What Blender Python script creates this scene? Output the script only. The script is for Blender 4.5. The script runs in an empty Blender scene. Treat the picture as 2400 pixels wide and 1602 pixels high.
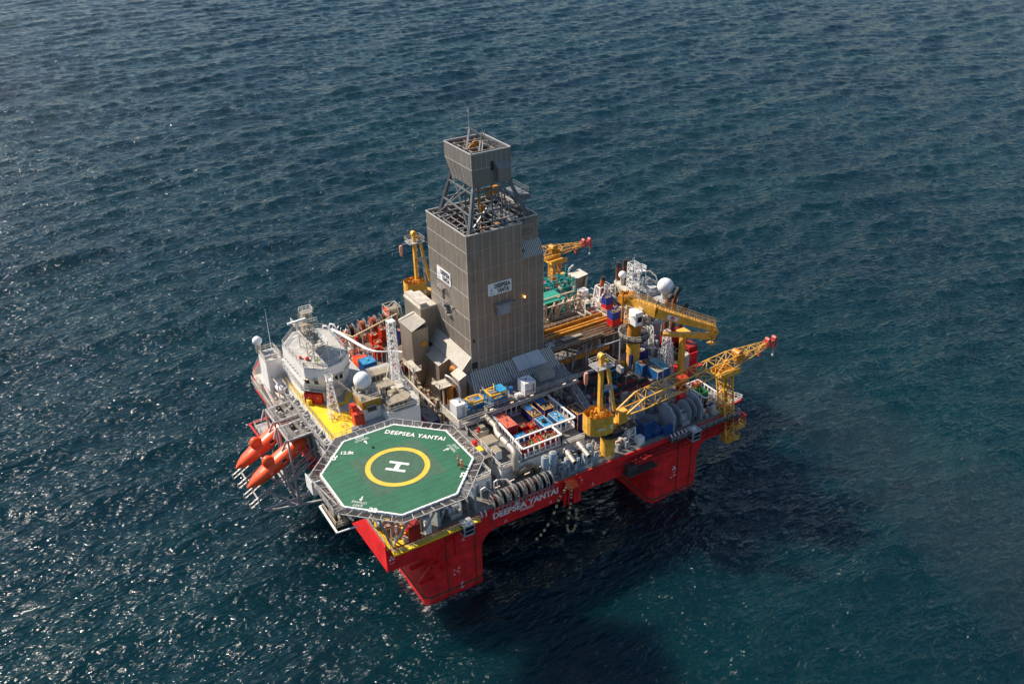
import bpy, bmesh, math, random
import numpy as np
from mathutils import Vector, Matrix
random.seed(7); rng=np.random.default_rng(7)
sc=bpy.context.scene
COL=sc.collection
R_=math.radians
# ------------------------------------------------------------------ materials
MATS={}
def mat(n,col,rough=.55,metal=0.,var=.12,vscale=.8,rust=0.,bump=0.,bscale=6.,spec=.5,streak=0.,rustcol=(.13,.05,.02)):
    if n in MATS: return MATS[n]
    m=bpy.data.materials.new(n); m.use_nodes=True; nt=m.node_tree; N=nt.nodes; L=nt.links
    b=N['Principled BSDF']; b.inputs['Roughness'].default_value=rough; b.inputs['Metallic'].default_value=metal
    b.inputs['Specular IOR Level'].default_value=spec
    tc=N.new('ShaderNodeNewGeometry')
    no=N.new('ShaderNodeTexNoise'); no.inputs['Scale'].default_value=vscale; no.inputs['Detail'].default_value=6; no.inputs['Roughness'].default_value=.65
    L.new(tc.outputs['Position'],no.inputs['Vector'])
    rp=N.new('ShaderNodeMapRange'); rp.inputs['From Min'].default_value=.3; rp.inputs['From Max'].default_value=.7
    rp.inputs['To Min'].default_value=1-var*1.6; rp.inputs['To Max'].default_value=1+var
    L.new(no.outputs['Fac'],rp.inputs['Value'])
    mx=N.new('ShaderNodeMix'); mx.data_type='RGBA'; mx.blend_type='MULTIPLY'; mx.inputs[0].default_value=1
    mx.inputs[6].default_value=(*col,1); L.new(rp.outputs['Result'],mx.inputs[7])
    out=mx.outputs[2]
    if rust>0 or streak>0:
        mp=N.new('ShaderNodeMapping'); mp.inputs['Scale'].default_value=(1,1,.18 if streak else 1)
        L.new(tc.outputs['Position'],mp.inputs['Vector'])
        n2=N.new('ShaderNodeTexNoise'); n2.inputs['Scale'].default_value=1.1; n2.inputs['Detail'].default_value=8; n2.inputs['Roughness'].default_value=.7
        L.new(mp.outputs[0],n2.inputs['Vector'])
        r2=N.new('ShaderNodeMapRange'); a=max(rust,streak); r2.inputs['From Min'].default_value=.72-.25*a; r2.inputs['From Max'].default_value=.8-.1*a
        r2.inputs['To Max'].default_value=.75
        L.new(n2.outputs['Fac'],r2.inputs['Value'])
        m2=N.new('ShaderNodeMix'); m2.data_type='RGBA'; L.new(r2.outputs['Result'],m2.inputs[0]); L.new(out,m2.inputs[6]); m2.inputs[7].default_value=(*rustcol,1)
        out=m2.outputs[2]
    L.new(out,b.inputs['Base Color'])
    if bump>0:
        n3=N.new('ShaderNodeTexNoise'); n3.inputs['Scale'].default_value=bscale; L.new(tc.outputs['Position'],n3.inputs['Vector'])
        bp=N.new('ShaderNodeBump'); bp.inputs['Strength'].default_value=bump; bp.inputs['Distance'].default_value=.1
        L.new(n3.outputs['Fac'],bp.inputs['Height']); L.new(bp.outputs[0],b.inputs['Normal'])
    MATS[n]=m; return m
def clad(n,col,axis,pitch,rough=.4,metal=.5,var=.15):
    """corrugated metal cladding: real bump corrugation along one axis"""
    m=mat(n,col,rough,metal,.08,.12)
    nt=m.node_tree; N=nt.nodes; L=nt.links; b=N['Principled BSDF']
    g=N.new('ShaderNodeNewGeometry')
    old=b.inputs['Base Color'].links[0].from_socket
    sn=N.new('ShaderNodeVectorMath'); sn.operation='SNAP'; sn.inputs[1].default_value=(1.68,1.99,4.7); L.new(g.outputs['Position'],sn.inputs[0])
    wn=N.new('ShaderNodeTexWhiteNoise'); L.new(sn.outputs[0],wn.inputs['Vector'])
    pr=N.new('ShaderNodeMapRange'); pr.inputs['To Min'].default_value=.9; pr.inputs['To Max'].default_value=1.08; L.new(wn.outputs['Value'],pr.inputs['Value'])
    pm=N.new('ShaderNodeMix'); pm.data_type='RGBA'; pm.blend_type='MULTIPLY'; pm.inputs[0].default_value=1; L.new(old,pm.inputs[6]); L.new(pr.outputs[0],pm.inputs[7]); L.new(pm.outputs[2],b.inputs['Base Color']); sx=N.new('ShaderNodeSeparateXYZ'); L.new(g.outputs['Position'],sx.inputs[0])
    ma=N.new('ShaderNodeMath'); ma.operation='ADD'; L.new(sx.outputs[0],ma.inputs[0]); L.new(sx.outputs[1],ma.inputs[1])
    mu=N.new('ShaderNodeMath'); mu.operation='MULTIPLY'; mu.inputs[1].default_value=2*math.pi/pitch; L.new(ma.outputs[0],mu.inputs[0])
    si=N.new('ShaderNodeMath'); si.operation='SINE'; L.new(mu.outputs[0],si.inputs[0])
    bp=N.new('ShaderNodeBump'); bp.inputs['Strength'].default_value=.3; bp.inputs['Distance'].default_value=.05
    L.new(si.outputs[0],bp.inputs['Height']); L.new(bp.outputs[0],b.inputs['Normal'])
    return m
red=mat('hull red paint',(.74,.017,.020),.5,0,.2,.35,bump=.25,bscale=.7,streak=.2,rustcol=(.20,.015,.012))
redw=mat('hull red waterline',(.74,.019,.021),.55,0,.3,.5,rust=.35,rustcol=(.12,.07,.03))
yel=mat('deck yellow paint',(.85,.55,.018),.55,0,.1,.6,rust=.05)
cry=mat('crane yellow paint',(.76,.39,.05),.5,0,.22,.9,streak=.22,rustcol=(.30,.13,.04))
cryd=mat('crane yellow worn',(.50,.20,.015),.5,0,.3,.8,rust=.3)
org=mat('lifeboat orange',(.82,.085,.012),.35,0,.1,.8,streak=.05)
ored=mat('container red orange',(.62,.045,.012),.5,0,.2,1.2,rust=.15)
dred=mat('container dark red',(.33,.015,.012),.5,0,.2,1.0,rust=.15)
blu=mat('container blue',(.012,.12,.34),.5,0,.2,1.2,rust=.12)
blul=mat('tarpaulin light blue',(.03,.27,.50),.5,0,.2,1.3,rust=.06,rustcol=(.35,.35,.33))
cyan=mat('container cyan roof',(.12,.42,.50),.5,0,.2,1.2,rust=.15,rustcol=(.4,.2,.15))
navy=mat('navy blue paint',(.02,.025,.16),.5,0,.2,1.0,rust=.1)
grn=mat('green paint',(.02,.22,.08),.5,0,.2,1.)
teal=mat('teal paint',(.01,.22,.20),.5,0,.2,1.,rust=.1)
wht=mat('white paint',(.80,.79,.76),.45,0,.08,.7,streak=.10,rustcol=(.42,.36,.28))
whs=mat('radome white',(.80,.80,.79),.4,0,.03,.5)
offw=mat('off white weathered',(.55,.50,.42),.5,0,.2,1.,streak=.2,rustcol=(.33,.22,.13))
gry=mat('grey deck paint',(.185,.17,.15),.6,0,.25,.5,rust=.2,rustcol=(.14,.11,.08))
lgr=mat('light grey steel',(.40,.40,.40),.5,.1,.15,.9,rust=.08)
mgr=mat('winch grey',(.27,.31,.34),.45,.1,.15,.9)
dgr=mat('dark grating steel',(.07,.068,.065),.6,.2,.3,1.2)
rdg=mat('bridge roof grey',(.42,.41,.38),.6,0,.2,.7,rust=.15,rustcol=(.28,.24,.2))
brn=mat('brown deck',(.17,.125,.095),.65,0,.3,.8,rust=.3,rustcol=(.09,.06,.04))
bei=mat('beige equipment paint',(.40,.34,.25),.5,0,.18,1.,rust=.12)
beid=mat('beige clad roof',(.33,.28,.20),.5,.1,.15,1.,rust=.08)
galv=mat('galvanised steel',(.42,.40,.38),.5,.25,.15,1.2,rust=.06)
dirty=mat('weathered structural steel',(.27,.26,.25),.55,.15,.2,1.,rust=.15)
alu=mat('polished duct aluminium',(.46,.41,.34),.45,.35,.12,.8)
blk=mat('black rubber',(.012,.012,.013),.5,0,.1)
hosem=mat('hose brown',(.09,.035,.025),.5,0,.4,2.)
glass=mat('window glass',(.015,.02,.024),.1,0,.05)
rustm=mat('rusty exhaust steel',(.20,.06,.025),.7,.1,.4,1.4,rust=.3,rustcol=(.05,.03,.025))
soot=mat('sooty exhaust tip',(.03,.026,.024),.7,0,.3,1.)
latt=mat('derrick lattice blue grey',(.17,.18,.19),.5,.2,.2,1.,rust=.08)
pipe=mat('drill pipe steel',(.20,.15,.115),.45,.5,.3,1.1,rust=.3)
hgrn=mat('helideck green',(.014,.115,.055),.65,0,.14,.6,rust=.12,rustcol=(.03,.075,.045))
hline=mat('helideck seam dark',(.008,.05,.03),.7)
netm=mat('rope net grey',(.115,.17,.12),.8,0,.2,2.)
mark=mat('white marking paint',(.74,.74,.70),.6,0,.1,1.2)
ymark=mat('yellow marking paint',(.72,.45,.04),.6,0,.1,1.)
inkm=mat('dark sign lettering',(.015,.02,.04),.6)
signb=mat('sign blue',(.03,.16,.40),.6)
wood=mat('timber',(.36,.24,.13),.7,0,.3,1.5)
junk=mat('scrap load',(.33,.22,.12),.7,0,.5,3.5,rust=.5,rustcol=(.5,.35,.2))
skin=mat('skin tone',(.5,.28,.19),.6)
cov=mat('orange coverall',(.95,.16,.02),.7)
hiv=mat('hi-vis yellow',(.65,.7,.05),.7)
mesh_c1=clad('derrick cladding',(.30,.255,.21),0,.42)
mesh_c2=clad('derrick cladding upper',(.26,.24,.215),0,.42)
roofr=mat('ribbed roof sheet',(.20,.185,.16),.5,.1,.12,.5)
rib=mat('roof rib highlight',(.62,.58,.50),.45,.1,.1)
seam=mat('cladding seam strip',(.50,.49,.47),.4,.2,.1)
# ------------------------------------------------------------------ mesh builder
class MB:
    def __init__(s): s.v=[]; s.f=[]; s.g=[]; s.hold=0
    def add(s,vs,fs):
        if not s.hold or not s.g: s.g.append((len(s.v),len(s.f)))
        o=len(s.v); s.v+= [tuple(map(float,v)) for v in vs]; s.f+=[tuple(i+o for i in f) for f in fs]; return s
    def box(s,u0,v0,z0,u1,v1,z1):
        if u0>u1:u0,u1=u1,u0
        if v0>v1:v0,v1=v1,v0
        if z0>z1:z0,z1=z1,z0
        return s.add([(u0,v0,z0),(u1,v0,z0),(u1,v1,z0),(u0,v1,z0),(u0,v0,z1),(u1,v0,z1),(u1,v1,z1),(u0,v1,z1)],
              [(0,3,2,1),(4,5,6,7),(0,1,5,4),(1,2,6,5),(2,3,7,6),(3,0,4,7)])
    def prism(s,poly,z0,z1,top=None):
        n=len(poly); top=top or poly
        vs=[(p[0],p[1],z0) for p in poly]+[(p[0],p[1],z1) for p in top]
        return s.add(vs,[tuple(range(n))[::-1],tuple(range(n,2*n))]+[(i,(i+1)%n,n+(i+1)%n,n+i) for i in range(n)])
    def bar(s,p,q,w,h=None):
        p=Vector(p);q=Vector(q);h=h or w; d=(q-p)
        if d.length<1e-6: return s
        d.normalize(); up=Vector((0,0,1)) if abs(d.z)<.95 else Vector((1,0,0))
        a=d.cross(up).normalized()*w/2; b=a.normalized().cross(d)*h/2
        vs=[p-a-b,p+a-b,p+a+b,p-a+b,q-a-b,q+a-b,q+a+b,q-a+b]
        return s.add(vs,[(0,3,2,1),(4,5,6,7),(0,1,5,4),(1,2,6,5),(2,3,7,6),(3,0,4,7)])
    def cyl(s,p,q,r,r2=None,n=12,caps=True):
        p=Vector(p);q=Vector(q);r2=r if r2 is None else r2; d=(q-p)
        if d.length<1e-6: return s
        d.normalize(); up=Vector((0,0,1)) if abs(d.z)<.9 else Vector((1,0,0))
        a=d.cross(up).normalized(); b=d.cross(a)
        vs=[];
        for c,rr in((p,r),(q,r2)):
            for i in range(n):
                t=2*math.pi*i/n; vs.append(c+(a*math.cos(t)+b*math.sin(t))*rr)
        fs=[(i,(i+1)%n,n+(i+1)%n,n+i) for i in range(n)]
        if caps: fs+=[tuple(range(n))[::-1],tuple(range(n,2*n))]
        return s.add(vs,fs)
    def tube(s,pts,r,n=8):
        pts=[Vector(p) for p in pts]; m=len(pts); vs=[]; prev=None
        rs=r if isinstance(r,(list,tuple)) else [r]*m
        for i,p in enumerate(pts):
            d=((pts[i+1]-p) if i<m-1 else (p-pts[i-1])); 
            if 0<i<m-1: d=(pts[i+1]-p).normalized()+(p-pts[i-1]).normalized()
            if d.length<1e-9: d=Vector((0,0,1))
            d.normalize()
            if prev is None:
                up=Vector((0,0,1)) if abs(d.z)<.9 else Vector((1,0,0)); a=d.cross(up).normalized()
            else: a=(prev-d*prev.dot(d)).normalized()
            prev=a; b=d.cross(a)
            for k in range(n):
                t=2*math.pi*k/n; vs.append(p+(a*math.cos(t)+b*math.sin(t))*rs[i])
        fs=[(j*n+i,j*n+(i+1)%n,(j+1)*n+(i+1)%n,(j+1)*n+i) for j in range(m-1) for i in range(n)]
        fs+=[tuple(range(n))[::-1],tuple(range((m-1)*n,m*n))]
        return s.add(vs,fs)
    def lathe(s,c,prof,n=20,axis='z'):
        vs=[];m=len(prof)
        for r,h in prof:
            for i in range(n):
                t=2*math.pi*i/n; x,y=r*math.cos(t),r*math.sin(t)
                vs.append((c[0]+x,c[1]+y,c[2]+h) if axis=='z' else ((c[0]+h,c[1]+x,c[2]+y) if axis=='x' else (c[0]+x,c[1]+h,c[2]+y)))
        fs=[(j*n+i,j*n+(i+1)%n,(j+1)*n+(i+1)%n,(j+1)*n+i) for j in range(m-1) for i in range(n)]
        fs+=[tuple(range(n))[::-1],tuple(range((m-1)*n,m*n))]
        return s.add(vs,fs)
    def sphere(s,c,r,n=24,z0=-.97,sz=1.):
        a0=math.asin(z0); prof=[]
        for i in range(n//2+1):
            a=a0+(math.pi/2*.999-a0)*i/(n//2); prof.append((max(.01,r*math.cos(a)),r*sz*math.sin(a)))
        return s.lathe(c,prof,n)
    def rail(s,pts,h=1.05,closed=False,sp=1.5,t=.055):
        pts=[Vector(p) for p in pts]; s.g.append((len(s.v),len(s.f))); s.hold+=1
        if closed: pts=pts+[pts[0]]
        for a,b in zip(pts[:-1],pts[1:]):
            L=(b-a).length; k=max(1,int(L/sp))
            for i in range(k+1):
                p=a.lerp(b,i/k); s.bar(p,p+Vector((0,0,h)),t)
            for z in (h,h*.55): s.bar(a+Vector((0,0,z)),b+Vector((0,0,z)),t)
        s.hold-=1; return s
    def truss(s,corners_a,corners_b,n,t,tb=None):
        """lattice of 3/4 chords from polygon a to polygon b in n bays"""
        s.g.append((len(s.v),len(s.f))); s.hold+=1; tb=tb or t*.6; A=[Vector(c) for c in corners_a];B=[Vector(c) for c in corners_b];m=len(A)
        for a,b in zip(A,B): s.bar(a,b,t)
        for i in range(n+1):
            f=i/n; P=[a.lerp(b,f) for a,b in zip(A,B)]
            for j in range(m):
                s.bar(P[j],P[(j+1)%m],tb)
                if i<n:
                    Q=[a.lerp(b,(i+1)/n) for a,b in zip(A,B)]
                    if (i+j)%2: s.bar(P[j],Q[(j+1)%m],tb)
                    else: s.bar(P[(j+1)%m],Q[j],tb)
        s.hold-=1; return s
WL={}
def wloc(o): return WL.get(o.name,Vector((0,0,0))) if o else Vector((0,0,0))
SPLIT=set('leg grab_rail skid_block roof_machinery roof_equipment machinery equipment red_equipment base_machinery roof_fitting process_equipment platform_equipment vent_pipe column_riser_pipe upright_vessel cream_valve red_valve_block red_fitting beige_fitting black_hose pipe_bundle drill_pipe blue_crate process_piping pipework hoist_machinery porthole wall_vent cream_pipe strip_light perimeter_lamp yellow_locker loose_fittings stanchion grey_machinery white_frame support_leg brace platform_railing doorway hose_fender orange_vent_cowl air_duct duct_flange wall_opening lit_lamp louvre catwalk_beam pipe_beam grey_tray teal_panel sheave travelling_block platform column_access_stair side_access_platform landing tread red_drum wall_platform antenna boom_walkway service_platform radar_scanner ring_railing roof_railing yellow_beam steelwork platform_frame railing deck_railing'.split())
def build(mb,name,m,parent=None,smooth=0,origin=None,**tags):
    if parent is not None and name in SPLIT and len(mb.g)>1:
        gs=mb.g+[(len(mb.v),len(mb.f))]; prs=[(gs[i],gs[i+1]) for i in range(len(gs)-1) if gs[i+1][0]>gs[i][0]]
        def big(p):
            a=np.array(mb.v[p[0][0]:p[1][0]]); return -float(np.prod(np.ptp(a,axis=0)+.1))
        prs.sort(key=big); res=None
        for k,p in enumerate(prs[:90]):
            q=MB(); q.v=mb.v[p[0][0]:p[1][0]]; q.f=[tuple(i-p[0][0] for i in f) for f in mb.f[p[0][1]:p[1][1]]]
            o=build(q,name,m,parent,smooth,**tags); res=res or o
        if len(prs)>90:
            q=MB()
            for p in prs[90:]:
                o_=len(q.v)-p[0][0]; q.v+=mb.v[p[0][0]:p[1][0]]; q.f+=[tuple(i+o_ for i in f) for f in mb.f[p[0][1]:p[1][1]]]
            build(q,name,m,parent,smooth,kind='stuff')
        return res
    me=bpy.data.meshes.new(name); 
    o=bpy.data.objects.new(name,me); COL.objects.link(o)
    base=wloc(parent)
    if parent is None and mb.v:
        a=np.array(mb.v); base=Vector((a[:,0].mean(),a[:,1].mean(),a[:,2].min())) if origin is None else Vector(origin)
        o.location=base
    vs=[(x-base.x,y-base.y,z-base.z) for x,y,z in mb.v]
    me.from_pydata(vs,[],mb.f); me.update()
    me.materials.append(m)
    if smooth:
        me.polygons.foreach_set('use_smooth',[True]*len(me.polygons)); me.set_sharp_from_angle(angle=R_(smooth))
    if parent: o.parent=parent
    WL[o.name]=base
    for k,v in tags.items(): o[k]=v
    return o
def thing(name,label,cat,loc=(0,0,0),group=None):
    o=bpy.data.objects.new(name,None); COL.objects.link(o); o.location=loc; o.empty_display_size=.3
    o['label']=label; o['category']=cat
    if group:o['group']=group
    WL[o.name]=Vector(loc); return o
def single(mb,name,m,label,cat,group=None,smooth=0):
    t={'label':label,'category':cat}
    if group: t['group']=group
    return build(mb,name,m,None,smooth,**t)
def copytree(o,parent=None):
    c=o.copy(); COL.objects.link(c); WL[c.name]=WL.get(o.name,Vector())
    if parent: c.parent=parent
    for ch in list(o.children): copytree(ch,c)
    return c
def text(s,org,xd,yd,h,m,name,parent,width=None,depth=.02,center=False,bold=.02,sp=1.):
    """flat lettering mesh; org = lower-left (or centre) corner, h = cap height"""
    cu=bpy.data.curves.new('lettering','FONT'); cu.body=s; cu.size=1; cu.offset=bold; cu.space_character=sp; cu.resolution_u=3
    t=bpy.data.objects.new('lettering',cu); COL.objects.link(t)
    dg=bpy.context.evaluated_depsgraph_get(); me0=t.evaluated_get(dg).to_mesh()
    vs=np.array([v.co[:] for v in me0.vertices]); fs=[tuple(p.vertices) for p in me0.polygons]
    t.evaluated_get(dg).to_mesh_clear(); bpy.data.objects.remove(t); bpy.data.curves.remove(cu)
    x0,x1=vs[:,0].min(),vs[:,0].max(); y0=0.; y1=.69
    sy=h/(y1-y0); sx=(width/(x1-x0)) if width else sy
    X=Vector(xd).normalized();Y=Vector(yd).normalized();Nn=X.cross(Y); O=Vector(org)
    if center: O=O-X*(x1-x0)*sx/2-Y*h/2
    mb=MB(); n=len(vs)
    pts=[O+X*((v[0]-x0)*sx)+Y*((v[1]-y0)*sy) for v in vs]
    mb.add([p+Nn*depth for p in pts],fs)
    return build(mb,name,m,parent)
# ------------------------------------------------------------------ camera, light, sky
CAMP=(-45.4049,-110.2592,118.0)
rw=((0.850545,-0.525574,-0.018572),(-0.269554,-0.405357,-0.873514),(0.451568,0.747969,-0.486445))
cam=bpy.data.cameras.new('camera'); co=bpy.data.objects.new('camera',cam); COL.objects.link(co)
M4=Matrix(((rw[0][0],-rw[1][0],-rw[2][0],CAMP[0]),(rw[0][1],-rw[1][1],-rw[2][1],CAMP[1]),(rw[0][2],-rw[1][2],-rw[2][2],CAMP[2]),(0,0,0,1)))
co.matrix_world=M4; cam.sensor_width=36; cam.lens=33.0; cam.clip_end=30000; cam.clip_start=1
sc.camera=co
SUN_AZ=R_(124); SUN_EL=R_(42)
sd=Vector((math.cos(SUN_AZ)*math.cos(SUN_EL),math.sin(SUN_AZ)*math.cos(SUN_EL),math.sin(SUN_EL)))
sl=bpy.data.lights.new('sun','SUN'); sl.energy=5.0; sl.angle=R_(.5); sl.color=(1,.88,.74)
so=bpy.data.objects.new('sun',sl); COL.objects.link(so); so.rotation_euler=sd.to_track_quat('Z','Y').to_euler()
w=bpy.data.worlds.new('World'); sc.world=w; w.use_nodes=True; nt=w.node_tree
sk=nt.nodes.new('ShaderNodeTexSky'); sk.sky_type='NISHITA'; sk.sun_disc=False; sk.sun_elevation=SUN_EL
sk.sun_rotation=math.pi/2-SUN_AZ; sk.air_density=1.; sk.dust_density=.4; sk.ozone_density=2.2
nt.links.new(sk.outputs[0],nt.nodes['Background'].inputs[0]); nt.nodes['Background'].inputs[1].default_value=.09
sc.view_settings.view_transform='Standard'; sc.view_settings.look='None'; sc.view_settings.exposure=.65; sc.view_settings.gamma=1
sc.cycles.max_bounces=6; sc.cycles.volume_bounces=0; sc.cycles.caustics_reflective=False; sc.cycles.caustics_refractive=False
sc.cycles.sample_clamp_direct=0; sc.cycles.sample_clamp_indirect=3
# ------------------------------------------------------------------ sea: one sheet of real waves to the horizon
def make_sea():
    H0=math.atan2(rw[2][1],rw[2][0])
    th=list(np.arange(-38,38.01,.085)); th+=list(np.arange(42,319,4.5)); th=np.radians(np.array(th))+H0
    r=[12,25,40,52,60]; 
    while r[-1]<1150: r.append(r[-1]*(1.0024 if r[-1]<300 else 1.0017))
    while r[-1]<14000: r.append(r[-1]*1.12)
    r=np.array(r); nT,nR=len(th),len(r)
    Rr,Tt=np.meshgrid(r,th,indexing='ij')
    X=CAMP[0]+Rr*np.cos(Tt); Y=CAMP[1]+Rr*np.sin(Tt)
    dr=Rr*.0017+.05; dr[Rr>1150]=60
    Zz=np.zeros_like(X); DX=np.zeros_like(X); DY=np.zeros_like(X)
    g=np.random.default_rng(11); main=R_(84)
    n=64; lam=np.exp(np.linspace(math.log(52),math.log(1.7),n))
    sl_=np.zeros_like(X)
    for i,l in enumerate(lam):
        k=2*math.pi/l; spread=14+26*(i/n)**.8
        a=main+R_(g.normal(0,spread)); ph=g.uniform(0,6.28)
        st=(.066 if l<9 else .052) if l<18 else .052*(18/l)**1.6
        amp=st*g.uniform(.5,1.3)/k
        fade=np.clip((l/dr-2.0)/2,0,1); amp=amp*fade
        # slow grouping so that the pattern never repeats
        kx,ky=k*math.cos(a),k*math.sin(a)
        gx,gy=g.normal(0,.12*k,2)
        grp=.65+.5*np.sin(gx*X+gy*Y+g.uniform(0,6.28))
        p=kx*X+ky*Y+ph; c=np.cos(p);s=np.sin(p)
        Zz+=amp*grp*c; q=.9*amp*grp
        DX-=q*math.cos(a)*s; DY-=q*math.sin(a)*s; sl_+=amp*grp*k*c
    # whitecap attribute: steep crests, broken up
    patch=np.sin(X*.043+1.3*np.sin(Y*.031))*np.sin(Y*.057+1.7*np.sin(X*.023+2))
    foam=np.clip((sl_-.58-.10*(patch<.35))*4,0,1)*np.clip((patch-.15)*3,0,1)
    for a0,a1,b0,b1 in ((2.8,14.8,0,13),(52,64,0,13),(2.8,14.8,60,73),(52,64,60,73)):
        d=np.hypot(np.maximum(np.maximum(a0-X,X-a1),0),np.maximum(np.maximum(b0-Y,Y-b1),0)); foam=np.maximum(foam,np.clip(.75-d*.45,0,1))
    V=np.stack([X+DX,Y+DY,Zz],-1).reshape(-1,3)
    idx=np.arange(nR*nT).reshape(nR,nT); nx=np.roll(idx,-1,axis=1)
    F=np.stack([idx[:-1],idx[1:],nx[1:],nx[:-1]],-1).reshape(-1,4)
    me=bpy.data.meshes.new('sea'); me.vertices.add(len(V)+1); me.vertices.foreach_set('co',np.vstack([V,[[CAMP[0],CAMP[1],0]]]).astype(np.float32).ravel())
    tri=np.stack([np.full(nT,len(V)),idx[0],nx[0]],-1)
    nl=F.size+tri.size; me.loops.add(nl); me.loops.foreach_set('vertex_index',np.concatenate([F.ravel(),tri.ravel()]).astype(np.int32))
    me.polygons.add(len(F)+len(tri)); st_=np.concatenate([np.arange(len(F))*4,F.size+np.arange(len(tri))*3])
    me.polygons.foreach_set('loop_start',st_.astype(np.int32)); me.update(calc_edges=True)
    me.polygons.foreach_set('use_smooth',[True]*len(me.polygons))
    at=me.attributes.new('foam','FLOAT','POINT'); at.data.foreach_set('value',np.append(foam.ravel(),0).astype(np.float32))
    at=me.attributes.new('slope','FLOAT','POINT'); at.data.foreach_set('value',np.append(sl_.ravel(),0).astype(np.float32))
    o=bpy.data.objects.new('sea',me); COL.objects.link(o); o['kind']='structure'
    m=bpy.data.materials.new('sea water'); m.use_nodes=True; N=m.node_tree.nodes; L=m.node_tree.links; b=N['Principled BSDF']
    b.inputs['Roughness'].default_value=.14; b.inputs['IOR'].default_value=1.33
    geo=N.new('ShaderNodeNewGeometry')
    def noise(scale,sy,detail,rot):
        mp=N.new('ShaderNodeMapping'); mp.inputs['Scale'].default_value=(scale*sy,scale,scale); mp.inputs['Rotation'].default_value=(0,0,rot)
        L.new(geo.outputs['Position'],mp.inputs[0]); t=N.new('ShaderNodeTexNoise'); t.inputs['Scale'].default_value=1; t.inputs['Detail'].default_value=detail; t.inputs['Roughness'].default_value=.62
        t.inputs['Distortion'].default_value=.4
        L.new(mp.outputs[0],t.inputs['Vector']); return t
    n1=noise(.75,.38,1.6,R_(8)); n2=noise(1.9,.55,.4,R_(-22))
    n0=noise(.34,.4,5,R_(-6)); b0=N.new('ShaderNodeBump'); b0.inputs['Strength'].default_value=1; b0.inputs['Distance'].default_value=1.3; L.new(n0.outputs['Fac'],b0.inputs['Height'])
    b1=N.new('ShaderNodeBump'); L.new(b0.outputs[0],b1.inputs['Normal']); b1.inputs['Strength'].default_value=1; b1.inputs['Distance'].default_value=1.3; L.new(n1.outputs['Fac'],b1.inputs['Height'])
    b2=N.new('ShaderNodeBump'); b2.inputs['Strength'].default_value=1; b2.inputs['Distance'].default_value=.46; n5=noise(.055,.6,3,.4); g5=N.new('ShaderNodeMapRange'); g5.inputs['From Min'].default_value=.36; g5.inputs['From Max'].default_value=.62; g5.inputs['To Min'].default_value=.45; L.new(n5.outputs['Fac'],g5.inputs['Value']); L.new(g5.outputs[0],b2.inputs['Strength']); L.new(n2.outputs['Fac'],b2.inputs['Height']); L.new(b1.outputs[0],b2.inputs['Normal'])
    L.new(b2.outputs[0],b.inputs['Normal'])
    n3=noise(.012,1,3,0); rp=N.new('ShaderNodeValToRGB'); rp.color_ramp.elements[0].position=.35; rp.color_ramp.elements[1].position=.7
    rp.color_ramp.elements[0].color=(.0006,.0138,.0218,1); rp.color_ramp.elements[1].color=(.0009,.0215,.0270,1); L.new(n3.outputs['Fac'],rp.inputs[0])
    fa=N.new('ShaderNodeAttribute'); fa.attribute_name='foam'
    n4=noise(1.1,.6,8,.3); n4.inputs['Roughness'].default_value=.8; mr=N.new('ShaderNodeMapRange'); mr.inputs['From Min'].default_value=.5; mr.inputs['From Max'].default_value=.62; L.new(n4.outputs['Fac'],mr.inputs['Value'])
    mu=N.new('ShaderNodeMath'); mu.operation='MULTIPLY'; mu.use_clamp=True; L.new(fa.outputs['Fac'],mu.inputs[0]); L.new(mr.outputs[0],mu.inputs[1])
    mx=N.new('ShaderNodeMix'); mx.data_type='RGBA'; L.new(mu.outputs[0],mx.inputs[0]); L.new(rp.outputs[0],mx.inputs[6]); mx.inputs[7].default_value=(.6,.65,.66,1)
    L.new(mx.outputs[2],b.inputs['Base Color'])
    b.subsurface_method='BURLEY'; b.inputs['Subsurface Weight'].default_value=1; b.inputs['Subsurface Radius'].default_value=(5.,14.,16.); b.inputs['Subsurface Scale'].default_value=1.
    me.materials.append(m)
make_sea()
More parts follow.
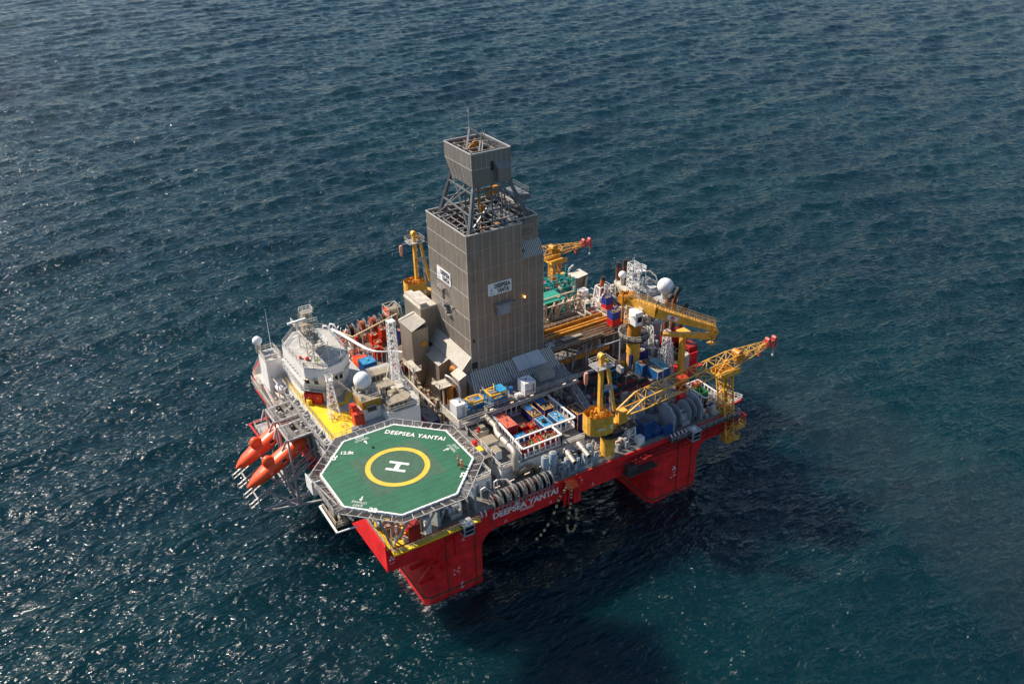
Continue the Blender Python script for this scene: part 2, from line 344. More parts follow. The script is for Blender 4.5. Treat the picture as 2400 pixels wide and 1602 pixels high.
# ------------------------------------------------------------------ hull of the rig
rig=thing('drilling_rig','huge red semi-submersible hull on square columns carrying all the deck equipment','drilling rig',(34,36,0))
def rrect(u0,v0,u1,v1,r,n=5):
    P=[]
    for cx,cy,a in ((u1-r,v0+r,-90),(u1-r,v1-r,0),(u0+r,v1-r,90),(u0+r,v0+r,180)):
        for i in range(n+1):
            t=R_(a+90*i/n); P.append((cx+r*math.cos(t),cy+r*math.sin(t)))
    return P
m=MB(); m.prism([(-3.5,0),(71.5,0),(71.5,72),(-.6,72),(-3.5,67.5)],10.7,14.98); m.prism([(71.5,55),(78.6,57),(78.6,68),(71.5,72)],11.5,14.98); 
m.prism([(71.5,16),(80,20),(80,54),(71.5,60)],11.5,14.98)
build(m,'deck_box',red,rig)
for (a0,a1,b0,b1,side) in ((2.8,14.8,0,13,1),(52,64,0,13,-1),(2.8,14.8,60,73,1),(52,64,60,73,-1)):
    m=MB(); base=rrect(a0,b0,a1,b1,1.6)
    levels=[(-8,0),(6.8,0),(8.2,.25),(9.3,.8),(10.1,1.6),(10.69,2.9)]
    rings=[]
    for z,f in levels:
        e0=a0-(f if side<0 else f*.15); e1=a1+(f if side>0 else f*.6)
        g1=b1+(f if b0<5 else 0); g0=b0-(f if b0>5 else 0)
        rings.append(([(p[0],p[1]) for p in rrect(e0,g0,e1,g1,1.6 if f<.5 else 1.2)],z))
    n=len(base)
    for pl,z in rings: m.v+=[(p[0],p[1],z) for p in pl]
    for j in range(len(rings)-1): m.f+=[(j*n+i,j*n+(i+1)%n,(j+1)*n+(i+1)%n,(j+1)*n+i) for i in range(n)]
    build(m,'column',redw,rig,40)
    m=MB(); m.prism([(p[0],p[1]) for p in rrect(a0-.02,b0-.02,a1+.02,b1+.02,1.6)],1.0,1.45); build(m,'boot_topping_band',mat('waterline stain',(.09,.05,.03),.8,0,.5,1.5,rust=.3,rustcol=(.4,.02,.015)),rig,40)
# main deck skin
m=MB(); m.prism([(-3.3,.2),(71.3,.2),(71.3,71.8),(-.4,71.8),(-3.3,67.4)],14.98,15.02); build(m,'main_deck',gry,rig)
m=MB(); m.box(14,44,15.02,37,71.5,15.06); build(m,'pipe_deck_floor',brn,rig)
m=MB(); m.prism([(71.3,16.4),(79.6,20.4),(79.6,53.6),(71.3,59.6)],14.98,15.04); build(m,'aft_deck_floor',gry,rig)
# starboard yellow walkway round the near column top, aft walkway
m=MB(); m.box(-2.6,-1.4,14.7,13.5,0,14.96); build(m,'side_walkway',yel,rig)
m=MB(); m.box(55,-1.5,14.7,72.5,0,14.9); build(m,'aft_side_walkway',dgr,rig)
m=MB()
for x in np.arange(-2,13.4,1.7): m.bar((x,-1.3,14.9),(x,0,13.5),.12)
m.rail([(-2.55,0,14.96),(-2.55,-1.35,14.96),(13.4,-1.35,14.96)],t=.07); m.rail([(-3.4,0.1,16.2),(-3.4,16,16.2)],t=.07); m.rail([(13.5,.1,15),(28.5,.1,15)]); m.rail([(36,.1,15),(54,.1,15)])
m.rail([(55,-1.5,14.9),(72.4,-1.5,14.9),(72.4,2,14.9)],t=.07); m.rail([(-3.3,17,15),(-3.3,67.4,15),(-.5,71.9,15),(71,71.9,15)])
m.rail([(71.3,60,15),(79.7,54,15),(79.7,20.2,15),(71.3,16,15)])
build(m,'deck_railing',galv,rig)
# truss under aft walkway (boom rest gangway)
m=MB()
for x0,x1 in ((46,72),):
    m.truss([(46,-.3,13.9),(46,-1.6,13.9),(46,-1.4,13.4)],[(74,-.3,14.2),(74,-1.6,14.2),(74,-.9,11.8)],14,.16,.1)
build(m,'underdeck_truss',dred,rig)
# stairs and platforms hanging at the near column
m=MB()
m.box(.2,-.9,9.9,4.6,-.02,10.05); m.rail([(.2,-.9,10.05),(4.6,-.9,10.05)],t=.07); m.bar((4.8,-.5,10),(8.3,-.5,13.2),.35,.1)
m.bar((4.8,-.9,11),(8.3,-.9,14.2),.08); m.box(4.4,-1.2,7.6,7.6,-.02,7.75); m.rail([(4.4,-1.2,7.75),(7.6,-1.2,7.75)],t=.07)
m.box(8.9,-.35,8.5,9.15,-.02,14.6); m.bar((1.6,-.6,6.6),(4.6,-.6,9.9),.3,.1); m.bar((.4,-.7,10.6),(3.3,-.7,8.2),.1)
m.box(1.6,-.9,5.9,4.6,-.1,6.05); m.rail([(1.6,-.9,6.05),(4.6,-.9,6.05)],t=.07); m.cyl((4.9,-.6,7.7),(4.9,-.6,9.3),.6,n=10)
build(m,'column_access_stair',red,rig)
# vertical pipes / fairleads on the column faces
m=MB()
for x in (7.3,12.9,58.2,61.5): m.cyl((x,-.12,-1),(x,-.12,14.6),.09,n=6)
build(m,'column_riser_pipe',rustm,rig)
m=MB()
for x in (31.2,32.0): m.box(x,-.5,9.4,x+.35,0,14.6)
m.box(33.2,-.55,9.3,34.8,0,14.6); build(m,'hose_fender',red,rig)
m=MB(); m.add([(31.4,0,14.9),(33.8,0,14.6),(33.9,-1.2,13.3),(31.3,-1.3,13.6),(32.6,-.9,14.9)],[(0,4,1),(1,4,2),(2,4,3),(3,4,0)]); build(m,'hose_saddle',org,rig)
m=MB(); m.box(-3.52,-.02,14.98,-3.3,24,16.2); build(m,'bow_bulwark',red,rig)
m=MB()
for x in np.arange(43,54,1.1): m.bar((x,-.02,12.5),(x+.4,-1.2,14.4),.1)
m.box(44.5,-2.0,11.2,51.5,-.02,11.35); m.rail([(44.5,-2,11.35),(51.5,-2,11.35)],t=.07); m.box(45,-1.2,11.35,47.4,-.1,12.8)
build(m,'side_access_platform',dgr,rig)
text('DEEPSEA YANTAI',(16.6,-.01,12.75),(1,0,0),(0,0,1),1.2,mark,'ship_name',rig,13.5,bold=.035)
text('NASSAU',(22.1,-.01,12.05),(1,0,0),(0,0,1),.5,mark,'port_of_registry',rig,2.75)
m=MB(); m.box(21.1,-.05,13.95,22.0,-.02,14.75); build(m,'name_plate',mark,rig)
def tri_mark(mb,x,z,s=.35):
    mb.box(x-.07*s*3,-.04,z+s,x+.07*s*3,-.015,z+s*1.6)
    for dx in (-.5,.5): mb.box(x+dx*s-.1*s*2,-.04,z,x+dx*s+.1*s*2,-.015,z+s*.7)
def prop_mark(mb,x,z):
    for a in (90,210,330): mb.lathe((x+.33*math.cos(R_(a)),-.03,z+.33*math.sin(R_(a))),[(.2,0),(.2,.012)],10,axis='y')
    for i in range(9):
        a=R_(-180+i*22.5); b=R_(-180+(i+1)*22.5)
        if i<8: mb.bar((x+.45*math.cos(a),-.03,z-.75+.25*math.sin(a)),(x+.45*math.cos(b),-.03,z-.75+.25*math.sin(b)),.08,.03)
m=MB()
for x in list(np.arange(1.5,71,5.8)): m.box(x,-.012,10.75,x+.035,0,14.9)
m.box(-3.4,-.012,14.55,71.4,0,14.6); m.box(-3.4,-.012,11.55,71.4,0,11.58)
for y in np.arange(3,66,6): m.box(-3.512,y,10.75,-3.5,y+.04,14.9)
for a0 in (2.8,52):
    for x in (4.6,8.6,12.6): m.box(a0+x-2.8+.4,-.012,.2,a0+x-2.8+.44,0,7)
    for z in (3.2,6.2): m.box(a0+1.7,-.012,z,a0+10.6,0,z+.03)
build(m,'weld_seam',mat('weld seam red',(.32,.010,.012),.6,0,.3,2.,rust=.2),rig)
m=MB()
for x,z in ((19.1,11.1),(28.5,11.1),(37.8,11.2),(10.6,10.9)): tri_mark(m,x,z)
for x,z in ((-2.6,13.3),(34.95,13.6),(57.4,7)): prop_mark(m,x,z)
for dx,dz in ((-.6,.5),(.5,.6),(-.6,-.6),(.5,-.5)): m.bar((9.1+dx,-.03,4.8+dz),(9.1+dx*.55,-.03,4.8+dz),.08); m.bar((9.1+dx,-.03,4.8+dz),(9.1+dx,-.03,4.8+dz*.5),.08)
m.bar((9,-.03,4.8),(9.35,-.03,4.8),.08); m.bar((9.17,-.03,4.6),(9.17,-.03,5.0),.08)
for z in (.6,1.8): m.bar((9.6,-.03,z),(10.3,-.03,z),.07)
m.bar((9.9,-.03,.6),(9.9,-.03,1.8),.07)
for dx in (-.5,.1,.5): m.box(57.2+dx,-.04,5+dx*.3,57.4+dx,-.02,5.3+dx*.3)
build(m,'hull_marking',mark,rig)
# lamps under rail: white fender pipes along the edge
m=MB()
for x in list(np.arange(56,60,.9))+[14.3,15.1]: m.tube([(x,-.1,14.2),(x,-.35,14.5),(x,-.3,15),(x,.2,15.3)],.14,6)
build(m,'vent_pipe',wht,rig)
# ------------------------------------------------------------------ helideck
HZ=30.77
hel=thing('helideck','octagonal green helideck with yellow ring and white H, outlined in white','helideck',(0,0,HZ))
def octa(a): c=a*math.tan(math.pi/8); return [(c,a),(a,c),(a,-c),(c,-a),(-c,-a),(-a,-c),(-a,c),(-c,a)][::-1]
m=MB(); m.prism(octa(10.75),HZ-.25,HZ); build(m,'deck_plate',hgrn,hel)
m=MB(); o1,o2=octa(11.0),octa(10.72)
for i in range(8):
    a,b,c,d=o1[i],o1[(i+1)%8],o2[(i+1)%8],o2[i]
    m.add([(a[0],a[1],HZ+.03),(b[0],b[1],HZ+.03),(c[0],c[1],HZ+.03),(d[0],d[1],HZ+.03),(a[0],a[1],HZ-.3),(b[0],b[1],HZ-.3),(c[0],c[1],HZ-.02),(d[0],d[1],HZ-.02)],[(0,1,2,3),(4,5,1,0),(3,2,6,7)])
build(m,'white_edge_line',mark,hel)
# plank seams in the deck plates
m=MB()
for y in np.arange(-10,10.1,1.25):
    lim=min(10.6,15.1-abs(y))
    m.box(-lim,y-.03,HZ,-6.15,y+.03,HZ+.004)
    if abs(y)>5.6: m.box(-min(lim,9.5),y-.02,HZ,lim,y+.02,HZ+.004)
    else: m.box(6.0,y-.03,HZ,lim,y+.03,HZ+.004)
build(m,'plate_seam',hline,hel)
m=MB()
for i in range(-29,30):
    x=i*.2; m.box(x-.02,-5.2,HZ+.006,x+.02,5.2,HZ+.022)
for i in range(-26,27):
    y=i*.2; m.box(-5.9,y-.02,HZ+.007,5.9,y+.02,HZ+.024)
build(m,'landing_net',netm,hel)
def ring(mb,r0,r1,z,n=72):
    for i in range(n):
        a,b=2*math.pi*i/n,2*math.pi*(i+1)/n
        mb.add([(r0*math.cos(a),r0*math.sin(a),z),(r1*math.cos(a),r1*math.sin(a),z),(r1*math.cos(b),r1*math.sin(b),z),(r0*math.cos(b),r0*math.sin(b),z)],[(0,1,2,3)])
m=MB(); ring(m,4.2,5.02,HZ+.03); build(m,'aiming_circle',ymark,hel)
m=MB(); z=HZ+.034
def hb(x0,y0,x1,y1):
    a=R_(45); f=lambda x,y:(x*math.cos(a)-y*math.sin(a),x*math.sin(a)+y*math.cos(a))
    P=[f(x0,y0),f(x1,y0),f(x1,y1),f(x0,y1)]; m.add([(p[0]-.05,p[1],z) for p in P],[(0,1,2,3)])
hb(.65,-1.6,1.17,1.6); hb(-1.17,-1.6,-.65,1.6); hb(-.65,-.38,.65,.38); build(m,'letter_h',mark,hel)
d45=(math.cos(R_(45)),math.sin(R_(45)),0); dm=(d45[0],-d45[1],0)
UPZ=HZ+.03
text('DEEPSEA YANTAI',(2.1,9.35,UPZ),dm,d45,.95,mark,'deck_name',hel,10.2,bold=.03,sp=1.15)
def exit_txt(c,xd,yd,arrow):
    c=Vector(c);X=Vector(xd);Y=Vector(yd)
    text('EXIT',c+Y*.42,X,Y,.5,mark,'exit_lettering',hel,1.5,center=True,bold=.0)
    text('UTGANG',c-Y*.30,X,Y,.5,mark,'exit_lettering',hel,2.3,center=True,bold=.0)
    mb=MB(); a=Vector(arrow[0]); d=Vector(arrow[1]).normalized(); s=Vector((-d.y,d.x,0)); z=Vector((0,0,UPZ))
    mb.add([a-d*.5-s*.1+z,a+d*.15-s*.1+z,a+d*.15+s*.1+z,a-d*.5+s*.1+z],[(0,1,2,3)]); mb.add([a+d*.15-s*.32+z,a+d*.6+z,a+d*.15+s*.32+z],[(0,1,2)])
    build(mb,'exit_arrow',mark,hel)
exit_txt((-1.8,9.95,UPZ),(1,0,0),(0,1,0),((-1.5,8.7,0),(0,1,0)))
exit_txt((9.6,-.4,UPZ),(0,-1,0),(1,0,0),((8.4,-.2,0),(1,0,0)))
exit_txt((-8.8,-5.1,UPZ),(-.707,.707,0),(-.707,-.707,0),((-7.9,-4.2,0),(-.707,-.707,0)))
text('12.8t',(-5.15,7.6,UPZ),(.86,-.51,0),(.51,.86,0),.75,mark,'load_limit_lettering',hel,2.0,center=True,bold=.03)
for c,y in (((-7.5,7.5),(.707,-.707,0)),((7.5,-7.5),(-.707,.707,0)),((-7.6,-7.6),(.707,.707,0))):
    text('22',(*c,UPZ),(y[1],-y[0],0),y,.85,mark,'size_lettering',hel,1.35,center=True,bold=.04)
# perimeter safety netting and frame
m=MB(); g=MB(); lt=MB(); oi,oo=octa(11.02),octa(12.55)
for i in range(8):
    a,b=Vector((*oi[i],HZ-.35)),Vector((*oi[(i+1)%8],HZ-.35)); c,d=Vector((*oo[i],HZ-.05)),Vector((*oo[(i+1)%8],HZ-.05))
    for k in range(26): g.bar(a.lerp(b,k/25),c.lerp(d,k/25),.035)
    for k in range(1,8): g.bar(a.lerp(c,k/8),b.lerp(d,k/8),.035)
    m.bar(c,d,.14); m.bar(a,b,.14)
    for k in range(7):
        m.bar(a.lerp(b,k/6),c.lerp(d,k/6),.13)
        m.bar(a.lerp(b,k/6)-Vector((0,0,.0)),a.lerp(b,k/6)-Vector((0,0,.7)),.12)
    for k in range(9):
        p=a.lerp(b,(k+.5)/9); lt.lathe((p.x*1.006,p.y*1.006,HZ-.06),[(.09,0),(.09,.14),(.03,.18)],6)
build(g,'safety_net_panel',mat('safety net',(.13,.115,.10),.8,.2,.3,3.),hel); build(m,'safety_net_frame',galv,hel); build(lt,'perimeter_lamp',wht,hel)
# underside structure and legs
m=MB()
for i in range(8):
    p=octa(10.6)[i]; q=octa(10.6)[(i+1)%8]
    m.bar((*p,HZ-.8),(*q,HZ-.8),.35,.7); m.bar((*p,HZ-.9),(0,0,HZ-.9),.3,.6)
for x in np.arange(-8,9,2.67): m.bar((x,-10.5,HZ-.6),(x,10.5,HZ-.6),.2,.6)
for (x,y,bx,by) in ((-7,-6,-2,.7),(-1,-9,-1.6,.9),(-7,4,-2.5,7),(4,-8,4,1.),(8,-5,7.5,2.),(8,6,8,9),(0,8,0,13),(-6,8,-2.5,13)):
    m.bar((x,y,HZ-1),(bx,by,15.1),.3)
    m.bar((x*.4,y*.4,HZ-1),(bx,by,15.1),.18)
m.bar((-2,.7,23),(-8,-5,HZ-1),.3); m.bar((-2,.7,23),(4,-7,HZ-1),.3); m.bar((-2,.7,22),(-9,2,HZ-1),.3)
build(m,'support_truss',lgr,hel)
# access platform with white screen on the seaward side
m=MB(); m.box(-12.7,-5.2,HZ-.5,-11.3,5.6,HZ-.38); m.box(-12.7,4.2,HZ-.5,-11.3,6.2,HZ-.3); build(m,'access_platform',gry,hel)
m=MB()
for i in range(4):
    m.box(-12.85,3.3+i*.7,HZ-2.3-.0,-12.72,3.9+i*.7,HZ+.15)
m.box(-12.7,3.2,HZ-2.3,-11.4,3.32,HZ+.1); build(m,'white_screen',wht,hel)
m=MB(); m.rail([(-12.65,-5.2,HZ-.38),(-12.65,3.2,HZ-.38)],t=.07); m.rail([(-12.65,-5.2,HZ-.38),(-11.2,-5.2,HZ-.38)],t=.07)
m.bar((-12.7,3.2,HZ+.4),(-10.6,-7.2,HZ-.9),.22); build(m,'platform_railing',galv,hel)
m=MB(); z=26.6
m.bar((-12.3,2.6,z),(-12.4,-4.6,z),.28); m.bar((-12.4,-4.6,z),(-9.3,-4.8,z),.2); m.bar((-12.3,2.6,z),(-8,2.8,z),.2); build(m,'outrigger_frame',wht,hel)
m=MB(); m.box(-12.0,-3.4,z-.3,-6.5,2.0,z-.15); build(m,'lower_platform',dgr,hel)
m=MB(); m.rail([(-12,2,z-.15),(-12,-3.4,z-.15),(-6.5,-3.4,z-.15)],t=.08)
for i in range(11):
    x=-11.6+i*.5; m.box(x,-3.2+rng.uniform(0,3),z-.1,x+.35,-2.6+rng.uniform(0,3.5),z+rng.uniform(.2,.9))
for i in range(8): m.bar((-11.8+i*.6,1.8,z-.1),(-11.6+i*.6,-3.2,z+.3),.09)
build(m,'platform_equipment',bei,hel)
# access stair boxes on the deck side of the helideck
m=MB(); m.prism([(11.1,3.6),(12.6,4.9),(13.9,3.5),(13.6,2.0),(12.7,1.3),(11.2,2.4)],HZ-.55,HZ-.42); build(m,'entrance_platform',gry,hel)
m=MB(); m.rail([(12.6,4.9,HZ-.42),(13.9,3.5,HZ-.42),(13.6,2.0,HZ-.42),(12.7,1.3,HZ-.42)],t=.09); build(m,'entrance_railing',galv,hel)

# ------------------------------------------------------------------ people
def person(label,loc,rz,body,hat,arm,group=None,hgt=1.72):
    t=thing('person',label,'person',(0,0,0),group)
    k=hgt/1.75
    J=[((0,0,.93),.13),((0,0,1.12),.125),((0,0,1.36),.15),((0,0,1.50),.062),((0,.01,1.60),.088),((0,.02,1.72),.075),
       ((.10,0,.88),.095),((.12,.03,.48),.065),((.13,-.02,.10),.05),((.13,.14,.03),.04),
       ((-.10,0,.88),.095),((-.12,-.05,.48),.065),((-.13,-.08,.10),.05),((-.13,.08,.03),.04),
       ((.20,0,1.42),.06),((.27,.02 if not arm else .12,1.14),.045),((.27,.12 if not arm else .34,.90 if not arm else 1.2),.034),((.27,.15 if not arm else .42,.82 if not arm else 1.22),.028),
       ((-.20,0,1.42),.06),((-.28,.0,1.14),.045),((-.27,.09,.90),.034),((-.27,.12,.82),.028)]
    E=[(0,1),(1,2),(2,3),(3,4),(4,5),(0,6),(6,7),(7,8),(8,9),(0,10),(10,11),(11,12),(12,13),(2,14),(14,15),(15,16),(16,17),(2,18),(18,19),(19,20),(20,21)]
    for hand,sx in ((17,1),(21,-1)):
        hx,hy,hz=J[hand][0]
        for f,(dx,dl) in enumerate(((-.035,.055),(-.015,.07),(.008,.065),(.028,.05))):
            J.append(((hx+dx*.9,hy+.03,hz-dl),.009)); E.append((hand,len(J)-1))
        J.append(((hx-sx*.05,hy+.05,hz-.02),.01)); E.append((hand,len(J)-1))
    me=bpy.data.meshes.new('body'); me.from_pydata([tuple(c*k for c in j[0]) for j in J],E,[])
    bm=bmesh.new(); bm.from_mesh(me); sk=bm.verts.layers.skin.verify(); bm.verts.ensure_lookup_table()
    for i,j in enumerate(J): bm.verts[i][sk].radius=(j[1]*k,j[1]*k)
    bm.verts[0][sk].use_root=True; bm.to_mesh(me); bm.free()
    o=bpy.data.objects.new('body',me); COL.objects.link(o); o.parent=t; me.materials.append(body)
    o.modifiers.new('Skin','SKIN'); sm=o.modifiers.new('Sub','SUBSURF'); sm.levels=1; sm.render_levels=1
    m=MB(); m.sphere((0,.02*k,1.68*k),.125*k,12,-.05,.9); m.box(-.1*k,.1*k,1.67*k,.1*k,.19*k,1.69*k); build(m,'helmet',hat,t,40)
    m=MB(); m.sphere((0,.045*k,1.60*k),.088*k,10,-.9); m.box(-.012,.125*k,1.58*k,.012,.15*k,1.62*k); build(m,'face',skin,t,60)
    m=MB(); m.box(-.05,.122*k,1.615*k,-.02,.132*k,1.63*k); m.box(.02,.122*k,1.615*k,.05,.132*k,1.63*k); m.box(-.03,.12*k,1.545*k,.03,.13*k,1.555*k); build(m,'eyes_and_mouth',blk,t)
    m=MB()
    for z in (.6,1.2): m.lathe((0,0,z*k),[(.17*k,0),(.175*k,.03),(.17*k,.06)],10) if z>1 else None
    build(m,'reflective_band',mark,t)
    for h in (0,1):
        s=-1 if h else 1; y=.06 if not h else 0.
        mb=MB(); mb.box(s*.13*k-.05,-.1+ (0 if not h else -.06),0,s*.13*k+.05,.2+(0 if not h else -.06),.1); build(mb,'boot',blk,t)
    t.location=loc; t.rotation_euler=(0,0,rz); return t
person('person in orange coverall and white helmet, nearer the helideck edge',(8.05,-5.95,HZ+.004),R_(-40),cov,wht,False)
person('person in faded coverall standing half behind the orange one',(8.1,-4.75,HZ+.004),R_(-130),mat('tan coverall',(.55,.22,.08),.7),org,True)
person('person in yellow jacket on the bridge roof by the railing',(1.6,37.6,30.06),R_(40),hiv,wht,True)
m=MB(); m.box(-1.35,6.55,HZ+.01,-.95,6.9,HZ+.12); m.cyl((-1.1,6.7,HZ),(-1.1,6.7,HZ+.25),.1,n=8); single(m,'foot_lamp',blk,'small dark fitting on the green helideck near the left rim','deck lamp')

# ------------------------------------------------------------------ accommodation block
acc=thing('accommodation_block','white accommodation block under the yellow deck, between helideck and bridge','building',(6,40,15))
m=MB(); m.box(-1.9,24.5,15.05,8.9,56.5,21.95); m.box(8.9,26.5,15.05,12.2,56.5,21.95); build(m,'wall',wht,acc)
m=MB(); m.box(-1.9,24.5,21.95,8.9,56.5,22.0); m.box(8.9,26.5,21.95,12.2,56.5,22.0); build(m,'roof_deck',mat('pale roof deck',(.40,.39,.37),.6,0,.15,.6,rust=.1),acc)
m=MB(); z0,z1=22.004,22.03
m.add([(-1.9,24.5,z1),(1.8,24.5,z1),(4.4,29,z1),(4.9,31.2,z1),(2.7,32.4,z1),(1.5,35.9,z1),(-1.2,38.6,z1),(-1.3,57,z1),(-1.9,57,z1)],[tuple(range(9))])
m.add([(1.6,34.6,z1),(5.3,34.2,z1),(7.6,37.0,z1),(7.3,38.6,z1),(6.7,38.4,z1),(5.0,35.3,z1),(1.5,35.7,z1)],[tuple(range(7))])
build(m,'yellow_walkway_paint',yel,acc)
m=MB(); m.rail([(-1.85,56,22),(-1.85,24.6,22),(4,24.6,22)],t=.07)
for y in np.arange(26,56,2.6): m.bar((-1.9,y,22),(-3.1,y,21.2),.12)
m.box(2.2,24.6,22,3.4,25.4,22.7); m.tube([(1.0,25.0,22),(1.2,25.2,22.9),(3.0,25.1,22.9),(3.3,25,22.1)],.08,6)
build(m,'roof_railing',galv,acc)
m=MB()
for (x,y,a,b) in ((.3,29.9,.9,1.3),(1.2,27.3,1.,.6)):
    for q in ((x,y,x+a,y),(x+a,y,x+a,y+b),(x+a,y+b,x,y+b),(x,y+b,x,y)): m.bar((q[0],q[1],22.4),(q[2],q[3],22.4),.07); m.bar((q[0],q[1],22.0),(q[0],q[1],22.4),.07)
build(m,'hatch_rail',galv,acc)
m=MB(); m.box(-1.3,37.6,22.05,-.5,38.8,23); m.box(-1.2,41,22.05,-.7,41.6,22.8)
build(m,'yellow_locker',yel,acc)
m=MB(); m.box(3.6,27.0,22.05,3.75,27.1,23.9)
for y in (30,43,46,50): m.box(-2.0,y,17.5,-1.9,y+.7,18.4)
build(m,'porthole',glass,acc)
# bridge (wheelhouse)
br=thing('wheelhouse','white octagonal wheelhouse with a railed grey roof and antenna tower','wheelhouse',(3.4,44,22))
P0=[(-1.0,39.6),(1.7,37.2),(5.3,37.6),(7.0,39.2),(7.6,49),(6.3,52),(1.8,52.8),(-1.2,49.5)]
ctr=(3.3,44.8)
def scl(P,f): return [(ctr[0]+(x-ctr[0])*f,ctr[1]+(y-ctr[1])*f) for x,y in P]
PR=[(-1.1,37.9),(1.8,35.3),(5.7,36.3),(8.2,38.8),(8.4,49.6),(7.3,51.2),(2.2,52.7),(-1.5,48.6)]
PB=[(-1.25,39.2),(1.7,36.6),(5.9,36.9),(7.9,39.2),(8.2,49.6),(7.1,51.4),(2.1,52.9),(-1.45,49)]
m=MB(); m.prism(P0,22.03,24.9,); build(m,'lower_wall',wht,br)
m=MB(); m.prism(PB,25.0,28.2,PR); m.prism(PR,28.2,29.9); build(m,'wall',wht,br)
m=MB(); m.prism(PR,29.9,30.05); build(m,'roof',rdg,br)
m=MB(); m.rail([(x,y,30.05) for x,y in scl(PR,.975)],closed=True,t=.08); m.rail([(x,y,25.0) for x,y in [(-1.75,49.5),(-1.75,39),(1.7,35.6),(6.2,36.0),(8.6,38.8)]],t=.08); build(m,'roof_railing',galv,br)
m=MB(); m.prism([(x,y) for x,y in [(-1.8,50),(-1.8,39),(1.6,35.5),(6.3,35.9),(8.7,38.8),(8.7,50)]],24.85,24.98); build(m,'balcony',lgr,br)
def wallpt(a,b,f,z,o): 
    a=Vector(a);b=Vector(b); p=a.lerp(b,f); d=(b-a).normalized(); nrm=Vector((d.y,-d.x)); return Vector((p.x+nrm.x*o,p.y+nrm.y*o,z)),d,nrm
def winpanel(parent,a,b,f,z0,z1,hw,slope):
    p,d,nr=wallpt(a,b,f,0,0)
    fr=MB(); q=[]
    for (s,z) in ((-1,z0),(1,z0),(1,z1),(-1,z1)):
        off=.03+slope*(z-25.0)
        q.append((p.x+d.x*hw*s+nr.x*off,p.y+d.y*hw*s+nr.y*off,z))
    fr.add(q,[(0,1,2,3)]); w=build(fr,'window',glass,parent)
    s=MB(); 
    for i in range(4): s.bar(q[i],q[(i+1)%4],.1)
    build(s,'window_frame',wht,w)
    h=MB(); t0=Vector(q[3])+Vector((0,0,.1)); t1=Vector(q[2])+Vector((0,0,.1)); o=Vector((nr.x,nr.y,0))*.45
    h.add([t0,t1,t1+o-Vector((0,0,.1)),t0+o-Vector((0,0,.1)),t0+Vector((0,0,.06)),t1+Vector((0,0,.06)),t1+o,t0+o],[(0,1,2,3),(4,5,6,7),(2,3,7,6),(0,4,7,3),(1,5,6,2)]); build(h,'sun_visor',offw,w)
for f in (.3,.75): winpanel(br,PB[0],PB[1],f,26.4,27.7,.5,.3)
for f in (.14,.38,.62,.86): winpanel(br,PB[1],PB[2],f,26.3,27.75,.4,.22)
for f in (.3,.72): winpanel(br,PB[2],PB[3],f,26.2,27.85,.6,.1)
m=MB()
for i in range(14): 
    y=40+i*.66; m.cyl((-1.32,y,27.3+(i%2)*.25),(-1.55,y,27.3+(i%2)*.25),.07,n=6)
build(m,'wall_vent',dgr,br)
m=MB(); m.box(-1.15,37.9,22.05,-.35,38.0,22.1); 
for k,(x,y) in enumerate(((-.75,38.55),(.05,37.65))):
    pass
build(m,'door_sill',lgr,br)
for k,(x0,y0,x1,y1,lab) in enumerate(((-1.0,39.4,.3,38.2,'a'),(.35,38.15,1.6,37.05,'b'),(2.2,37.0,3.0,37.1,'c'))):
    mm=MB(); d=Vector((x1-x0,y1-y0,0)).normalized(); nn=Vector((d.y,-d.x,0))*.75
    a=Vector((x0,y0,22.06));b=Vector((x1,y1,22.06))
    mm.prism([(a+nn).to_2d(),(b+nn).to_2d(),(b-nn*.1).to_2d(),(a-nn*.1).to_2d()],22.06,24.2)
    t=single(mm,'equipment_cabinet',mat('fire cabinet red',(.50,.01,.012),.4,0,.1),('left red cabinet of the pair under the bridge balcony','middle red cabinet under the bridge balcony, right one of the pair','narrow red cabinet beyond a white post under the balcony')[k],'cabinet','red cabinets under the bridge balcony')
    t2=MB(); c=(a+b)/2+nn*1.02; t2.box(c.x-.1,c.y-.1,23.3,c.x+.1,c.y+.1,23.5); build(t2,'label_plate',mark,t)
# mast platform on the bridge roof
at_=thing('antenna_tower','tangled white antenna tower with radar bar on the wheelhouse roof','antenna tower',(3,43,30))
m=MB(); m.box(1.2,38.0,32.9,4.1,46.3,33.0); m.box(.1,43.2,35.6,4.4,45.6,35.7); m.box(2.0,44.4,37.3,4.2,46.0,37.4); build(m,'platform',beid,at_)
m=MB(); m.rail([(1.2,46.3,33),(1.2,38,33),(4.1,38,33),(4.1,46,33)],t=.07); m.rail([(.1,45.6,35.7),(.1,43.2,35.7),(4.4,43.2,35.7)],t=.07); m.rail([(2,44.4,37.4),(4.2,44.4,37.4),(4.2,46,37.4),(2,46,37.4)],h=.9,t=.07,sp=.7); build(m,'railing',wht,at_)
m=MB()
for x,y in ((1.3,38.1),(4,38.1),(4,42),(1.3,42),(1.3,46),(4,46)): m.bar((x,y,30.05),(x,y,32.9),.15)
for a,b in (((1.3,38.1,30.05),(4,38.1,32.8)),((4,38.1,30.05),(4,42,32.8)),((1.3,38.1,32.8),(1.3,42,30.05)),((4,42,30.05),(1.3,42,32.9)),((1.3,42,30),(1.3,46,32.8)),((4.0,38.1,32.8),(6.4,37.6,30.05)),((1.3,38.1,32.8),(.6,38.9,30.05))): m.bar(a,b,.1)
m.truss([(1.9,44.4,33),(3.9,44.4,33),(3.9,46.1,33),(1.9,46.1,33)],[(2.2,44.7,37.4),(3.9,44.7,37.4),(3.9,45.9,37.4),(2.2,45.9,37.4)],6,.13,.08)
m.bar((3,45.3,33),(3,45.3,37),.3); m.bar((.4,43.3,35.6),(2,44.5,33),.12)
build(m,'lattice_frame',offw,at_)
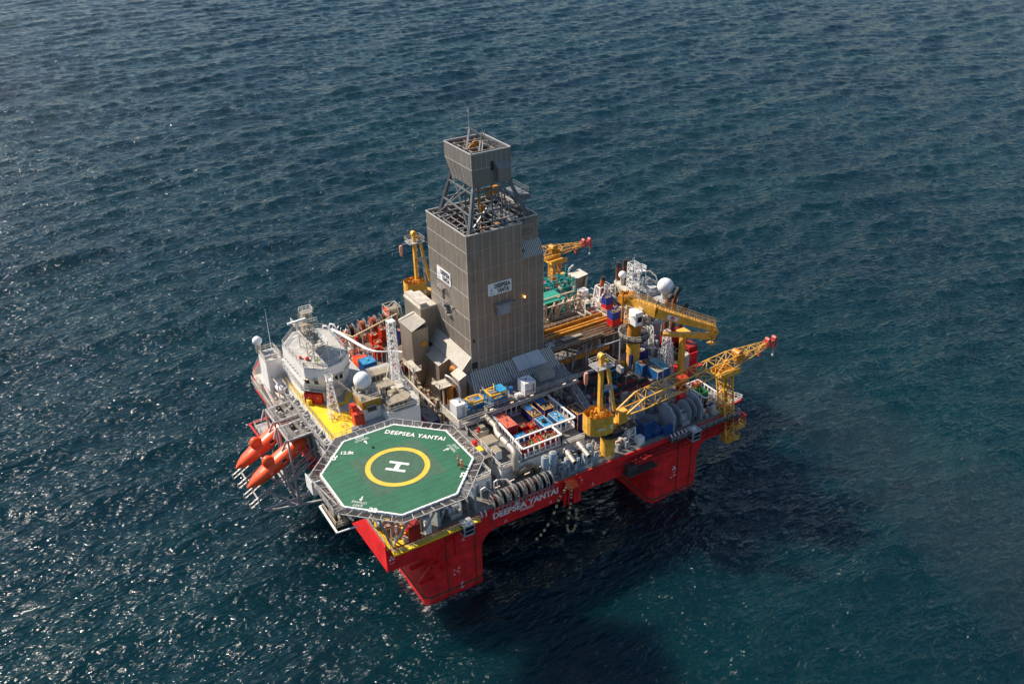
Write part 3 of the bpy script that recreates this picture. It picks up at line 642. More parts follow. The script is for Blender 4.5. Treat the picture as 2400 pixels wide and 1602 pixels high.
m=MB(); m.bar((-1.3,43.3,36.9),(2.3,43.6,36.9),.42,.3); m.cyl((.6,43.4,35.7),(.6,43.4,36.8),.25,n=8); m.bar((.2,42.9,34.2),(-.9,42.9,34.0),.25,.2); build(m,'radar_scanner',wht,at_,30)
m=MB()
for i in range(14):
    x,y=rng.uniform(1.3,4.0),rng.uniform(38.2,46); m.cyl((x,y,33),(x,y,33+rng.uniform(.4,1.1)),rng.uniform(.08,.25),n=8)
for i in range(10):
    z=33.8+rng.uniform(0,3.5); a=rng.uniform(0,6.28); L=rng.uniform(.8,2.0); p=Vector((2.9,45.2,z)); q=p+Vector((math.cos(a),math.sin(a),0))*L; m.bar(p,q,.06); m.cyl(q,q+Vector((0,0,.9)),.04,n=5)
m.cyl((4.2,45.2,37),(4.2,45.2,39.6),.05,n=6); m.cyl((2.2,45.2,37),(2.2,45.2,38.6),.05,n=6); m.cyl((3.2,45.2,37),(3.2,45.2,38.2),.05,n=6); m.box(2.6,44.3,35.9,3.9,44.5,36.7)
for i in range(7): m.box(1.4+rng.uniform(0,2),38.3+i*1.05,33,1.9+rng.uniform(0,2),38.9+i*1.05,33.3+rng.uniform(0,.6))
build(m,'antenna',offw,at_); 
m=MB(); m.tube([(3.0,44.3,37.2),(2.9,44.0,35),(2.9,43.4,33.1)],.07,6); build(m,'cable_ladder',dgr,at_)
m=MB(); m.cyl((-.3,41.6,30.05),(-.3,41.6,30.5),.3,n=8); m.lathe((.55,40.3,30.1),[(.3,0),(.42,.3),(.3,.6),(.05,.7)],10); single(m,'life_buoy_drum',ored,'small round orange-red drums on the bridge roof','drum',smooth=40)
m=MB(); 
for x,y in ((-1.5,49.5),(7.8,49.2),(7.0,50.8),(-.6,51.3)): pass
m.cyl((-2.3,53.5,22),(-2.3,53.5,36),.09,.03,n=6); single(m,'whip_antenna',wht,'tall thin whip antenna left of the bridge roof','antenna')
m=MB(); m.cyl((6.2,37.5,30),(6.3,37.3,35.5),.05,n=6); m.tube([(6.0,37.2,30.05),(6,37.1,30.8),(7,37.3,30.8),(7.3,37.6,30.1)],.06,6); single(m,'davit_frame',wht,'thin white post and hoop at the right of the bridge roof','post')
# port bow cabin with small radome
pc=thing('deckhouse','white deckhouse with railed roof left of the wheelhouse, small radome beside it','deckhouse',(-2.8,55,19))
m=MB(); m.box(-4.5,51.0,19,-1.3,55.6,26.0); m.box(-1.3,50.6,22,1.0,54.6,23.6); build(m,'wall',wht,pc)
m=MB(); m.box(-4.6,50.9,26.0,-1.2,55.7,26.12); build(m,'roof',rdg,pc)
m=MB(); m.rail([(-4.5,51,26.12),(-1.3,51,26.12),(-1.3,55.6,26.12),(-4.5,55.6,26.12)],closed=True,t=.08); m.rail([(-2.6,50.6,22),(-2.6,46,22)],t=.08); build(m,'railing',offw,pc)
m=MB()
for i in range(9): m.box(-4.3+rng.uniform(0,2.4),51.3+i*.45,26.12,-3.9+rng.uniform(0,2.4),51.6+i*.45,26.4+rng.uniform(0,.4))
build(m,'roof_fitting',lgr,pc)
def radome(c,r,base,label,z0=-.75):
    t=thing('radome',label,'radome',(c[0],c[1],base))
    m=MB(); m.sphere(c,r,28,z0); build(m,'dome_shell',whs,t,60)
    m=MB(); 
    for i in range(5):
        a=2*math.pi*i/5; m.tube([(c[0]+r*1.004*math.cos(a)*math.cos(q),c[1]+r*1.004*math.sin(a)*math.cos(q),c[2]+r*1.004*math.sin(q)) for q in np.linspace(-.7,1.35,9)],.022,4)
    build(m,'shell_joint',lgr,t)
    m=MB(); rr=r*math.sqrt(1-z0*z0); m.lathe((c[0],c[1],base),[(rr*.8,0),(rr*.95,c[2]+z0*r-base)],16); build(m,'pedestal',offw,t,40)
    return t
radome((-4.3,55.6,28.6),.95,26.0,'small white radome on a stalk at the far left deckhouse')
# stair and gangway group seaward of the wheelhouse
st=thing('bow_stairway','long white stair flights along the bow side, above the lifeboat davits','stairway',(-4,52,15))
m=MB()
for x0,y0 in ((-4.6,55.6),(-2.6,52.9)):
    for i in range(15):
        y=y0-i*.5; z=18.6-i*.16; m.box(x0,y-.2,z,x0+1.1,y,z+.08)
build(m,'tread',galv,st)
m=MB()
for x0,y0 in ((-4.6,55.8),(-2.6,53.1)):
    for dx in (0,1.1): m.bar((x0+dx,y0,18.9),(x0+dx,y0-7.8,16.3),.12,.3); m.bar((x0+dx,y0,19.9),(x0+dx,y0-7.8,17.3),.08)
build(m,'stringer',wht,st)
m=MB(); m.box(-5.2,55.8,18.4,-1.9,60,18.6); m.box(-5.2,44.5,15.9,-1.9,48,16.1); m.rail([(-5.2,60,18.6),(-5.2,55.8,18.6)],t=.08); m.rail([(-5.2,62,16.5),(-5.2,48,16.0)],t=.08); m.box(-3.4,47.5,16.1,-2.9,53.2,17.9)
build(m,'landing',offw,st)
m=MB(); m.box(-4.9,48.5,14.9,-3.5,64,15.05); build(m,'gangway',gry,st)
m=MB()
for i in range(34):
    x=-5.0+rng.uniform(0,2.9); y=44+i*.5+rng.uniform(-.2,.2); z=16+rng.uniform(0,2.); m.box(x,y,z,x+rng.uniform(.15,.6),y+rng.uniform(.15,.5),z+rng.uniform(.2,.7))
build(m,'pipework',offw,st)
rb=thing('rescue_boat','small white covered rescue boat in a cradle beside the yellow walkway','boat',(-2.3,46,20))
m=MB(); prof=[(.05,-1.9),(.55,-1.6),(.85,-.8),(.9,.2),(.85,1.2),(.6,1.7)]; m.lathe((-2.9,49.3,20.6),prof,12,'y'); m.box(-3.5,49.2,21.0,-2.3,50.6,21.9); build(m,'hull',wht,rb,40)
m=MB(); m.box(-3.9,47,19.2,-1.95,51.5,19.4); m.bar((-3.8,47.4,19.4),(-3.8,47.4,22.4),.2); m.bar((-3.8,51.2,19.4),(-3.8,51.2,22.4),.2); m.bar((-3.8,47.4,22.4),(-3.8,51.2,22.4),.2); build(m,'cradle',offw,rb)
# white tower with radome
tw=thing('radome_tower','square white tower with a mustard band and railed top, the big radome on it','tower',(7.3,28.8,15))
m=MB(); m.box(5.4,26.9,15,9.0,31.0,26.0); build(m,'wall',wht,tw)
m=MB(); m.box(5.33,26.83,24.4,9.07,31.07,26.05); build(m,'mustard_band',mat('mustard paint',(.42,.21,.015),.5,0,.15,1.),tw)
m=MB(); m.box(5.2,26.7,26.05,9.2,31.2,26.15); build(m,'top_deck',beid,tw)
m=MB(); m.rail([(5.3,26.8,26.15),(9.1,26.8,26.15),(9.1,31.1,26.15),(5.3,31.1,26.15)],closed=True,t=.08); m.bar((6.6,26.5,22.3),(8.3,26.5,22.3),.08,.08); build(m,'railing',offw,tw)
m=MB(); m.box(6.3,26.5,23.9,7.9,26.82,25.0); w_=build(m,'window',glass,tw); m=MB(); m.box(6.15,26.45,23.75,8.05,26.6,23.95); m.box(6.15,26.45,24.95,8.05,26.8,25.12); build(m,'window_frame',lgr,w_)
m=MB()
for i in range(12): x,y=rng.uniform(5.5,8.6),rng.uniform(27,30.6); m.box(x,y,26.15,x+.4,y+.35,26.4+rng.uniform(0,.8))
m.bar((5.2,31.5,26.2),(2.2,35.2,29.3),.18); m.bar((5.2,31.5,25.9),(2.2,35.2,29),.12)
build(m,'roof_equipment',offw,tw)
radome((7.4,30.9,28.1),1.68,26.1,'large white radome on the white and mustard tower')
for (x0,y0,x1,y1,z1,lab) in ((3.3,26.0,5.2,27.6,24.3,'big red cabinet at the foot of the white tower, nearest the helideck'),(4.0,28.6,4.9,30.3,24.6,'tall narrow red cabinet against the side of the white tower')):
    m=MB(); m.box(x0,y0,22.05,x1,y1,z1-.5); m.prism([(x0,y0),(x1,y0),(x1,y1),(x0,y1)],z1-.5,z1,[(x0,y0+.35),(x1,y0+.35),(x1,y1-.2),(x0,y1-.2)])
    t=single(m,'hose_cabinet',ored,lab,'cabinet','red cabinets by the white tower'); q=MB(); q.box(x1-.35,y0-.03,23.0,x1-.1,y0+.0,23.4); q.box(x0-.03,y0+.3,22.9,x0,y0+.36,23.5); build(q,'handle',dgr,t)
m=MB(); m.box(4.5,27.75,22.05,5.2,28.4,23.3); single(m,'hose_cabinet',ored,'small low red box between the two taller red cabinets','cabinet','red cabinets by the white tower')
# small lattice mast on the yellow deck and tall lattice mast
def lattice(name,label,base,top,w0,w1,n,tb,m_,cat='lattice mast'):
    t=thing(name,label,cat,base)
    b=Vector(base);q=Vector(top); c=lambda p,w:[p+Vector((sx*w,sy*w,0)) for sx,sy in ((-1,-1),(1,-1),(1,1),(-1,1))]
    m=MB(); m.truss(c(b,w0),c(q,w1),n,tb,tb*.5); build(m,'lattice_frame',m_,t); return t
t=lattice('lattice_mast','slim white lattice mast standing on the yellow deck in front of the bridge',(1.6,32.0,22.03),(1.5,32.0,29.7),.95,.32,8,.11,wht)
m=MB(); m.box(.9,31.4,29.5,2.1,32.6,29.6); m.rail([(.9,31.4,29.6),(2.1,31.4,29.6),(2.1,32.6,29.6),(.9,32.6,29.6)],closed=True,h=.9,t=.07,sp=.6); m.bar((1,31.5,29.6),(1,31.5,30.2),.1); build(m,'top_platform',wht,t)
t=lattice('lattice_mast','tallest white lattice mast, rising from the beige ventilation deck near the derrick',(14.9,33,24.6),(14.9,33,37.3),.75,.62,15,.13,wht)
m=MB()
for dx,dy in ((-1,-1),(1,-1),(1,1),(-1,1)): m.bar((14.9+dx*1.5,33+dy*1.5,24.1),(14.9+dx*.75,33+dy*.75,28),.15)
m.box(14.2,32.3,37.3,15.6,33.7,37.4); m.bar((14.3,32.4,37.4),(14.3,32.4,38.3),.08); m.bar((15.5,33.6,37.4),(15.5,33.6,38.3),.08)
build(m,'brace',wht,t)
# ------------------------------------------------------------------ ventilation deck behind the helideck
vh=thing('ventilation_house','white deckhouse roofed with big beige air handling units, behind the helideck','deckhouse',(12.6,30,15))
m=MB(); m.box(9.1,23.9,15.05,15.4,41,23.9); build(m,'wall',wht,vh)
m=MB(); m.prism([(8.9,26.0),(9.1,23.7),(15.3,23.7),(16.2,25.7),(16.8,34.2),(16.8,41),(9,41)],23.9,24.0); build(m,'roof',rdg,vh)
m=MB(); m.rail([(9,26,24),(9.15,23.75,24),(15.2,23.75,24),(16.1,25.7,24),(16.7,34,24)],t=.08); build(m,'railing',galv,vh)
m=MB(); m.box(10.4,23.88,20,10.9,23.9,20.6); build(m,'vent_opening',dgr,vh)
def ahu(poly,z0,z1,lab,seams=True):
    m=MB(); m.prism(poly,z0,z1); t=single(m,'air_handling_unit',bei,lab,'air handling unit','beige air handling units')
    m=MB(); m.prism([(x,y) for x,y in poly],z1+.003,z1+.04); build(m,'top_panel',beid,t)
    xs=[p[0] for p in poly]; ys=[p[1] for p in poly]; m=MB()
    L=MB()
    for k in range(1,int((max(xs)-min(xs))/1.1)):
        x=min(xs)+k*1.1; L.box(x-.02,min(ys)+.3,z1+.04,x+.02,max(ys)-.3,z1+.055)
    for k in range(4): L.box(min(xs)+.3+k*.9,min(ys)-.03,z0+.25,min(xs)+.9+k*.9,min(ys)-.004,z1-.25) if min(xs)+.9+k*.9<max(xs)-.5 else None
    if L.v: build(L,'panel_joint',dgr,t)
    return t
ahu([(9.6,24.6),(13.2,24.6),(14.4,25.4),(14.6,26.6),(14.2,27.6),(13.2,27.2),(10.4,27.2),(9.6,26.6)],24,25.3,'long low beige unit with a bent end, nearest the rail')
ahu([(10.4,30.6),(13.6,30.6),(13.6,33.1),(10.4,33.1)],24,25.3,'beige unit between the radome and the tall lattice mast, in the middle row')
ahu([(10.8,35.4),(15.2,35.4),(15.2,37.6),(10.8,37.6)],24,25.4,'farthest beige unit with four roof panels, next to the blue container')
ahu([(11.2,27.8),(12.6,27.8),(12.6,28.8),(11.2,28.8)],24.6,25.6,'small raised beige box between the two larger units')
m=MB()
for x,y,r,h in ((10.4,28.6,.35,1.6),(11.0,29.9,.28,2.),(13.0,33.4,.45,1.2),(9.7,27.4,.25,1.1),(13.9,28.3,.3,1.),(15.7,36.5,.3,1.2)): m.cyl((x,y,24),(x,y,24+h),r,n=10); m.cyl((x,y,24+h),(x,y,24+h+.12),r*1.25,n=10)
m.tube([(11,27,25.2),(11.8,28,25.3),(12.9,29.3,25.2),(13.6,28.4,24.9),(13.8,27.6,24.6)],.35,8); build(m,'air_duct',bei,vh,40)
m=MB(); m.box(12.6,29.1,24,14.9,31.2,25.2); single(m,'equipment_box',offw,'white square box beside the foot of the tall lattice mast','cabinet')
# blue container etc. beside the wheelhouse
ribs=0
def container(u0,v0,z0,du,dv,h,body,label,top='roof',topmat=None,group=None,name='container',cat='container',framem=None,load=None):
    t=thing(name,label,cat,(u0+du/2,v0+dv/2,z0),group); fm=framem or body
    m=MB(); e=.06; u1,v1,z1=u0+du,v0+dv,z0+h
    if top in('roof',): m.box(u0+e,v0+e,z0+.12,u1-e,v1-e,z1-.08)
    else:
        zb=z1-.06
        for a in ((u0+e,v0+e,u1-e,v0+e+.05),(u0+e,v1-e-.05,u1-e,v1-e),(u0+e,v0+e,u0+e+.05,v1-e),(u1-e-.05,v0+e,u1-e,v1-e)): m.box(a[0],a[1],z0+.1,a[2],a[3],zb)
        m.box(u0+e,v0+e,z0+.1,u1-e,v1-e,z0+.16)
    n=max(3,int(du/.28)); 
    for i in range(n):
        x=u0+e+(i+.25)*(du-2*e)/n; w=(du-2*e)/n*.5
        m.box(x,v0+e-.035,z0+.2,x+w,v0+e,z1-.2); m.box(x,v1-e,z0+.2,x+w,v1-e+.035,z1-.2)
    n=max(3,int(dv/.28))
    for i in range(n):
        y=v0+e+(i+.25)*(dv-2*e)/n; w=(dv-2*e)/n*.5
        m.box(u0+e-.035,y,z0+.2,u0+e,y+w,z1-.2); m.box(u1-e,y,z0+.2,u1-e+.035,y+w,z1-.2)
    build(m,'wall' if top!='roof' else 'body',body,t)
    m=MB(); s=.1
    for x in (u0,u1-s):
        for y in (v0,v1-s): m.box(x,y,z0,x+s,y+s,z1+.02)
    for z in (z0,z1-s):
        for y in (v0,v1-s): m.box(u0+s,y,z,u1-s,y+s,z+s)
        for x in (u0,u1-s): m.box(x,v0+s,z,x+s,v1-s,z+s)
    build(m,'frame',fm,t)
    tm=topmat or body
    if top=='roof':
        m=MB(); m.box(u0+.1,v0+.1,z1-.08,u1-.1,v1-.1,z1-.04)
        build(m,'roof',tm,t)
    if top=='tarp':
        m=MB(); n=6; vs=[];fs=[]
        for j in range(n+1):
            for i in range(n+1): vs.append((u0+.1+i*(du-.2)/n,v0+.1+j*(dv-.2)/n,z1-.12+rng.uniform(-.06,.05)))
        m.add(vs,[(j*(n+1)+i,j*(n+1)+i+1,(j+1)*(n+1)+i+1,(j+1)*(n+1)+i) for j in range(n) for i in range(n)]); build(m,'cover',tm,t)
    if top in ('load','tarpload'):
        m=MB()
        for i in range(int(10+du*dv*4)):
            x=rng.uniform(u0+.2,u1-.4); y=rng.uniform(v0+.2,v1-.4); a,b=rng.uniform(.15,.6,2)
            z=z1-rng.uniform(.25,.6); m.bar((x,y,z),(min(x+a,u1-.15),min(y+b,v1-.15),z+rng.uniform(0,.25)),rng.uniform(.08,.3),rng.uniform(.08,.25))
        m.box(u0+.13,v0+.13,z0+.2,u1-.13,v1-.13,z1-.55); build(m,'load',load or junk,t)
    if top=='tarpload':
        m=MB(); m.box(u0+.1,v0+dv*.5,z1-.1,u1-.1,v1-.1,z1-.06); build(m,'cover',tm,t)
    # lifting sling lying on top
    m=MB(); c=Vector((u0+du*.5+rng.uniform(-.2,.2),v0+dv*.5+rng.uniform(-.3,.3),z1+.12))
    for x in (u0+.1,u1-.1):
        for y in (v0+.1,v1-.1): m.tube([(x,y,z1+.03),((x+c.x)/2+rng.uniform(-.15,.15),(y+c.y)/2,z1+.06),c],.028,4)
    m.lathe((c.x,c.y,z1+.03),[(.15,0),(.18,.08),(.05,.14)],8)
    build(m,'lifting_sling',dgr,t)
    return t
container(13.6,45.8,21.3-6.2,2.9,2.9,6.9,blu,'tall dark blue container behind the wheelhouse, its roof lighter blue','roof',blul)
container(15.2,43.4,15.05,1.9,1.9,5.2,mat('brown skip',(.12,.08,.06),.6,0,.3,2.),'small open brown skip beside the blue container','load')
m=MB(); m.prism([(14.3,51.2),(17.2,51.2),(17.6,53),(17,56),(14.6,56.3),(13.9,53.4)],15.05,19.0,[(14.9,51.9),(16.8,51.9),(17,53),(16.6,55.3),(15,55.5),(14.5,53.4)])
t=thing('fast_rescue_boat','orange rescue boat with red seat pads at the port side behind the wheelhouse','boat',(16,53.6,15)); build(m,'hull',org,t)
m=MB(); m.box(15.2,54.1,19,16.3,55.1,19.25); build(m,'seat',mat('seat red',(.5,.01,.01)),t)
m=MB(); m.box(14.9,51.6,19.0,16.9,53.0,20.0); m.rail([(14.7,51.7,19),(14.7,56,19),(16.9,56,19)],t=.07); build(m,'cabin',org,t)
# ------------------------------------------------------------------ lifeboats and davits
LBK=1.26
def lifeboat(vc,label):
    th=R_(29.5); ax=Vector((math.cos(th),0,math.sin(th))); up=Vector((-math.sin(th),0,math.cos(th))); O=Vector((-15.2,vc,10.9)); sd_=Vector((0,1,0))
    t=thing('lifeboat',label,'lifeboat',tuple(O),'free-fall lifeboats on the bow davits')
    def sec(x,w,d,h,n=14,keel=1.0):
        w*=LBK;h*=LBK*1.08
        pts=[]
        for i in range(n):
            a=2*math.pi*i/n; c,s=math.cos(a),math.sin(a)
            y=w*math.copysign(abs(c)**.8,c); zz=(h*abs(s)**.8 if s>0 else -d*abs(s)**1.1)
            pts.append(O+ax*x+sd_*y+up*(zz+.9))
        return pts
    S=[(-.5,.05,.1,.1),(.6,.62,.7,.5),(1.8,1.1,1.05,.75),(3.4,1.3,1.2,.85),(6,1.48,1.3,1.0),(9,1.5,1.3,1.05),(11.4,1.42,1.2,1.05),(12.7,1.15,.9,.95),(13.2,.7,.5,.7)]
    m=MB(); n=14
    for s in S: m.v+=[tuple(p) for p in sec(*s)]
    for j in range(len(S)-1): m.f+=[(j*n+i,j*n+(i+1)%n,(j+1)*n+(i+1)%n,(j+1)*n+i) for i in range(n)]
    m.f+=[tuple(range(n))[::-1],tuple(range((len(S)-1)*n,len(S)*n))]
    build(m,'hull',org,t,50)
    m=MB(); 
    S2=[(4.3,.2,0,.9),(4.5,.6,0,1.45),(4.9,.78,0,1.85),(5.5,.85,0,2.05),(6.1,.8,0,1.95),(6.5,.62,0,1.6),(6.8,.3,0,1.1)]
    for s in S2: m.v+=[tuple(p) for p in sec(*s)]
    for j in range(len(S2)-1): m.f+=[(j*n+i,j*n+(i+1)%n,(j+1)*n+(i+1)%n,(j+1)*n+i) for i in range(n)]
    m.f+=[tuple(range(n))[::-1],tuple(range((len(S2)-1)*n,len(S2)*n))]; build(m,'helm_cupola',org,t,50)
    def pt(x,y,z): return O+ax*x+sd_*y+up*(z+.9)
    m=MB()
    for s in (-1,1):
        m.tube([pt(.5,s*.36,.1),pt(1.8,s*.97,.1),pt(3.4,s*1.33,.1),pt(6,s*1.51,.1),pt(9,s*1.53,.1),pt(11.4,s*1.45,.1),pt(13,s*.9,.1)],.06,6)
    build(m,'rubbing_strake',mat('strake red',(.55,.05,.01)),t)
    m=MB()
    for s in (-1,1): m.tube([pt(3.6,s*.25,1.0),pt(3.0,s*.25,1.25),pt(1.2,s*.2,.7)],.04,5)
    m.rail([pt(6.9,-.35,1.0),pt(12,-.35,1.05)],h=.45,t=.05,sp=1.2); m.rail([pt(6.9,.35,1.0),pt(12,.35,1.05)],h=.45,t=.05,sp=1.2)
    build(m,'grab_rail',offw,t)
    m=MB(); m.add([pt(5.0,-.42,1.62),pt(5.0,.42,1.62),pt(4.5,.38,1.15),pt(4.5,-.38,1.15)],[(0,1,2,3)]); m.add([pt(5.2,-.66,1.3),pt(6.0,-.66,1.3),pt(6.0,-.69,1.0),pt(5.2,-.7,1.0)],[(0,1,2,3)]); build(m,'window',glass,t)
    m=MB(); m.add([pt(1.3,-.84,-.15),pt(2.6,-1.2,-.15),pt(2.6,-1.15,-.42),pt(1.3,-.78,-.42)],[(0,1,2,3)]); build(m,'registration_plate',mark,t)
    m=MB()
    for x in (4.4,7.4,10.4): m.add([pt(x,-1.96,.28),pt(x+.55,-1.97,.28),pt(x+.55,-1.97,.12),pt(x,-1.96,.12)],[(0,1,2,3)])
    build(m,'reflective_tape',mark,t)
    m=MB(); m.add([pt(8.6,-.5,1.40),pt(9.8,-.5,1.43),pt(9.8,.5,1.43),pt(8.6,.5,1.40),pt(8.6,-.5,1.52),pt(9.8,-.5,1.55),pt(9.8,.5,1.55),pt(8.6,.5,1.52)],[(4,5,6,7),(0,1,5,4),(1,2,6,5),(2,3,7,6),(3,0,4,7)]); build(m,'top_hatch',mat('hatch orange brown',(.45,.06,.01),.5,0,.2,2.),t)
    m=MB(); m.add([pt(7.6,-1.93,.75),pt(8.4,-1.93,.75),pt(8.4,-1.97,.35),pt(7.6,-1.97,.35)],[(0,1,2,3)]); build(m,'side_window',glass,t)
    # davit with skid rails
    dv=thing('lifeboat_davit','grey launching skid and davit frame under '+('the nearer' if vc<36 else 'the farther')+' orange lifeboat','davit',(-8,vc,6),'launching davits at the bow')
    m=MB()
    for s in (-1,1):
        a=Vector((-16.5,vc+s*1.75,8.9)); b=Vector((-3.2,vc+s*1.75,16.4)); m.bar(a,b,.24,.24); m.bar(a+Vector((0,0,-.9)),b+Vector((0,0,-.9)),.2); 
        for k in range(17): p=a.lerp(b,k/16); m.bar(p,p-Vector((0,0,.9)),.12); m.cyl(p-Vector((0,s*.2,-.2)),p+Vector((0,s*.1,.2)),.08,n=6)
        m.bar(a+Vector((0,0,.25)),a+Vector((0,0,-.5)),.3)
    for f in (.12,.42,.75): 
        p=Vector((-16.5,vc,8.4)).lerp(Vector((-3.2,vc,15.9)),f); m.bar(p-Vector((0,1.75,0)),p+Vector((0,1.75,0)),.25)
    build(m,'skid_rail',galv,dv)
    m=MB()
    for s in (-1,1):
        m.bar((-7.8,vc+s*2.6,5.5),(-8.0,vc+s*2.6,20.4),.34); m.bar((-8,vc+s*2.6,20.4),(-3,vc+s*2.6,20.6),.34); m.bar((-7.8,vc+s*2.6,12),(-3,vc+s*2.6,15),.25)
        m.bar((-8.3,vc+s*2.6,20.6),(-9.2,vc+s*2.3,18.5),.3); m.bar((-7.8,vc+s*2.6,9),(-3.4,vc+s*2.6,12.5),.25)
    m.bar((-8,vc-2.6,20.4),(-8,vc+2.6,20.4),.3); m.bar((-7.8,vc-2.6,5.6),(-7.8,vc+2.6,5.6),.3)
    m.bar((-7.8,vc-2.6,5.6),(-3.5,vc-2.6,10.7),.25)
    m.bar((-13.4,vc-1.9,11.),(-7.8,vc-2.6,6),.2)
    build(m,'davit_frame',lgr,dv)
    m=MB(); m.box(-7.9,vc-2.4,20.5,-3.0,vc+2.3,20.65); build(m,'top_platform',gry,dv)
    m=MB(); m.rail([(-7.8,vc+2.3,20.65),(-7.8,vc-2.4,20.65),(-3,vc-2.4,20.65)],t=.08); m.rail([(-3,vc+2.3,20.65),(-7.8,vc+2.3,20.65)],t=.08)
    for i in range(9):
        x,y=rng.uniform(-7,-3.6),rng.uniform(vc-2,vc+1.7); m.box(x,y,20.65,x+rng.uniform(.2,.7),y+rng.uniform(.2,.6),20.8+rng.uniform(.1,.9))
    build(m,'platform_railing',galv,dv)
    m=MB(); m.lathe((-6.0,vc+.2,21.2),[(.5,-.45),(.3,-.4),(.3,.4),(.5,.45)],12,'y'); build(m,'winch_drum',dgr,dv)
lifeboat(33.5,'nearer free-fall lifeboat, orange with a rounded cupola, beside the helideck corner')
lifeboat(40.6,'farther free-fall lifeboat, orange, next to the red outrigger frame')
fr=thing('bow_truss','grey tubular support truss low over the water beneath the lifeboats','truss',(-8,34,5))
m=MB(); 
for a,b in (((-14,32.5,6.2),(-3.5,30,8)),((-12.5,32.3,5.6),(-3.5,29.5,6)),((-14,32.5,6.2),(-12.5,32.3,5.6)),((-7.6,31,6),(-7.6,31,10)),((-7.6,30.9,8),(-3.5,27,10.5)),((-10,32,6.7),(-7.6,31,5.6)),((-7.6,36,7.5),(-3.5,36,10.6)),((-7.6,31,7.2),(-7.6,43,7.2)),((-7.6,43,7.2),(-3.5,43,10.6)),((-3.4,26,12),(-7.4,30.8,12))): m.bar(a,b,.34)
build(m,'tubular_frame',lgr,fr)
m=MB()
for x,y in ((-3.9,30),(-4.4,31.6),(-3.7,33)): m.bar((x,y,11),(x+.6,y-2,14),.22); m.cyl((x,y,12.5),(x-.3,y-.8,13.4),.5,n=8)
build(m,'red_equipment',dred,fr)
of=thing('outrigger_frame','thin red rectangular outrigger frame projecting over the sea by the far lifeboat','outrigger',(-7,46,15))
m=MB(); m.bar((-3.5,48.9,14.9),(-10.3,48.6,14.9),.3); m.bar((-10.3,48.6,14.9),(-10.1,43.4,14.9),.3); m.bar((-10.1,43.4,14.9),(-3.5,43.4,14.9),.2); build(m,'frame',mat('outrigger red',(.55,.03,.02),.5,0,.1),of)
m=MB(); m.box(-9.6,43.8,14.7,-6.6,47.8,14.8); m.rail([(-6.6,47.8,14.8),(-9.6,47.8,14.8),(-9.6,43.8,14.8)],t=.08); build(m,'basket',galv,of)
bp=thing('bow_pipe_deck','dense grey pipe and cable gallery along the bow beside the yellow deck','gallery',(-3.2,36,17))
m=MB(); m.box(-3.5,24,18.0,-1.95,47,18.15); m.box(-3.5,24,20.6,-1.95,44,20.7); build(m,'gallery_floor',gry,bp)
m=MB(); m.rail([(-3.5,24,20.7),(-3.5,44,20.7)],t=.08)
for i in range(46):
    x=-3.4+rng.uniform(0,.9); y=24.3+i*.44; m.box(x,y,20.7,x+rng.uniform(.2,.6),y+rng.uniform(.15,.4),20.9+rng.uniform(.1,1.))
for z in (18.5,19,19.6,21.2,21.5): m.cyl((-3.4+rng.uniform(0,.8),24,z),(-3.4+rng.uniform(0,.8),46,z),.09,n=6)
for y in np.arange(24.5,46,3): m.bar((-3.45,y,14.9),(-3.45,y,22),.15)
build(m,'pipework',lgr,bp)
# ------------------------------------------------------------------ deck under the helideck (starboard bow corner)
m=MB(); m.box(-3.2,.3,15.03,1.6,12,15.06); t=single(m,'deck_patch',yel,'bright yellow painted corner deck under the helideck supports','deck marking')
m=MB(); m.box(.9,.2,15.06,3.0,1.6,18.0); t=single(m,'paint_locker',dred,'dark red square locker at the hull corner beneath the helideck','locker'); q=MB(); q.box(.87,.5,15.4,.9,1.3,17.2); build(q,'door',red,t)
t=thing('control_cabin','slim white cabin with a stair top beside the dark red locker','cabin',(4.3,.8,15)); m=MB(); m.box(3.9,.2,15.05,5.0,1.2,17.9); build(m,'wall',wht,t); m=MB(); m.box(3.7,1.2,15.05,5.3,3.0,18.5); build(m,'stair_tower',dgr,t); m=MB(); m.rail([(3.7,1.2,18.5),(5.3,1.2,18.5),(5.3,3,18.5),(3.7,3,18.5)],closed=True,t=.08)
for i in range(5): m.bar((3.7,1.0,17.9+i*.15),(5.2,1.0,17.9+i*.15),.05)
build(m,'railing',galv,t); m=MB(); m.box(4.2,.17,16.9,4.7,.2,17.3); build(m,'lettering_plate',mgr,t)
t=thing('mud_pump','low beige machinery and pipes railed off under the helideck','pump',(-.2,2.4,15)); m=MB()
for i in range(13): x,y=rng.uniform(-2.2,1.),rng.uniform(1.8,6.5); m.box(x,y,15.06,x+rng.uniform(.3,1.2),y+rng.uniform(.3,.7),15.5+rng.uniform(0,1.5))
m.box(.0,.3,15.06,.8,1.2,15.9); build(m,'machinery',bei,t)
m=MB(); 
for z in (16.4,17.2,18): m.bar((-1.8,1.4,z),(.4,1.3,z),.09); m.cyl((-2,2+z*.1,z-.6),(2.5,2+z*.1,z-.6),.12,n=6)
for x in (-1.8,-.6,.5): m.bar((x,1.4,15),(x,1.4,18),.09)
build(m,'pipe_rack',dred,t)
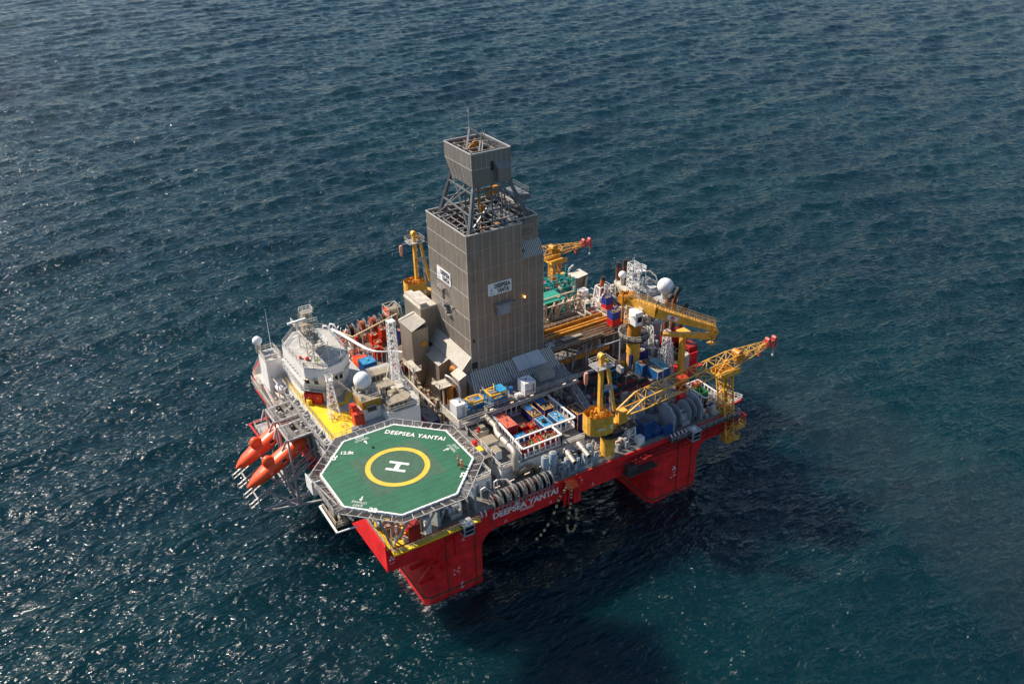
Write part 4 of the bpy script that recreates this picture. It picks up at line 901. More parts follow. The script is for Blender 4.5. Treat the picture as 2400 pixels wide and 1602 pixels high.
def cubicle(u,v,label,du=1.9):
    t=thing('crane_cabin',label,'cabin',(u+du/2,v+.7,15.2),'grey glazed winch cabins on the starboard edge'); z=13.3
    m=MB(); m.prism([(u,v),(u+du,v),(u+du,v+1.7),(u,v+1.7)],z,z+2.2,[(u,v-.25),(u+du,v-.25),(u+du,v+1.7),(u,v+1.7)]); build(m,'wall',mat('cabin blue grey',(.33,.38,.42),.45,0,.1,1.),t)
    m=MB(); m.box(u-.1,v-.35,z+2.2,u+du+.1,v+1.8,z+2.35); build(m,'roof',lgr,t)
    m=MB(); m.box(u+.5,v+.4,z+2.35,u+1.2,v+1.0,z+2.6); build(m,'roof_hatch',whs,t)
    for k in range(2):
        m=MB(); zz=z+.35+k*.95; o=.115*(zz-z)+.02; o2=.115*(zz+.75-z)+.02
        m.add([(u+.15,v-o,zz),(u+du-.15,v-o,zz),(u+du-.15,v-o2,zz+.75),(u+.15,v-o2,zz+.75)],[(0,1,2,3)]); m.add([(u-.015,v+.2,zz),(u-.015,v+1.4,zz),(u-.015,v+1.4,zz+.75),(u-.015,v+.2,zz+.75)],[(0,1,2,3)]); build(m,'window',glass,t)
    m=MB(); m.bar((u,v+1.6,z-.2),(u+du,v+1.6,z-.2),.3); build(m,'bracket',mgr,t)
cubicle(9.9,-2.0,'blue-grey glazed cabin on the hull edge below the helideck, nearest the ship name')
cubicle(59.8,-1.9,'blue-grey glazed cabin at the hull edge in front of the far anchor winches')
def anchor_winch(u0,label,n_,k=1.,far=False):
    t=thing('anchor_winch',label,'winch',(u0,4,15),'grey anchor winches on the starboard deck')
    # side frames: tall chamfered plates
    W=[(0,1.6),(7.2*k,3.6)]
    for i,(x,y0) in enumerate(((0,.9),(7.2*k,1.1))):
        m=MB(); pr=[(y0,15.05),(y0,18.2),(y0+1.6,19.7),(y0+3.6,19.7),(y0+4.4,18.6),(y0+4.4,15.05)]
        m.add([(u0+x,a,b) for a,b in pr]+[(u0+x+.5,a,b) for a,b in pr],[tuple(range(6))[::-1],tuple(range(6,12))]+[(j,(j+1)%6,6+(j+1)%6,6+j) for j in range(6)]); build(m,'side_frame',mgr,t)
    for x,r in ((1.5,2.1),(5.4*k,2.1)):
        m=MB(); m.lathe((u0+x,3.2,17.2),[(.6,-.75),(r,-.7),(r,-.58),(.9,-.5),(.9,.5),(r,.58),(r,.7),(.6,.75)],28,'x'); build(m,'drum',mgr,t,30)
        m=MB(); m.lathe((u0+x,3.2,17.2),[(1.05,-.48),(1.15,0),(1.05,.48)],20,'x'); build(m,'wound_chain',dgr,t,40)
    m=MB(); m.cyl((u0+.2,3.2,17.2),(u0+7.2*k,3.2,17.2),.28,n=10)
    for x in (2.9,3.6,4.3): m.lathe((u0+x*k,2.6,16.2),[(.2,-.3),(.75,-.28),(.75,.28),(.2,.3)],14,'x')
    m.box(u0+2.6,1.2,15.05,u0+4.6*k,3.6,15.8); build(m,'gearbox',lgr,t,30)
    m=MB()
    for i in range(12): x,y=rng.uniform(u0+.7,u0+6.5*k),rng.uniform(.8,5.5); m.box(x,y,15.05,x+rng.uniform(.2,.8),y+rng.uniform(.2,.6),15.3+rng.uniform(0,1.1))
    build(m,'base_machinery',dirty,t)
anchor_winch(6.6,'grey anchor winch pair half hidden under the right edge of the helideck',0,.98)
anchor_winch(57.2,'grey anchor winch pair with two tall chamfered frames near the aft starboard corner',1,.98)
# ------------------------------------------------------------------ derrick
def roof(name,quad,ribn,parent,rm=roofr,ribm=rib,t=.1,rw_=.1):
    a,b,c,d=[Vector(q) for q in quad]  # a-b low edge, d-c high edge
    n=(b-a).cross(d-a).normalized()
    if n.z<0: n=-n
    m=MB(); m.add([a,b,c,d,a-n*t,b-n*t,c-n*t,d-n*t],[(0,1,2,3),(7,6,5,4),(0,4,5,1),(1,5,6,2),(2,6,7,3),(3,7,4,0)]); build(m,name,rm,parent)
    m=MB()
    for i in range(ribn+1): f=i/ribn; m.bar(a.lerp(b,f)+n*.03,d.lerp(c,f)+n*.03,rw_,.09)
    build(m,name+'_rib',ribm,parent)
dk=thing('derrick','tall grey-brown clad drilling tower with an open lattice neck and clad crown box','drilling tower',(37.5,37,20))
U0,U1,U2,V0,V1=29.4,41.4,46.2,29.1,45.0; ZT=52
def shell(mb,poly,z0,z1,t=.18,top=None):
    n=len(poly); top=top or poly; cx=sum(p[0] for p in poly)/n; cy=sum(p[1] for p in poly)/n
    inn=lambda P:[(cx+(x-cx)*(1-t/8),cy+(y-cy)*(1-t/8)) for x,y in P]
    bi,ti=inn(poly),inn(top)
    vs=[(*p,z0) for p in poly]+[(*p,z1) for p in top]+[(*p,z0) for p in bi]+[(*p,z1) for p in ti]; fs=[]
    for i in range(n):
        j=(i+1)%n; fs+=[(i,j,n+j,n+i),(2*n+j,2*n+i,3*n+i,3*n+j),(n+i,n+j,3*n+j,3*n+i),(j,i,2*n+i,2*n+j)]
    mb.add(vs,fs)
m=MB(); shell(m,[(U0,V0),(U2,V0),(U2,V1),(U0,V1)],19,44.6)
m.add([(U1,V0,44.6),(U2,V0,44.6),(U2,31.1,47.2),(U1,31.1,47.2)],[(0,1,2,3)]); m.add([(U2,V0,44.6),(U2,31.1,44.6),(U2,31.1,47.2)],[(0,1,2)])
shell(m,[(U0,V0),(U1,V0),(U1,31.1),(U2,31.1),(U2,V1),(U0,V1)],44.6,ZT); build(m,'cladding_wall',mesh_c1,dk)
roof('step_roof',[(U1,V0-.05,44.7),(U2+.1,V0-.05,44.7),(U2+.1,31.05,47.3),(U1,31.05,47.3)],12,dk,t=.06,rw_=.14)
# horizontal & vertical seams
m=MB(); p=.03
for k in range(1,8):
    y=V0+(V1-V0)*k/8+ (0); m.box(U0-p,y-.035,19,U0+.001,y+.035,ZT)
for k in range(11):
    x=U0+(U2-U0)*k/10; z1=ZT if x<U1 else 44.6
    m.box(x-.04,V0-p*1.6,19,x+.04,V0+.001,z1)
    if x>U1: m.box(x-.035,31.1-p,47.2,x+.035,31.1,ZT); m.bar((x,V0-.02,44.62),(x,31.08,47.22),.08,.05)
for z in (25.5,30.2,34.9,39.6,44.6,48.6): m.box(U0-p,V0,z-.04,U0,V1,z+.04); m.box(U0,V0-p*.6,z-.025,U2 if z<44.7 else U1,V0,z+.025)
m.box(U0-.08,V0-.08,ZT-.1,U1,V0+.15,ZT+.1); m.box(U0-.08,V0,ZT-.1,U0+.15,V1,ZT+.1); m.box(U1,31.0,ZT-.1,U2+.08,31.2,ZT+.1); m.box(U2-.1,31.1,ZT-.1,U2+.1,V1,ZT+.1); m.box(U0,V1-.1,ZT-.1,U2,V1+.1,ZT+.1); m.box(U1-.05,V0,ZT-.1,U1+.15,31.1,ZT+.1); m.box(U0-.05,V0-.05,19,U0+.08,V0+.08,ZT)
build(m,'cladding_seam',seam,dk)
# open top grillage inside the wind wall
m=MB()
for x in np.arange(U0+1.2,U2,1.7): m.bar((x,V0+.2,ZT-.35),(x,V1-.2,ZT-.35),.16)
for y in (V0+2.2,V0+4.4,V1-4.4,V1-2.2): m.bar((U0+.2,y,ZT-.2),(U2-.2,y,ZT-.2),.22)
for i in range(7):
    y=V0+1+i*2.1; m.bar((U0+.2,y,ZT-.3),(U0+3.6,y+2.0,ZT-.3),.12); m.bar((U0+3.6,y,ZT-.9),(U0+.2,y+2.,ZT-.9),.12)
for i in range(6):
    x=U0+1+i*2.4; m.bar((x,V0+.2,ZT-.3),(x+2,V0+4,ZT-.3),.12)
for z in (46,40): 
    for y in (V0+3.6,V1-3.6): m.bar((U0+.2,y,z),(U2-.2,y,z),.3)
    for x in (U0+3.4,U2-4): m.bar((x,V0+.2,z),(x,V1-.2,z),.3)
build(m,'roof_grillage',dirty,dk)
# main legs: from corners of top to neck to crown box
LB=[(U0+1.0,V0+.9,ZT-2),(45.2,V0+2.6,ZT-2),(45.4,V1-.8,ZT-2),(U0+2.2,V1-.6,ZT-2)]
LT=[(33.2,32.0,61.5),(39.6,32.0,61.5),(39.8,40.4,61.5),(33.4,40.4,61.5)]
m=MB()
for a,b in zip(LB,LT):
    a=Vector(a);b=Vector(b)
    for dx,dy in ((0,0),(.5,0),(0,.5)): m.bar(a+Vector((dx,dy,0)),b+Vector((dx*.5,dy*.5,0)),.28)
for f in (.42,.75):
    P=[Vector(a).lerp(Vector(b),f) for a,b in zip(LB,LT)]
    for i in range(4): m.bar(P[i],P[(i+1)%4],.26)
for i in range(4):
    a,b=Vector(LB[i]),Vector(LB[(i+1)%4]); c,d=Vector(LT[i]),Vector(LT[(i+1)%4]); mid=a.lerp(c,.62).lerp(b.lerp(d,.62),.5)
    m.bar(a.lerp(c,.15),mid,.26); m.bar(b.lerp(d,.15),mid,.26); m.bar(mid,c.lerp(a,.1),.24); m.bar(mid,d.lerp(b,.1),.24)
build(m,'neck_leg',latt,dk)
m=MB()
for x,y in ((35,34),(38,34),(35,39),(38,39),(36.5,36.5),(41.5,35),(42.5,38)): m.bar((x,y,38),(x,y,63 if x<40 else 55),.22)
for i in range(60):
    x,y,z=rng.uniform(34,44),rng.uniform(31,43),rng.uniform(44,56); L=rng.uniform(.8,3); a=int(rng.integers(3)); d=[0,0,0]; d[a]=L; m.bar((x,y,z),(x+d[0],y+d[1],z+d[2]),rng.uniform(.08,.2))
for z in (45,48.5,50.8): m.box(36,31,z,44.8,32.6,z+.08); m.rail([(36,31,z),(44.8,31,z)],t=.06); m.box(41,33,z,44,43,z+.08)
m.box(42.8,33.8,55.2,46.2,39.8,55.4); m.rail([(42.8,33.8,55.4),(46.2,33.8,55.4),(46.2,39.8,55.4)],t=.09); m.box(43.4,33.6,54.4,46.4,33.9,55.1)
build(m,'inner_gear',latt,dk)
m=MB(); 
for x,y,z in ((36,35,53),(38.5,34.5,49),(35,33,49.5),(40,37,55.5),(37,34,56.5)): m.box(x,y,z,x+1.2,y+.8,z+1.5)
m.cyl((36.6,36.5,40),(36.6,36.5,58),.3,n=8); build(m,'travelling_block',cryd,dk)
# crown box
CU0,CU1,CV0,CV1=32.3,40.6,31.2,41.4
m=MB(); shell(m,[(CU0,CV0),(CU1,CV0),(CU1,CV1),(CU0,CV1)],63.3,66.2); shell(m,[(CU0+.15,CV0+.05),(CU1,CV0+.05),(CU1-.1,CV1-1.6),(CU0+.2,CV1-2.4)],60.0,63.3,top=[(CU0,CV0),(CU1,CV0),(CU1,CV1),(CU0,CV1)])
build(m,'crown_cladding',mesh_c2,dk)
m=MB()
for k in range(6): 
    y=CV0+(CV1-CV0)*k/6; m.box(CU0-.03,y-.04,63.3,CU0,y+.04,66.2); 
    f=k/6; m.bar((CU0-.03,y,63.3),(CU0+.12,CV0+.05+(CV1-2.45-CV0)*f,60),.07,.04)
for k in range(1,8): x=CU0+(CU1-CU0)*k/8; m.box(x-.03,CV0-.03,63.3,x+.03,CV0,66.2)
m.box(CU0-.06,CV0-.06,66.12,CU1+.06,CV0+.12,66.3); m.box(CU0-.06,CV0,66.12,CU0+.12,CV1,66.3); m.box(CU0,CV1-.12,66.12,CU1,CV1+.06,66.3); m.box(CU1-.12,CV0,66.12,CU1+.06,CV1,66.3); m.box(CU0-.04,CV0,63.27,CU0,CV1,63.34)
m.box(CU0,CV0-.04,63.2,CU1,CV0,63.27)
build(m,'crown_seam',seam,dk)
m=MB(); m.prism([(37.3,30.2),(39.9,30.2),(39.9,31.3),(37.3,31.3)],60.4,62.9,); m.add([(37.2,30.15,62.9),(39.9,30.15,62.9),(39.9,31.2,63.9),(37.2,31.2,63.9)],[(0,1,2,3)]); m.add([(37.2,30.15,62.9),(37.2,31.2,62.9),(37.2,31.2,63.9)],[(0,1,2)]); build(m,'side_hood',mesh_c2,dk)
m=MB(); m.box(36.3,31.1,62.6,36.9,31.16,64.3); build(m,'dark_opening',blk,dk)
m=MB()
for x in (34,36.2,38.4): m.bar((x,CV0+.2,65.7),(x,CV1-.2,65.7),.2)
for y in (33,35.2,37.6,39.6): m.bar((CU0+.2,y,65.9),(CU1-.2,y,65.9),.15)
m.bar((34.3,36.6,65),(36.4,38.8,68.4),.35); m.bar((34.4,32.2,65.5),(37.4,36.6,66.6),.22); m.bar((35.0,32.0,65.5),(37.9,36.6,66.6),.22); m.bar((36.4,38.8,68.4),(38.0,36.8,67.2),.4,.3)
for dx in (0,.4,.8): m.bar((37.6+dx,36.8,66.3),(37.6+dx,36.8,68.2),.13)
m.bar((38,37,67.0),(40.3,32.5,66),.2); m.bar((36.4,38.8,68.4),(35.8,39.4,68.3),.35)
for i in range(40):
    x,y=rng.uniform(33,40.2),rng.uniform(32,41); a,b=rng.uniform(-1.2,1.2,2); m.bar((x,y,rng.uniform(64.6,65.8)),(min(max(x+a,32.5),40.3),min(max(y+b,31.5),41),rng.uniform(64.8,66.1)),rng.uniform(.07,.2))
for i in range(14): m.bar((38.5+(i%2)*.8,32.2+i*.6,66.1),(40.3,32.2+i*.6,66.1),.08)
m.box(33,32,60.6,40,40,60.7); build(m,'crown_frame',dirty,dk)
m=MB(); 
for y in (36.5,37.2,37.9): m.lathe((35.6+(y-36.5),y,65.3),[(.3,-.1),(1.0,-.12),(1.0,.12),(.3,.1)],16,'y')
build(m,'sheave',cryd,dk)
m=MB(); m.cyl((36.4,38.8,68.3),(36.3,38.8,72.4),.08,n=6); m.cyl((36.3,38.8,71.5),(36.4,38.8,72.0),.14,n=6); m.bar((36.0,38.8,72.4),(36.6,38.8,72.4),.05); build(m,'top_mast',lgr,dk)
# signs
def sign(parent,org,xd,w_,h,seg):
    X=Vector(xd); Z=Vector((0,0,1)); N_=X.cross(Z); O=Vector(org); m=MB()
    P=[O,O+X*w_,O+X*w_+Z*h,O+Z*h]; m.add([p+N_*.05 for p in P]+[p+N_*.12 for p in P],[(0,3,2,1),(4,5,6,7),(0,1,5,4),(1,2,6,5),(2,3,7,6),(3,0,4,7)])
    s=build(m,'name_sign',whs,parent)
    text('DEEPSEA',O+X*w_*.27+Z*h*.55+N_*.13,X,Z,h*.33,inkm,'sign_lettering',s,w_*.69,bold=.045)
    text('YANTAI',O+X*w_*.37+Z*h*.12+N_*.13,X,Z,h*.33,inkm,'sign_lettering',s,w_*.53,bold=.045)
    m=MB(); c=O+X*w_*.14+Z*h*.42+N_*.13
    for k,(wd,zz) in enumerate(((.05,.45),(.14,.25),(.22,0),(.3,-.12))): m.add([c-X*wd*1.+Z*(zz),c+X*wd*1.+Z*(zz),c+X*wd*.8+Z*(zz+.12),c-X*wd*.8+Z*(zz+.12)],[(0,1,2,3)])
    m.add([c-X*.02+Z*.4,c+X*.05+Z*.4,c+X*.02+Z*.8],[(0,1,2)]); build(m,'sign_emblem',signb,s)
    text('ODFJELL',O+X*w_*.05+Z*h*.14+N_*.13,X,Z,h*.09,signb,'sign_lettering',s,w_*.2)
sign(dk,(33.6,V0,38.8),(1,0,0),5.2,2.5,0)
sign(dk,(U0,41.4,39.2),(0,-1,0),5.5,2.7,0)
# ledges & fittings on walls
m=MB(); m.box(35.2,V0-.7,34.3,38.4,V0-.03,36.6); lw=build(m,'wall_louvre',dirty,dk)
m=MB(); m.box(35.6,V0-.74,34.6,38.0,V0-.705,36.2); build(m,'louvre_panel',mgr,lw)
m=MB(); m.box(34.8,V0-.9,36.6,38.8,V0-.03,36.8); m.box(U0-.9,38.2,37.9,U0-.03,40.9,38.05); m.box(U0-1.0,37.4,34.9,U0-.03,39.6,35.1); m.rail([(U0-1.,37.4,35.1),(U0-1.,39.6,35.1)],t=.08); m.rail([(U0-.9,38.2,38.05),(U0-.9,40.9,38.05)],t=.08)
m.bar((U0-.8,40.8,37.9),(U0-.1,40.8,36.4),.12); m.bar((U0-.6,35.2,35),(U0-.1,35.2,35),.4); m.box(U0-.7,36.4,32.9,U0-.03,38.2,33.0)
for i in range(10): m.box(U0-.7+rng.uniform(0,.4),36.5+rng.uniform(0,3.4),33+i*.2,U0-.1,36.8+rng.uniform(0,3.4),33.3+i*.2)
m.box(39.4,V0-.5,36.2,39.7,V0-.03,36.5); build(m,'wall_platform',dirty,dk)
m=MB(); m.box(U0-.05,39.0,35.2,U0-.02,39.9,37.7); m.box(29.9,V0-.06,29.9,30.4,V0-.02,30.5); m.box(29.5,V0-.3,24.2,30.6,V0-.03,25.4); build(m,'wall_opening',blk,dk)
m=MB(); m.box(41.6,V0-.35,36.5,41.8,V0-.15,36.8)
flm=bpy.data.materials.new('lit lamp'); flm.use_nodes=True; bs=flm.node_tree.nodes['Principled BSDF']; bs.inputs['Emission Color'].default_value=(1,.45,.08,1); bs.inputs['Emission Strength'].default_value=6; bs.inputs['Base Color'].default_value=(.9,.5,.1,1)
m.box(39.2,31.0,50.4,39.4,31.2,50.7)
build(m,'lit_lamp',flm,dk)
# skirt roof on the starboard side, side roof on the bow side
roof('skirt_roof',[(28.0,25.4,20.8),(47.8,25.4,20.8),(47.4,29.0,23.6),(29.0,29.0,23.6)],38,dk,rw_=.22)
m=MB(); m.add([(28.2,25.6,15),(28.2,25.6,20.7),(29.0,29.1,23.5),(27.4,29.1,23.5),(27.4,29.1,15)],[(0,1,2,3,4)]); m.box(28.2,25.8,15,47.4,29.0,20.6); build(m,'skirt_wall',mesh_c1,dk)
m=MB(); m.add([(38.6,26.5,21.95),(45.4,26.5,21.95),(44.8,28.95,23.9),(38.4,28.95,23.9)],[(0,1,2,3)]); m.bar((38.5,26.4,21.9),(45.5,26.4,21.9),.15); m.bar((41.9,26.45,22.02),(41.5,28.95,24),.12); m.box(38.7,26.6,21.2,45.3,26.7,21.9); build(m,'white_roof_panel',mat('pale roof panel',(.50,.52,.52),.45,0,.06,.6,rust=.04),dk)
m=MB(); m.bar((36.9,25.5,20.93),(36.3,28.9,23.63),.1,.06); build(m,'blue_seam',navy,dk)
m=MB()
m.box(27.9,25.3,20.3,48,25.5,20.75); build(m,'eave_gutter',dgr,dk)
an=thing('bow_annex','ribbed-roof annexes stepping down against the bow side of the derrick','annex',(25,36,15))
roof('side_roof',[(27.2,44.3,24.9),(27.2,29.0,24.6),(29.35,29.0,26.9),(29.35,44.6,27.3)],38,an,rw_=.2)
m=MB(); m.add([(27.3,29.2,15),(29.4,29.2,15),(29.4,29.2,26.8),(27.3,29.2,24.6)],[(0,1,2,3)]); m.box(27.3,29.25,15,29.35,44.2,24.4); build(m,'annex_wall',mesh_c1,an)
for (u0,v0,u1,v1,zl,zh,n,lab) in ((25.0,34.6,27.3,41.2,23.7,24.6,22,''),(25.7,27.6,27.3,30.6,23.6,24.4,12,'')):
    m=MB(); m.prism([(u0,v0),(u1,v0),(u1,v1),(u0,v1)],15,zl-.1); m.add([(u0,v0,zl-.1),(u1,v0,zl-.1),(u1,v0,zh-.1)],[(0,1,2)]); build(m,'annex_wall',mesh_c1,an)
    roof('annex_roof',[(u0-.2,v1,zl),(u0-.2,v0-.1,zl),(u1,v0-.1,zh),(u1,v1,zh)],int(n*.7),an,rw_=.2)
m=MB(); m.prism([(22.2,40.2),(25.8,40.2),(25.8,45.6),(22.2,45.6)],20.5,29.6); m.prism([(23.9,41.5),(25.8,41.5),(25.8,45.2),(23.9,45.2)],16.5,20.5,[(22.2,40.2),(25.8,40.2),(25.8,45.6),(22.2,45.6)]); build(m,'tall_duct_wall',mesh_c1,an)
roof('duct_roof',[(21.9,45.4,29.8),(22.0,39.8,29.8),(25.8,41.2,30.3),(25.8,46.2,30.3)],13,an,rw_=.2)
m=MB(); m.bar((22,45.5,29.95),(25.8,46.2,30.45),.5,.2); m.bar((25.8,41.3,30.3),(25.8,46.2,30.4),.35,.25); build(m,'roof_trim',offw,an)
m=MB(); m.prism([(25.8,43),(29.4,43),(29.4,50.5),(25.8,50.5)],15,32.2); build(m,'rear_block_wall',mesh_c1,an)
m=MB(); m.prism([(25.7,42.9),(29.4,42.9),(29.4,50.6),(25.7,50.6)],32.2,32.6); m.box(25.9,43.2,32.6,27.4,50.2,33.4); build(m,'rear_block_roof',offw,an)
for c,d in (((26.3,40.6,23.3),(1.6,-.9,0)),((26.9,33.2,23.1),(.8,-1.1,0)),((24.7,40.5,26.2),(.0,-.5,0))):
    m=MB(); m.cyl(c,Vector(c)+Vector(d),.62,n=14); build(m,'orange_vent_cowl',mat('vent cowl orange',(.62,.22,.02),.5,0,.2,2.),an,40)
m=MB(); m.tube([(24.8,30.6,23.3),(24.6,30.8,23.5),(24.9,29.8,23.4),(25.4,27.2,22.6),(25.5,26.8,22),(25.5,26.8,17)],.2,8); build(m,'wall_pipe',galv,an,50)
m=MB(); m.bar((24,31.2,15),(24,31.2,21.6),.3); m.box(22.4,29.6,21.5,25.2,32.6,21.65); m.rail([(22.4,32.6,21.65),(22.4,29.6,21.65),(25.2,29.6,21.65)],t=.08); m.lathe((22.6,32.2,21.65),[(.6,0),(.6,.08)],10)
for z in (22,22.4,22.8,23.2): m.bar((24.6,31.6,z),(25.3,30.6,z),.08); 
m.bar((20.8,39.6,15),(20.8,39.6,22.6),.25); m.box(20.4,36.8,22.4,22.2,41.5,22.55); m.rail([(20.4,41.5,22.55),(20.4,36.8,22.55),(22.2,36.8,22.55)],t=.1); m.bar((20.4,36.8,15),(20.4,36.8,22.4),.25)
m.bar((20.2,41.6,19.5),(20.2,27.5,19.5),.3); m.bar((20.2,41.6,17.5),(20.2,27.5,17.5),.3)
for y in np.arange(27.5,42,2.8): m.bar((20.2,y,15),(20.2,y,19.5),.22)
build(m,'platform_frame',offw,an)
m=MB(); m.cyl((24.9,29.9,15.1),(24.9,29.9,21.3),.75,n=14); build(m,'orange_tank',mat('tank ochre',(.50,.17,.02),.5,0,.25,1.2,rust=.2),an,40)
m=MB()
for i in range(60):
    x,y=rng.uniform(17,24.5),rng.uniform(27,44); z=15.1+rng.uniform(0,2.2); a=rng.uniform(.2,1.2); m.box(x,y,15.05,x+a*.6,y+a,z)
build(m,'process_equipment',bei,an)
m=MB()
for i in range(26):
    x,y=rng.uniform(16.9,24),rng.uniform(27,44); z=15.5+rng.uniform(0,3); k=rng.uniform(1,4)
    if i%2: m.tube([(x,y,15.1),(x,y,z),(x+k,y,z),(x+k,y,15.1)],.09,5)
    else: m.tube([(x,y,15.1),(x,y,z),(x,y+k,z),(x,y+k,z-.8)],.09,5)
build(m,'process_piping',rustm,an)
# stay wires and hanging rope
m=MB(); m.tube([(30.2,28.9,24.3),(30.0,27.8,22.5),(29.6,24.6,21.2),(29,22.5,22.1)],.07,5); single(m,'hanging_rope',mat('rope',(.55,.45,.3),.8),'pale rope hanging from an opening at the near corner of the derrick','rope')
# ------------------------------------------------------------------ cranes
def lattice_crane(v,sgn,label,restlabel,grp,du=0,dz=0,ru=0,bend=0):
    global build
    build0=build
    def build(mb,name,m_,parent=None,smooth=0,**k):
        o=[]
        for x,y,z in mb.v:
            if name in('lattice_column','ladder_core','saddle','landing'): x2,z2=x+ru,(z+bend*.8 if z>18 else z)
            else:
                f=min(max((x-45)/36,0),1); x2=x+du*(1-f)+(2.0 if du else 0)*f; z2=(z+dz*(1-f)+bend*f) if z>15.3 else z
            o.append((x2,y,z2))
        mb.v=o; globals()['build']=build0; r_=build0(mb,name,m_,parent,smooth,**k); globals()['build']=wrap; return r_
    t=thing('deck_crane',label,'crane',(42.3,v,15.05),grp)
    wrap=build; c=(42.3,v)
    m=MB(); m.lathe((c[0],c[1],15.05),[(1.5,0),(1.36,.3),(1.32,5.2)],24); build(m,'pedestal',cry,t,40)
    m=MB(); m.lathe((c[0]+.2,c[1],20.3),[(1.6,-.9),(2.3,0),(2.9,.25),(2.9,.4),(1.5,.5)],24); build(m,'slew_ring',dgr,t,30)
    m=MB(); m.lathe((c[0],c[1],20.8),[(1.5,0),(1.5,1.4)],20); m.add([(x,y,z) for z in (21.6,25.4) for x,y in ((37.3,v-.4),(37.5,v-1.1),(38.6,v-2.0),(40.0,v-2.35),(41.7,v-2.3),(41.7,v+.8),(40,v+2.2),(37.6,v+1.4))],[tuple(range(8))[::-1],(0,1,9,8),(1,2,10,9),(2,3,11,10),(3,4,12,11),(4,5,13,12),(5,6,14,13),(6,7,15,14),(7,0,8,15)])
    m.box(37.7,v-.8,24.0,41.6,v+1,24.2); build(m,'machinery_house',cry,t)
    m=MB(); m.add([(38.55,v-2.07,22.9),(39.9,v-2.42,22.9),(39.9,v-2.42,23.25),(38.55,v-2.07,23.25)],[(0,1,2,3)]); build(m,'house_stripe',mark,t)
    m=MB(); m.box(41.02,v-2.34,22.6,41.5,v-2.31,23.4); build(m,'house_notice',whs,t)
    m=MB(); m.rail([(37.4,v-1.1,25.3),(38.6,v-2,25.3),(40,v-2.3,25.3)],h=.8,t=.07); 
    for i in range(14): x,y=rng.uniform(37.9,41),rng.uniform(v-1,v+1.4); m.box(x,y,24.2,x+.5,y+.4,24.4+rng.uniform(.2,1.3))
    m.cyl((40.2,v-.6,25),(41.2,v-.6,25),.55,n=12)
    build(m,'hoist_machinery',cryd,t)
    m=MB(); m.box(40.25,v,24.2,40.95,v+.75,36.0); m.bar((41.8,v+.4,35.2),(43.9,v+.4,24.0),.42,.6); m.bar((41.2,v+.5,35.4),(42.0,v+.5,35),.5); m.cyl((40.6,v-.1,36.4),(40.6,v+.9,36.4),.6,n=14); build(m,'king_post',cry,t,30)
    m=MB(); m.box(38.9,v-1.0,34.4,42.6,v+1.9,34.55); m.rail([(38.9,v-1,34.55),(42.6,v-1,34.55),(42.6,v+1.9,34.55),(38.9,v+1.9,34.55)],closed=True,t=.08); m.bar((38.9,v,34.5),(37.2,v,34.6),.12); m.bar((42.6,v+.4,34.5),(44.6,v+.2,33),.16); m.box(44.3,v-.6,32.1,44.9,v+.8,33.2)
    for z in (26,28,30,32): m.lathe((41.2,v+1.1,z),[(.45,0),(.45,.06)],8)
    m.bar((41.5,v+1.2,24.4),(41.5,v+1.2,34.4),.1); m.bar((41.0,v-.4,30.2),(42.2,v-.4,30.2),.5,.9); m.truss([(42.2,v-.5,21.5),(42.7,v-.5,21.5),(42.7,v,21.5)],[(42.0,v-.4,30),(42.4,v-.4,30),(42.4,v,30)],9,.09,.06)
    build(m,'service_platform',galv,t)
    m=MB(); m.lathe((37.1,v,33.4),[(.1,-1.6),(.28,-1.3),(.38,-.4),(.4,.4),(.3,1.0)],10); build(m,'windsock',mat('windsock salmon',(.80,.33,.20),.7),t,50)
    m=MB(); m.box(43.4,v-.7,21.2,46.2,v+1.6,21.4); m.box(44.0,v-.9,21.4,46.0,v+.2,24.0); build(m,'boom_foot',cry,t)
    m=MB(); m.rail([(41.8,v-2.5,21.3),(46.2,v-2.5,21.3),(47.5,v-.6,21.3),(47.5,v+1.8,21.3)],t=.08); m.box(41.6,v-2.5,21.15,47.4,v+2,21.3); build(m,'slew_platform',dgr,t)
    # boom: box lattice
    b=thing  # keep local
    m=MB(); R0=[(45.0,v-1.2,23.2),(45.0,v+1.2,23.2)]
    A=[(49.5,v-1.35,23.2),(49.5,v+1.35,23.2),(49.5,v+1.35,25.6),(49.5,v-1.35,25.6)]
    B=[(71.5,v-1.3,24.7),(71.5,v+1.3,24.7),(71.5,v+1.3,27.2),(71.5,v-1.3,27.2)]
    C_=[(81.0,v-.4,26.0),(81.0,v+.4,26.0),(81.0,v+.4,26.9),(81.0,v-.4,26.9)]
    for k,(p,q) in enumerate(zip(R0+R0[::-1],A)): m.bar(p,q,.24)
    m.bar(R0[0],A[3],.2); m.bar(R0[1],A[2],.2); m.bar(A[0],A[2],.12); m.bar(A[1],A[3],.12)
    for i in range(4): m.bar((R0+R0[::-1])[i],A[(i+1)%4],.12)
    m.truss(A,B,9,.17,.085); m.truss(B,C_,5,.14,.08)
    build(m,'lattice_boom',cry,t)
    m=MB(); m.cyl((73.2,v-.9,26.9),(73.2,v+.9,26.9),.75,n=14); m.box(72.6,v-.6,25.3,75,v+.6,26.4); build(m,'boom_winch',cryd,t,40)
    m=MB(); m.truss([(80.6,v-.5,25.9),(80.6,v+.5,25.9),(80.6,v+.5,27.1),(80.6,v-.5,27.1)],[(83.4,v-.3,25.9),(83.4,v+.3,25.9),(83.4,v+.3,26.8),(83.4,v-.3,26.8)],3,.22,.16); m.bar((83.2,v-.3,26),(83.6,v-.2,24.7),.2); m.bar((83.2,v+.3,26),(83.6,v+.2,24.7),.2); m.cyl((81.3,v-.5,27.4),(81.3,v+.5,27.4),.4,n=10); m.cyl((83.1,v-.5,27.3),(83.1,v+.5,27.3),.4,n=10); m.box(79.0,v-.3,24.4,79.5,v+.3,25.4)
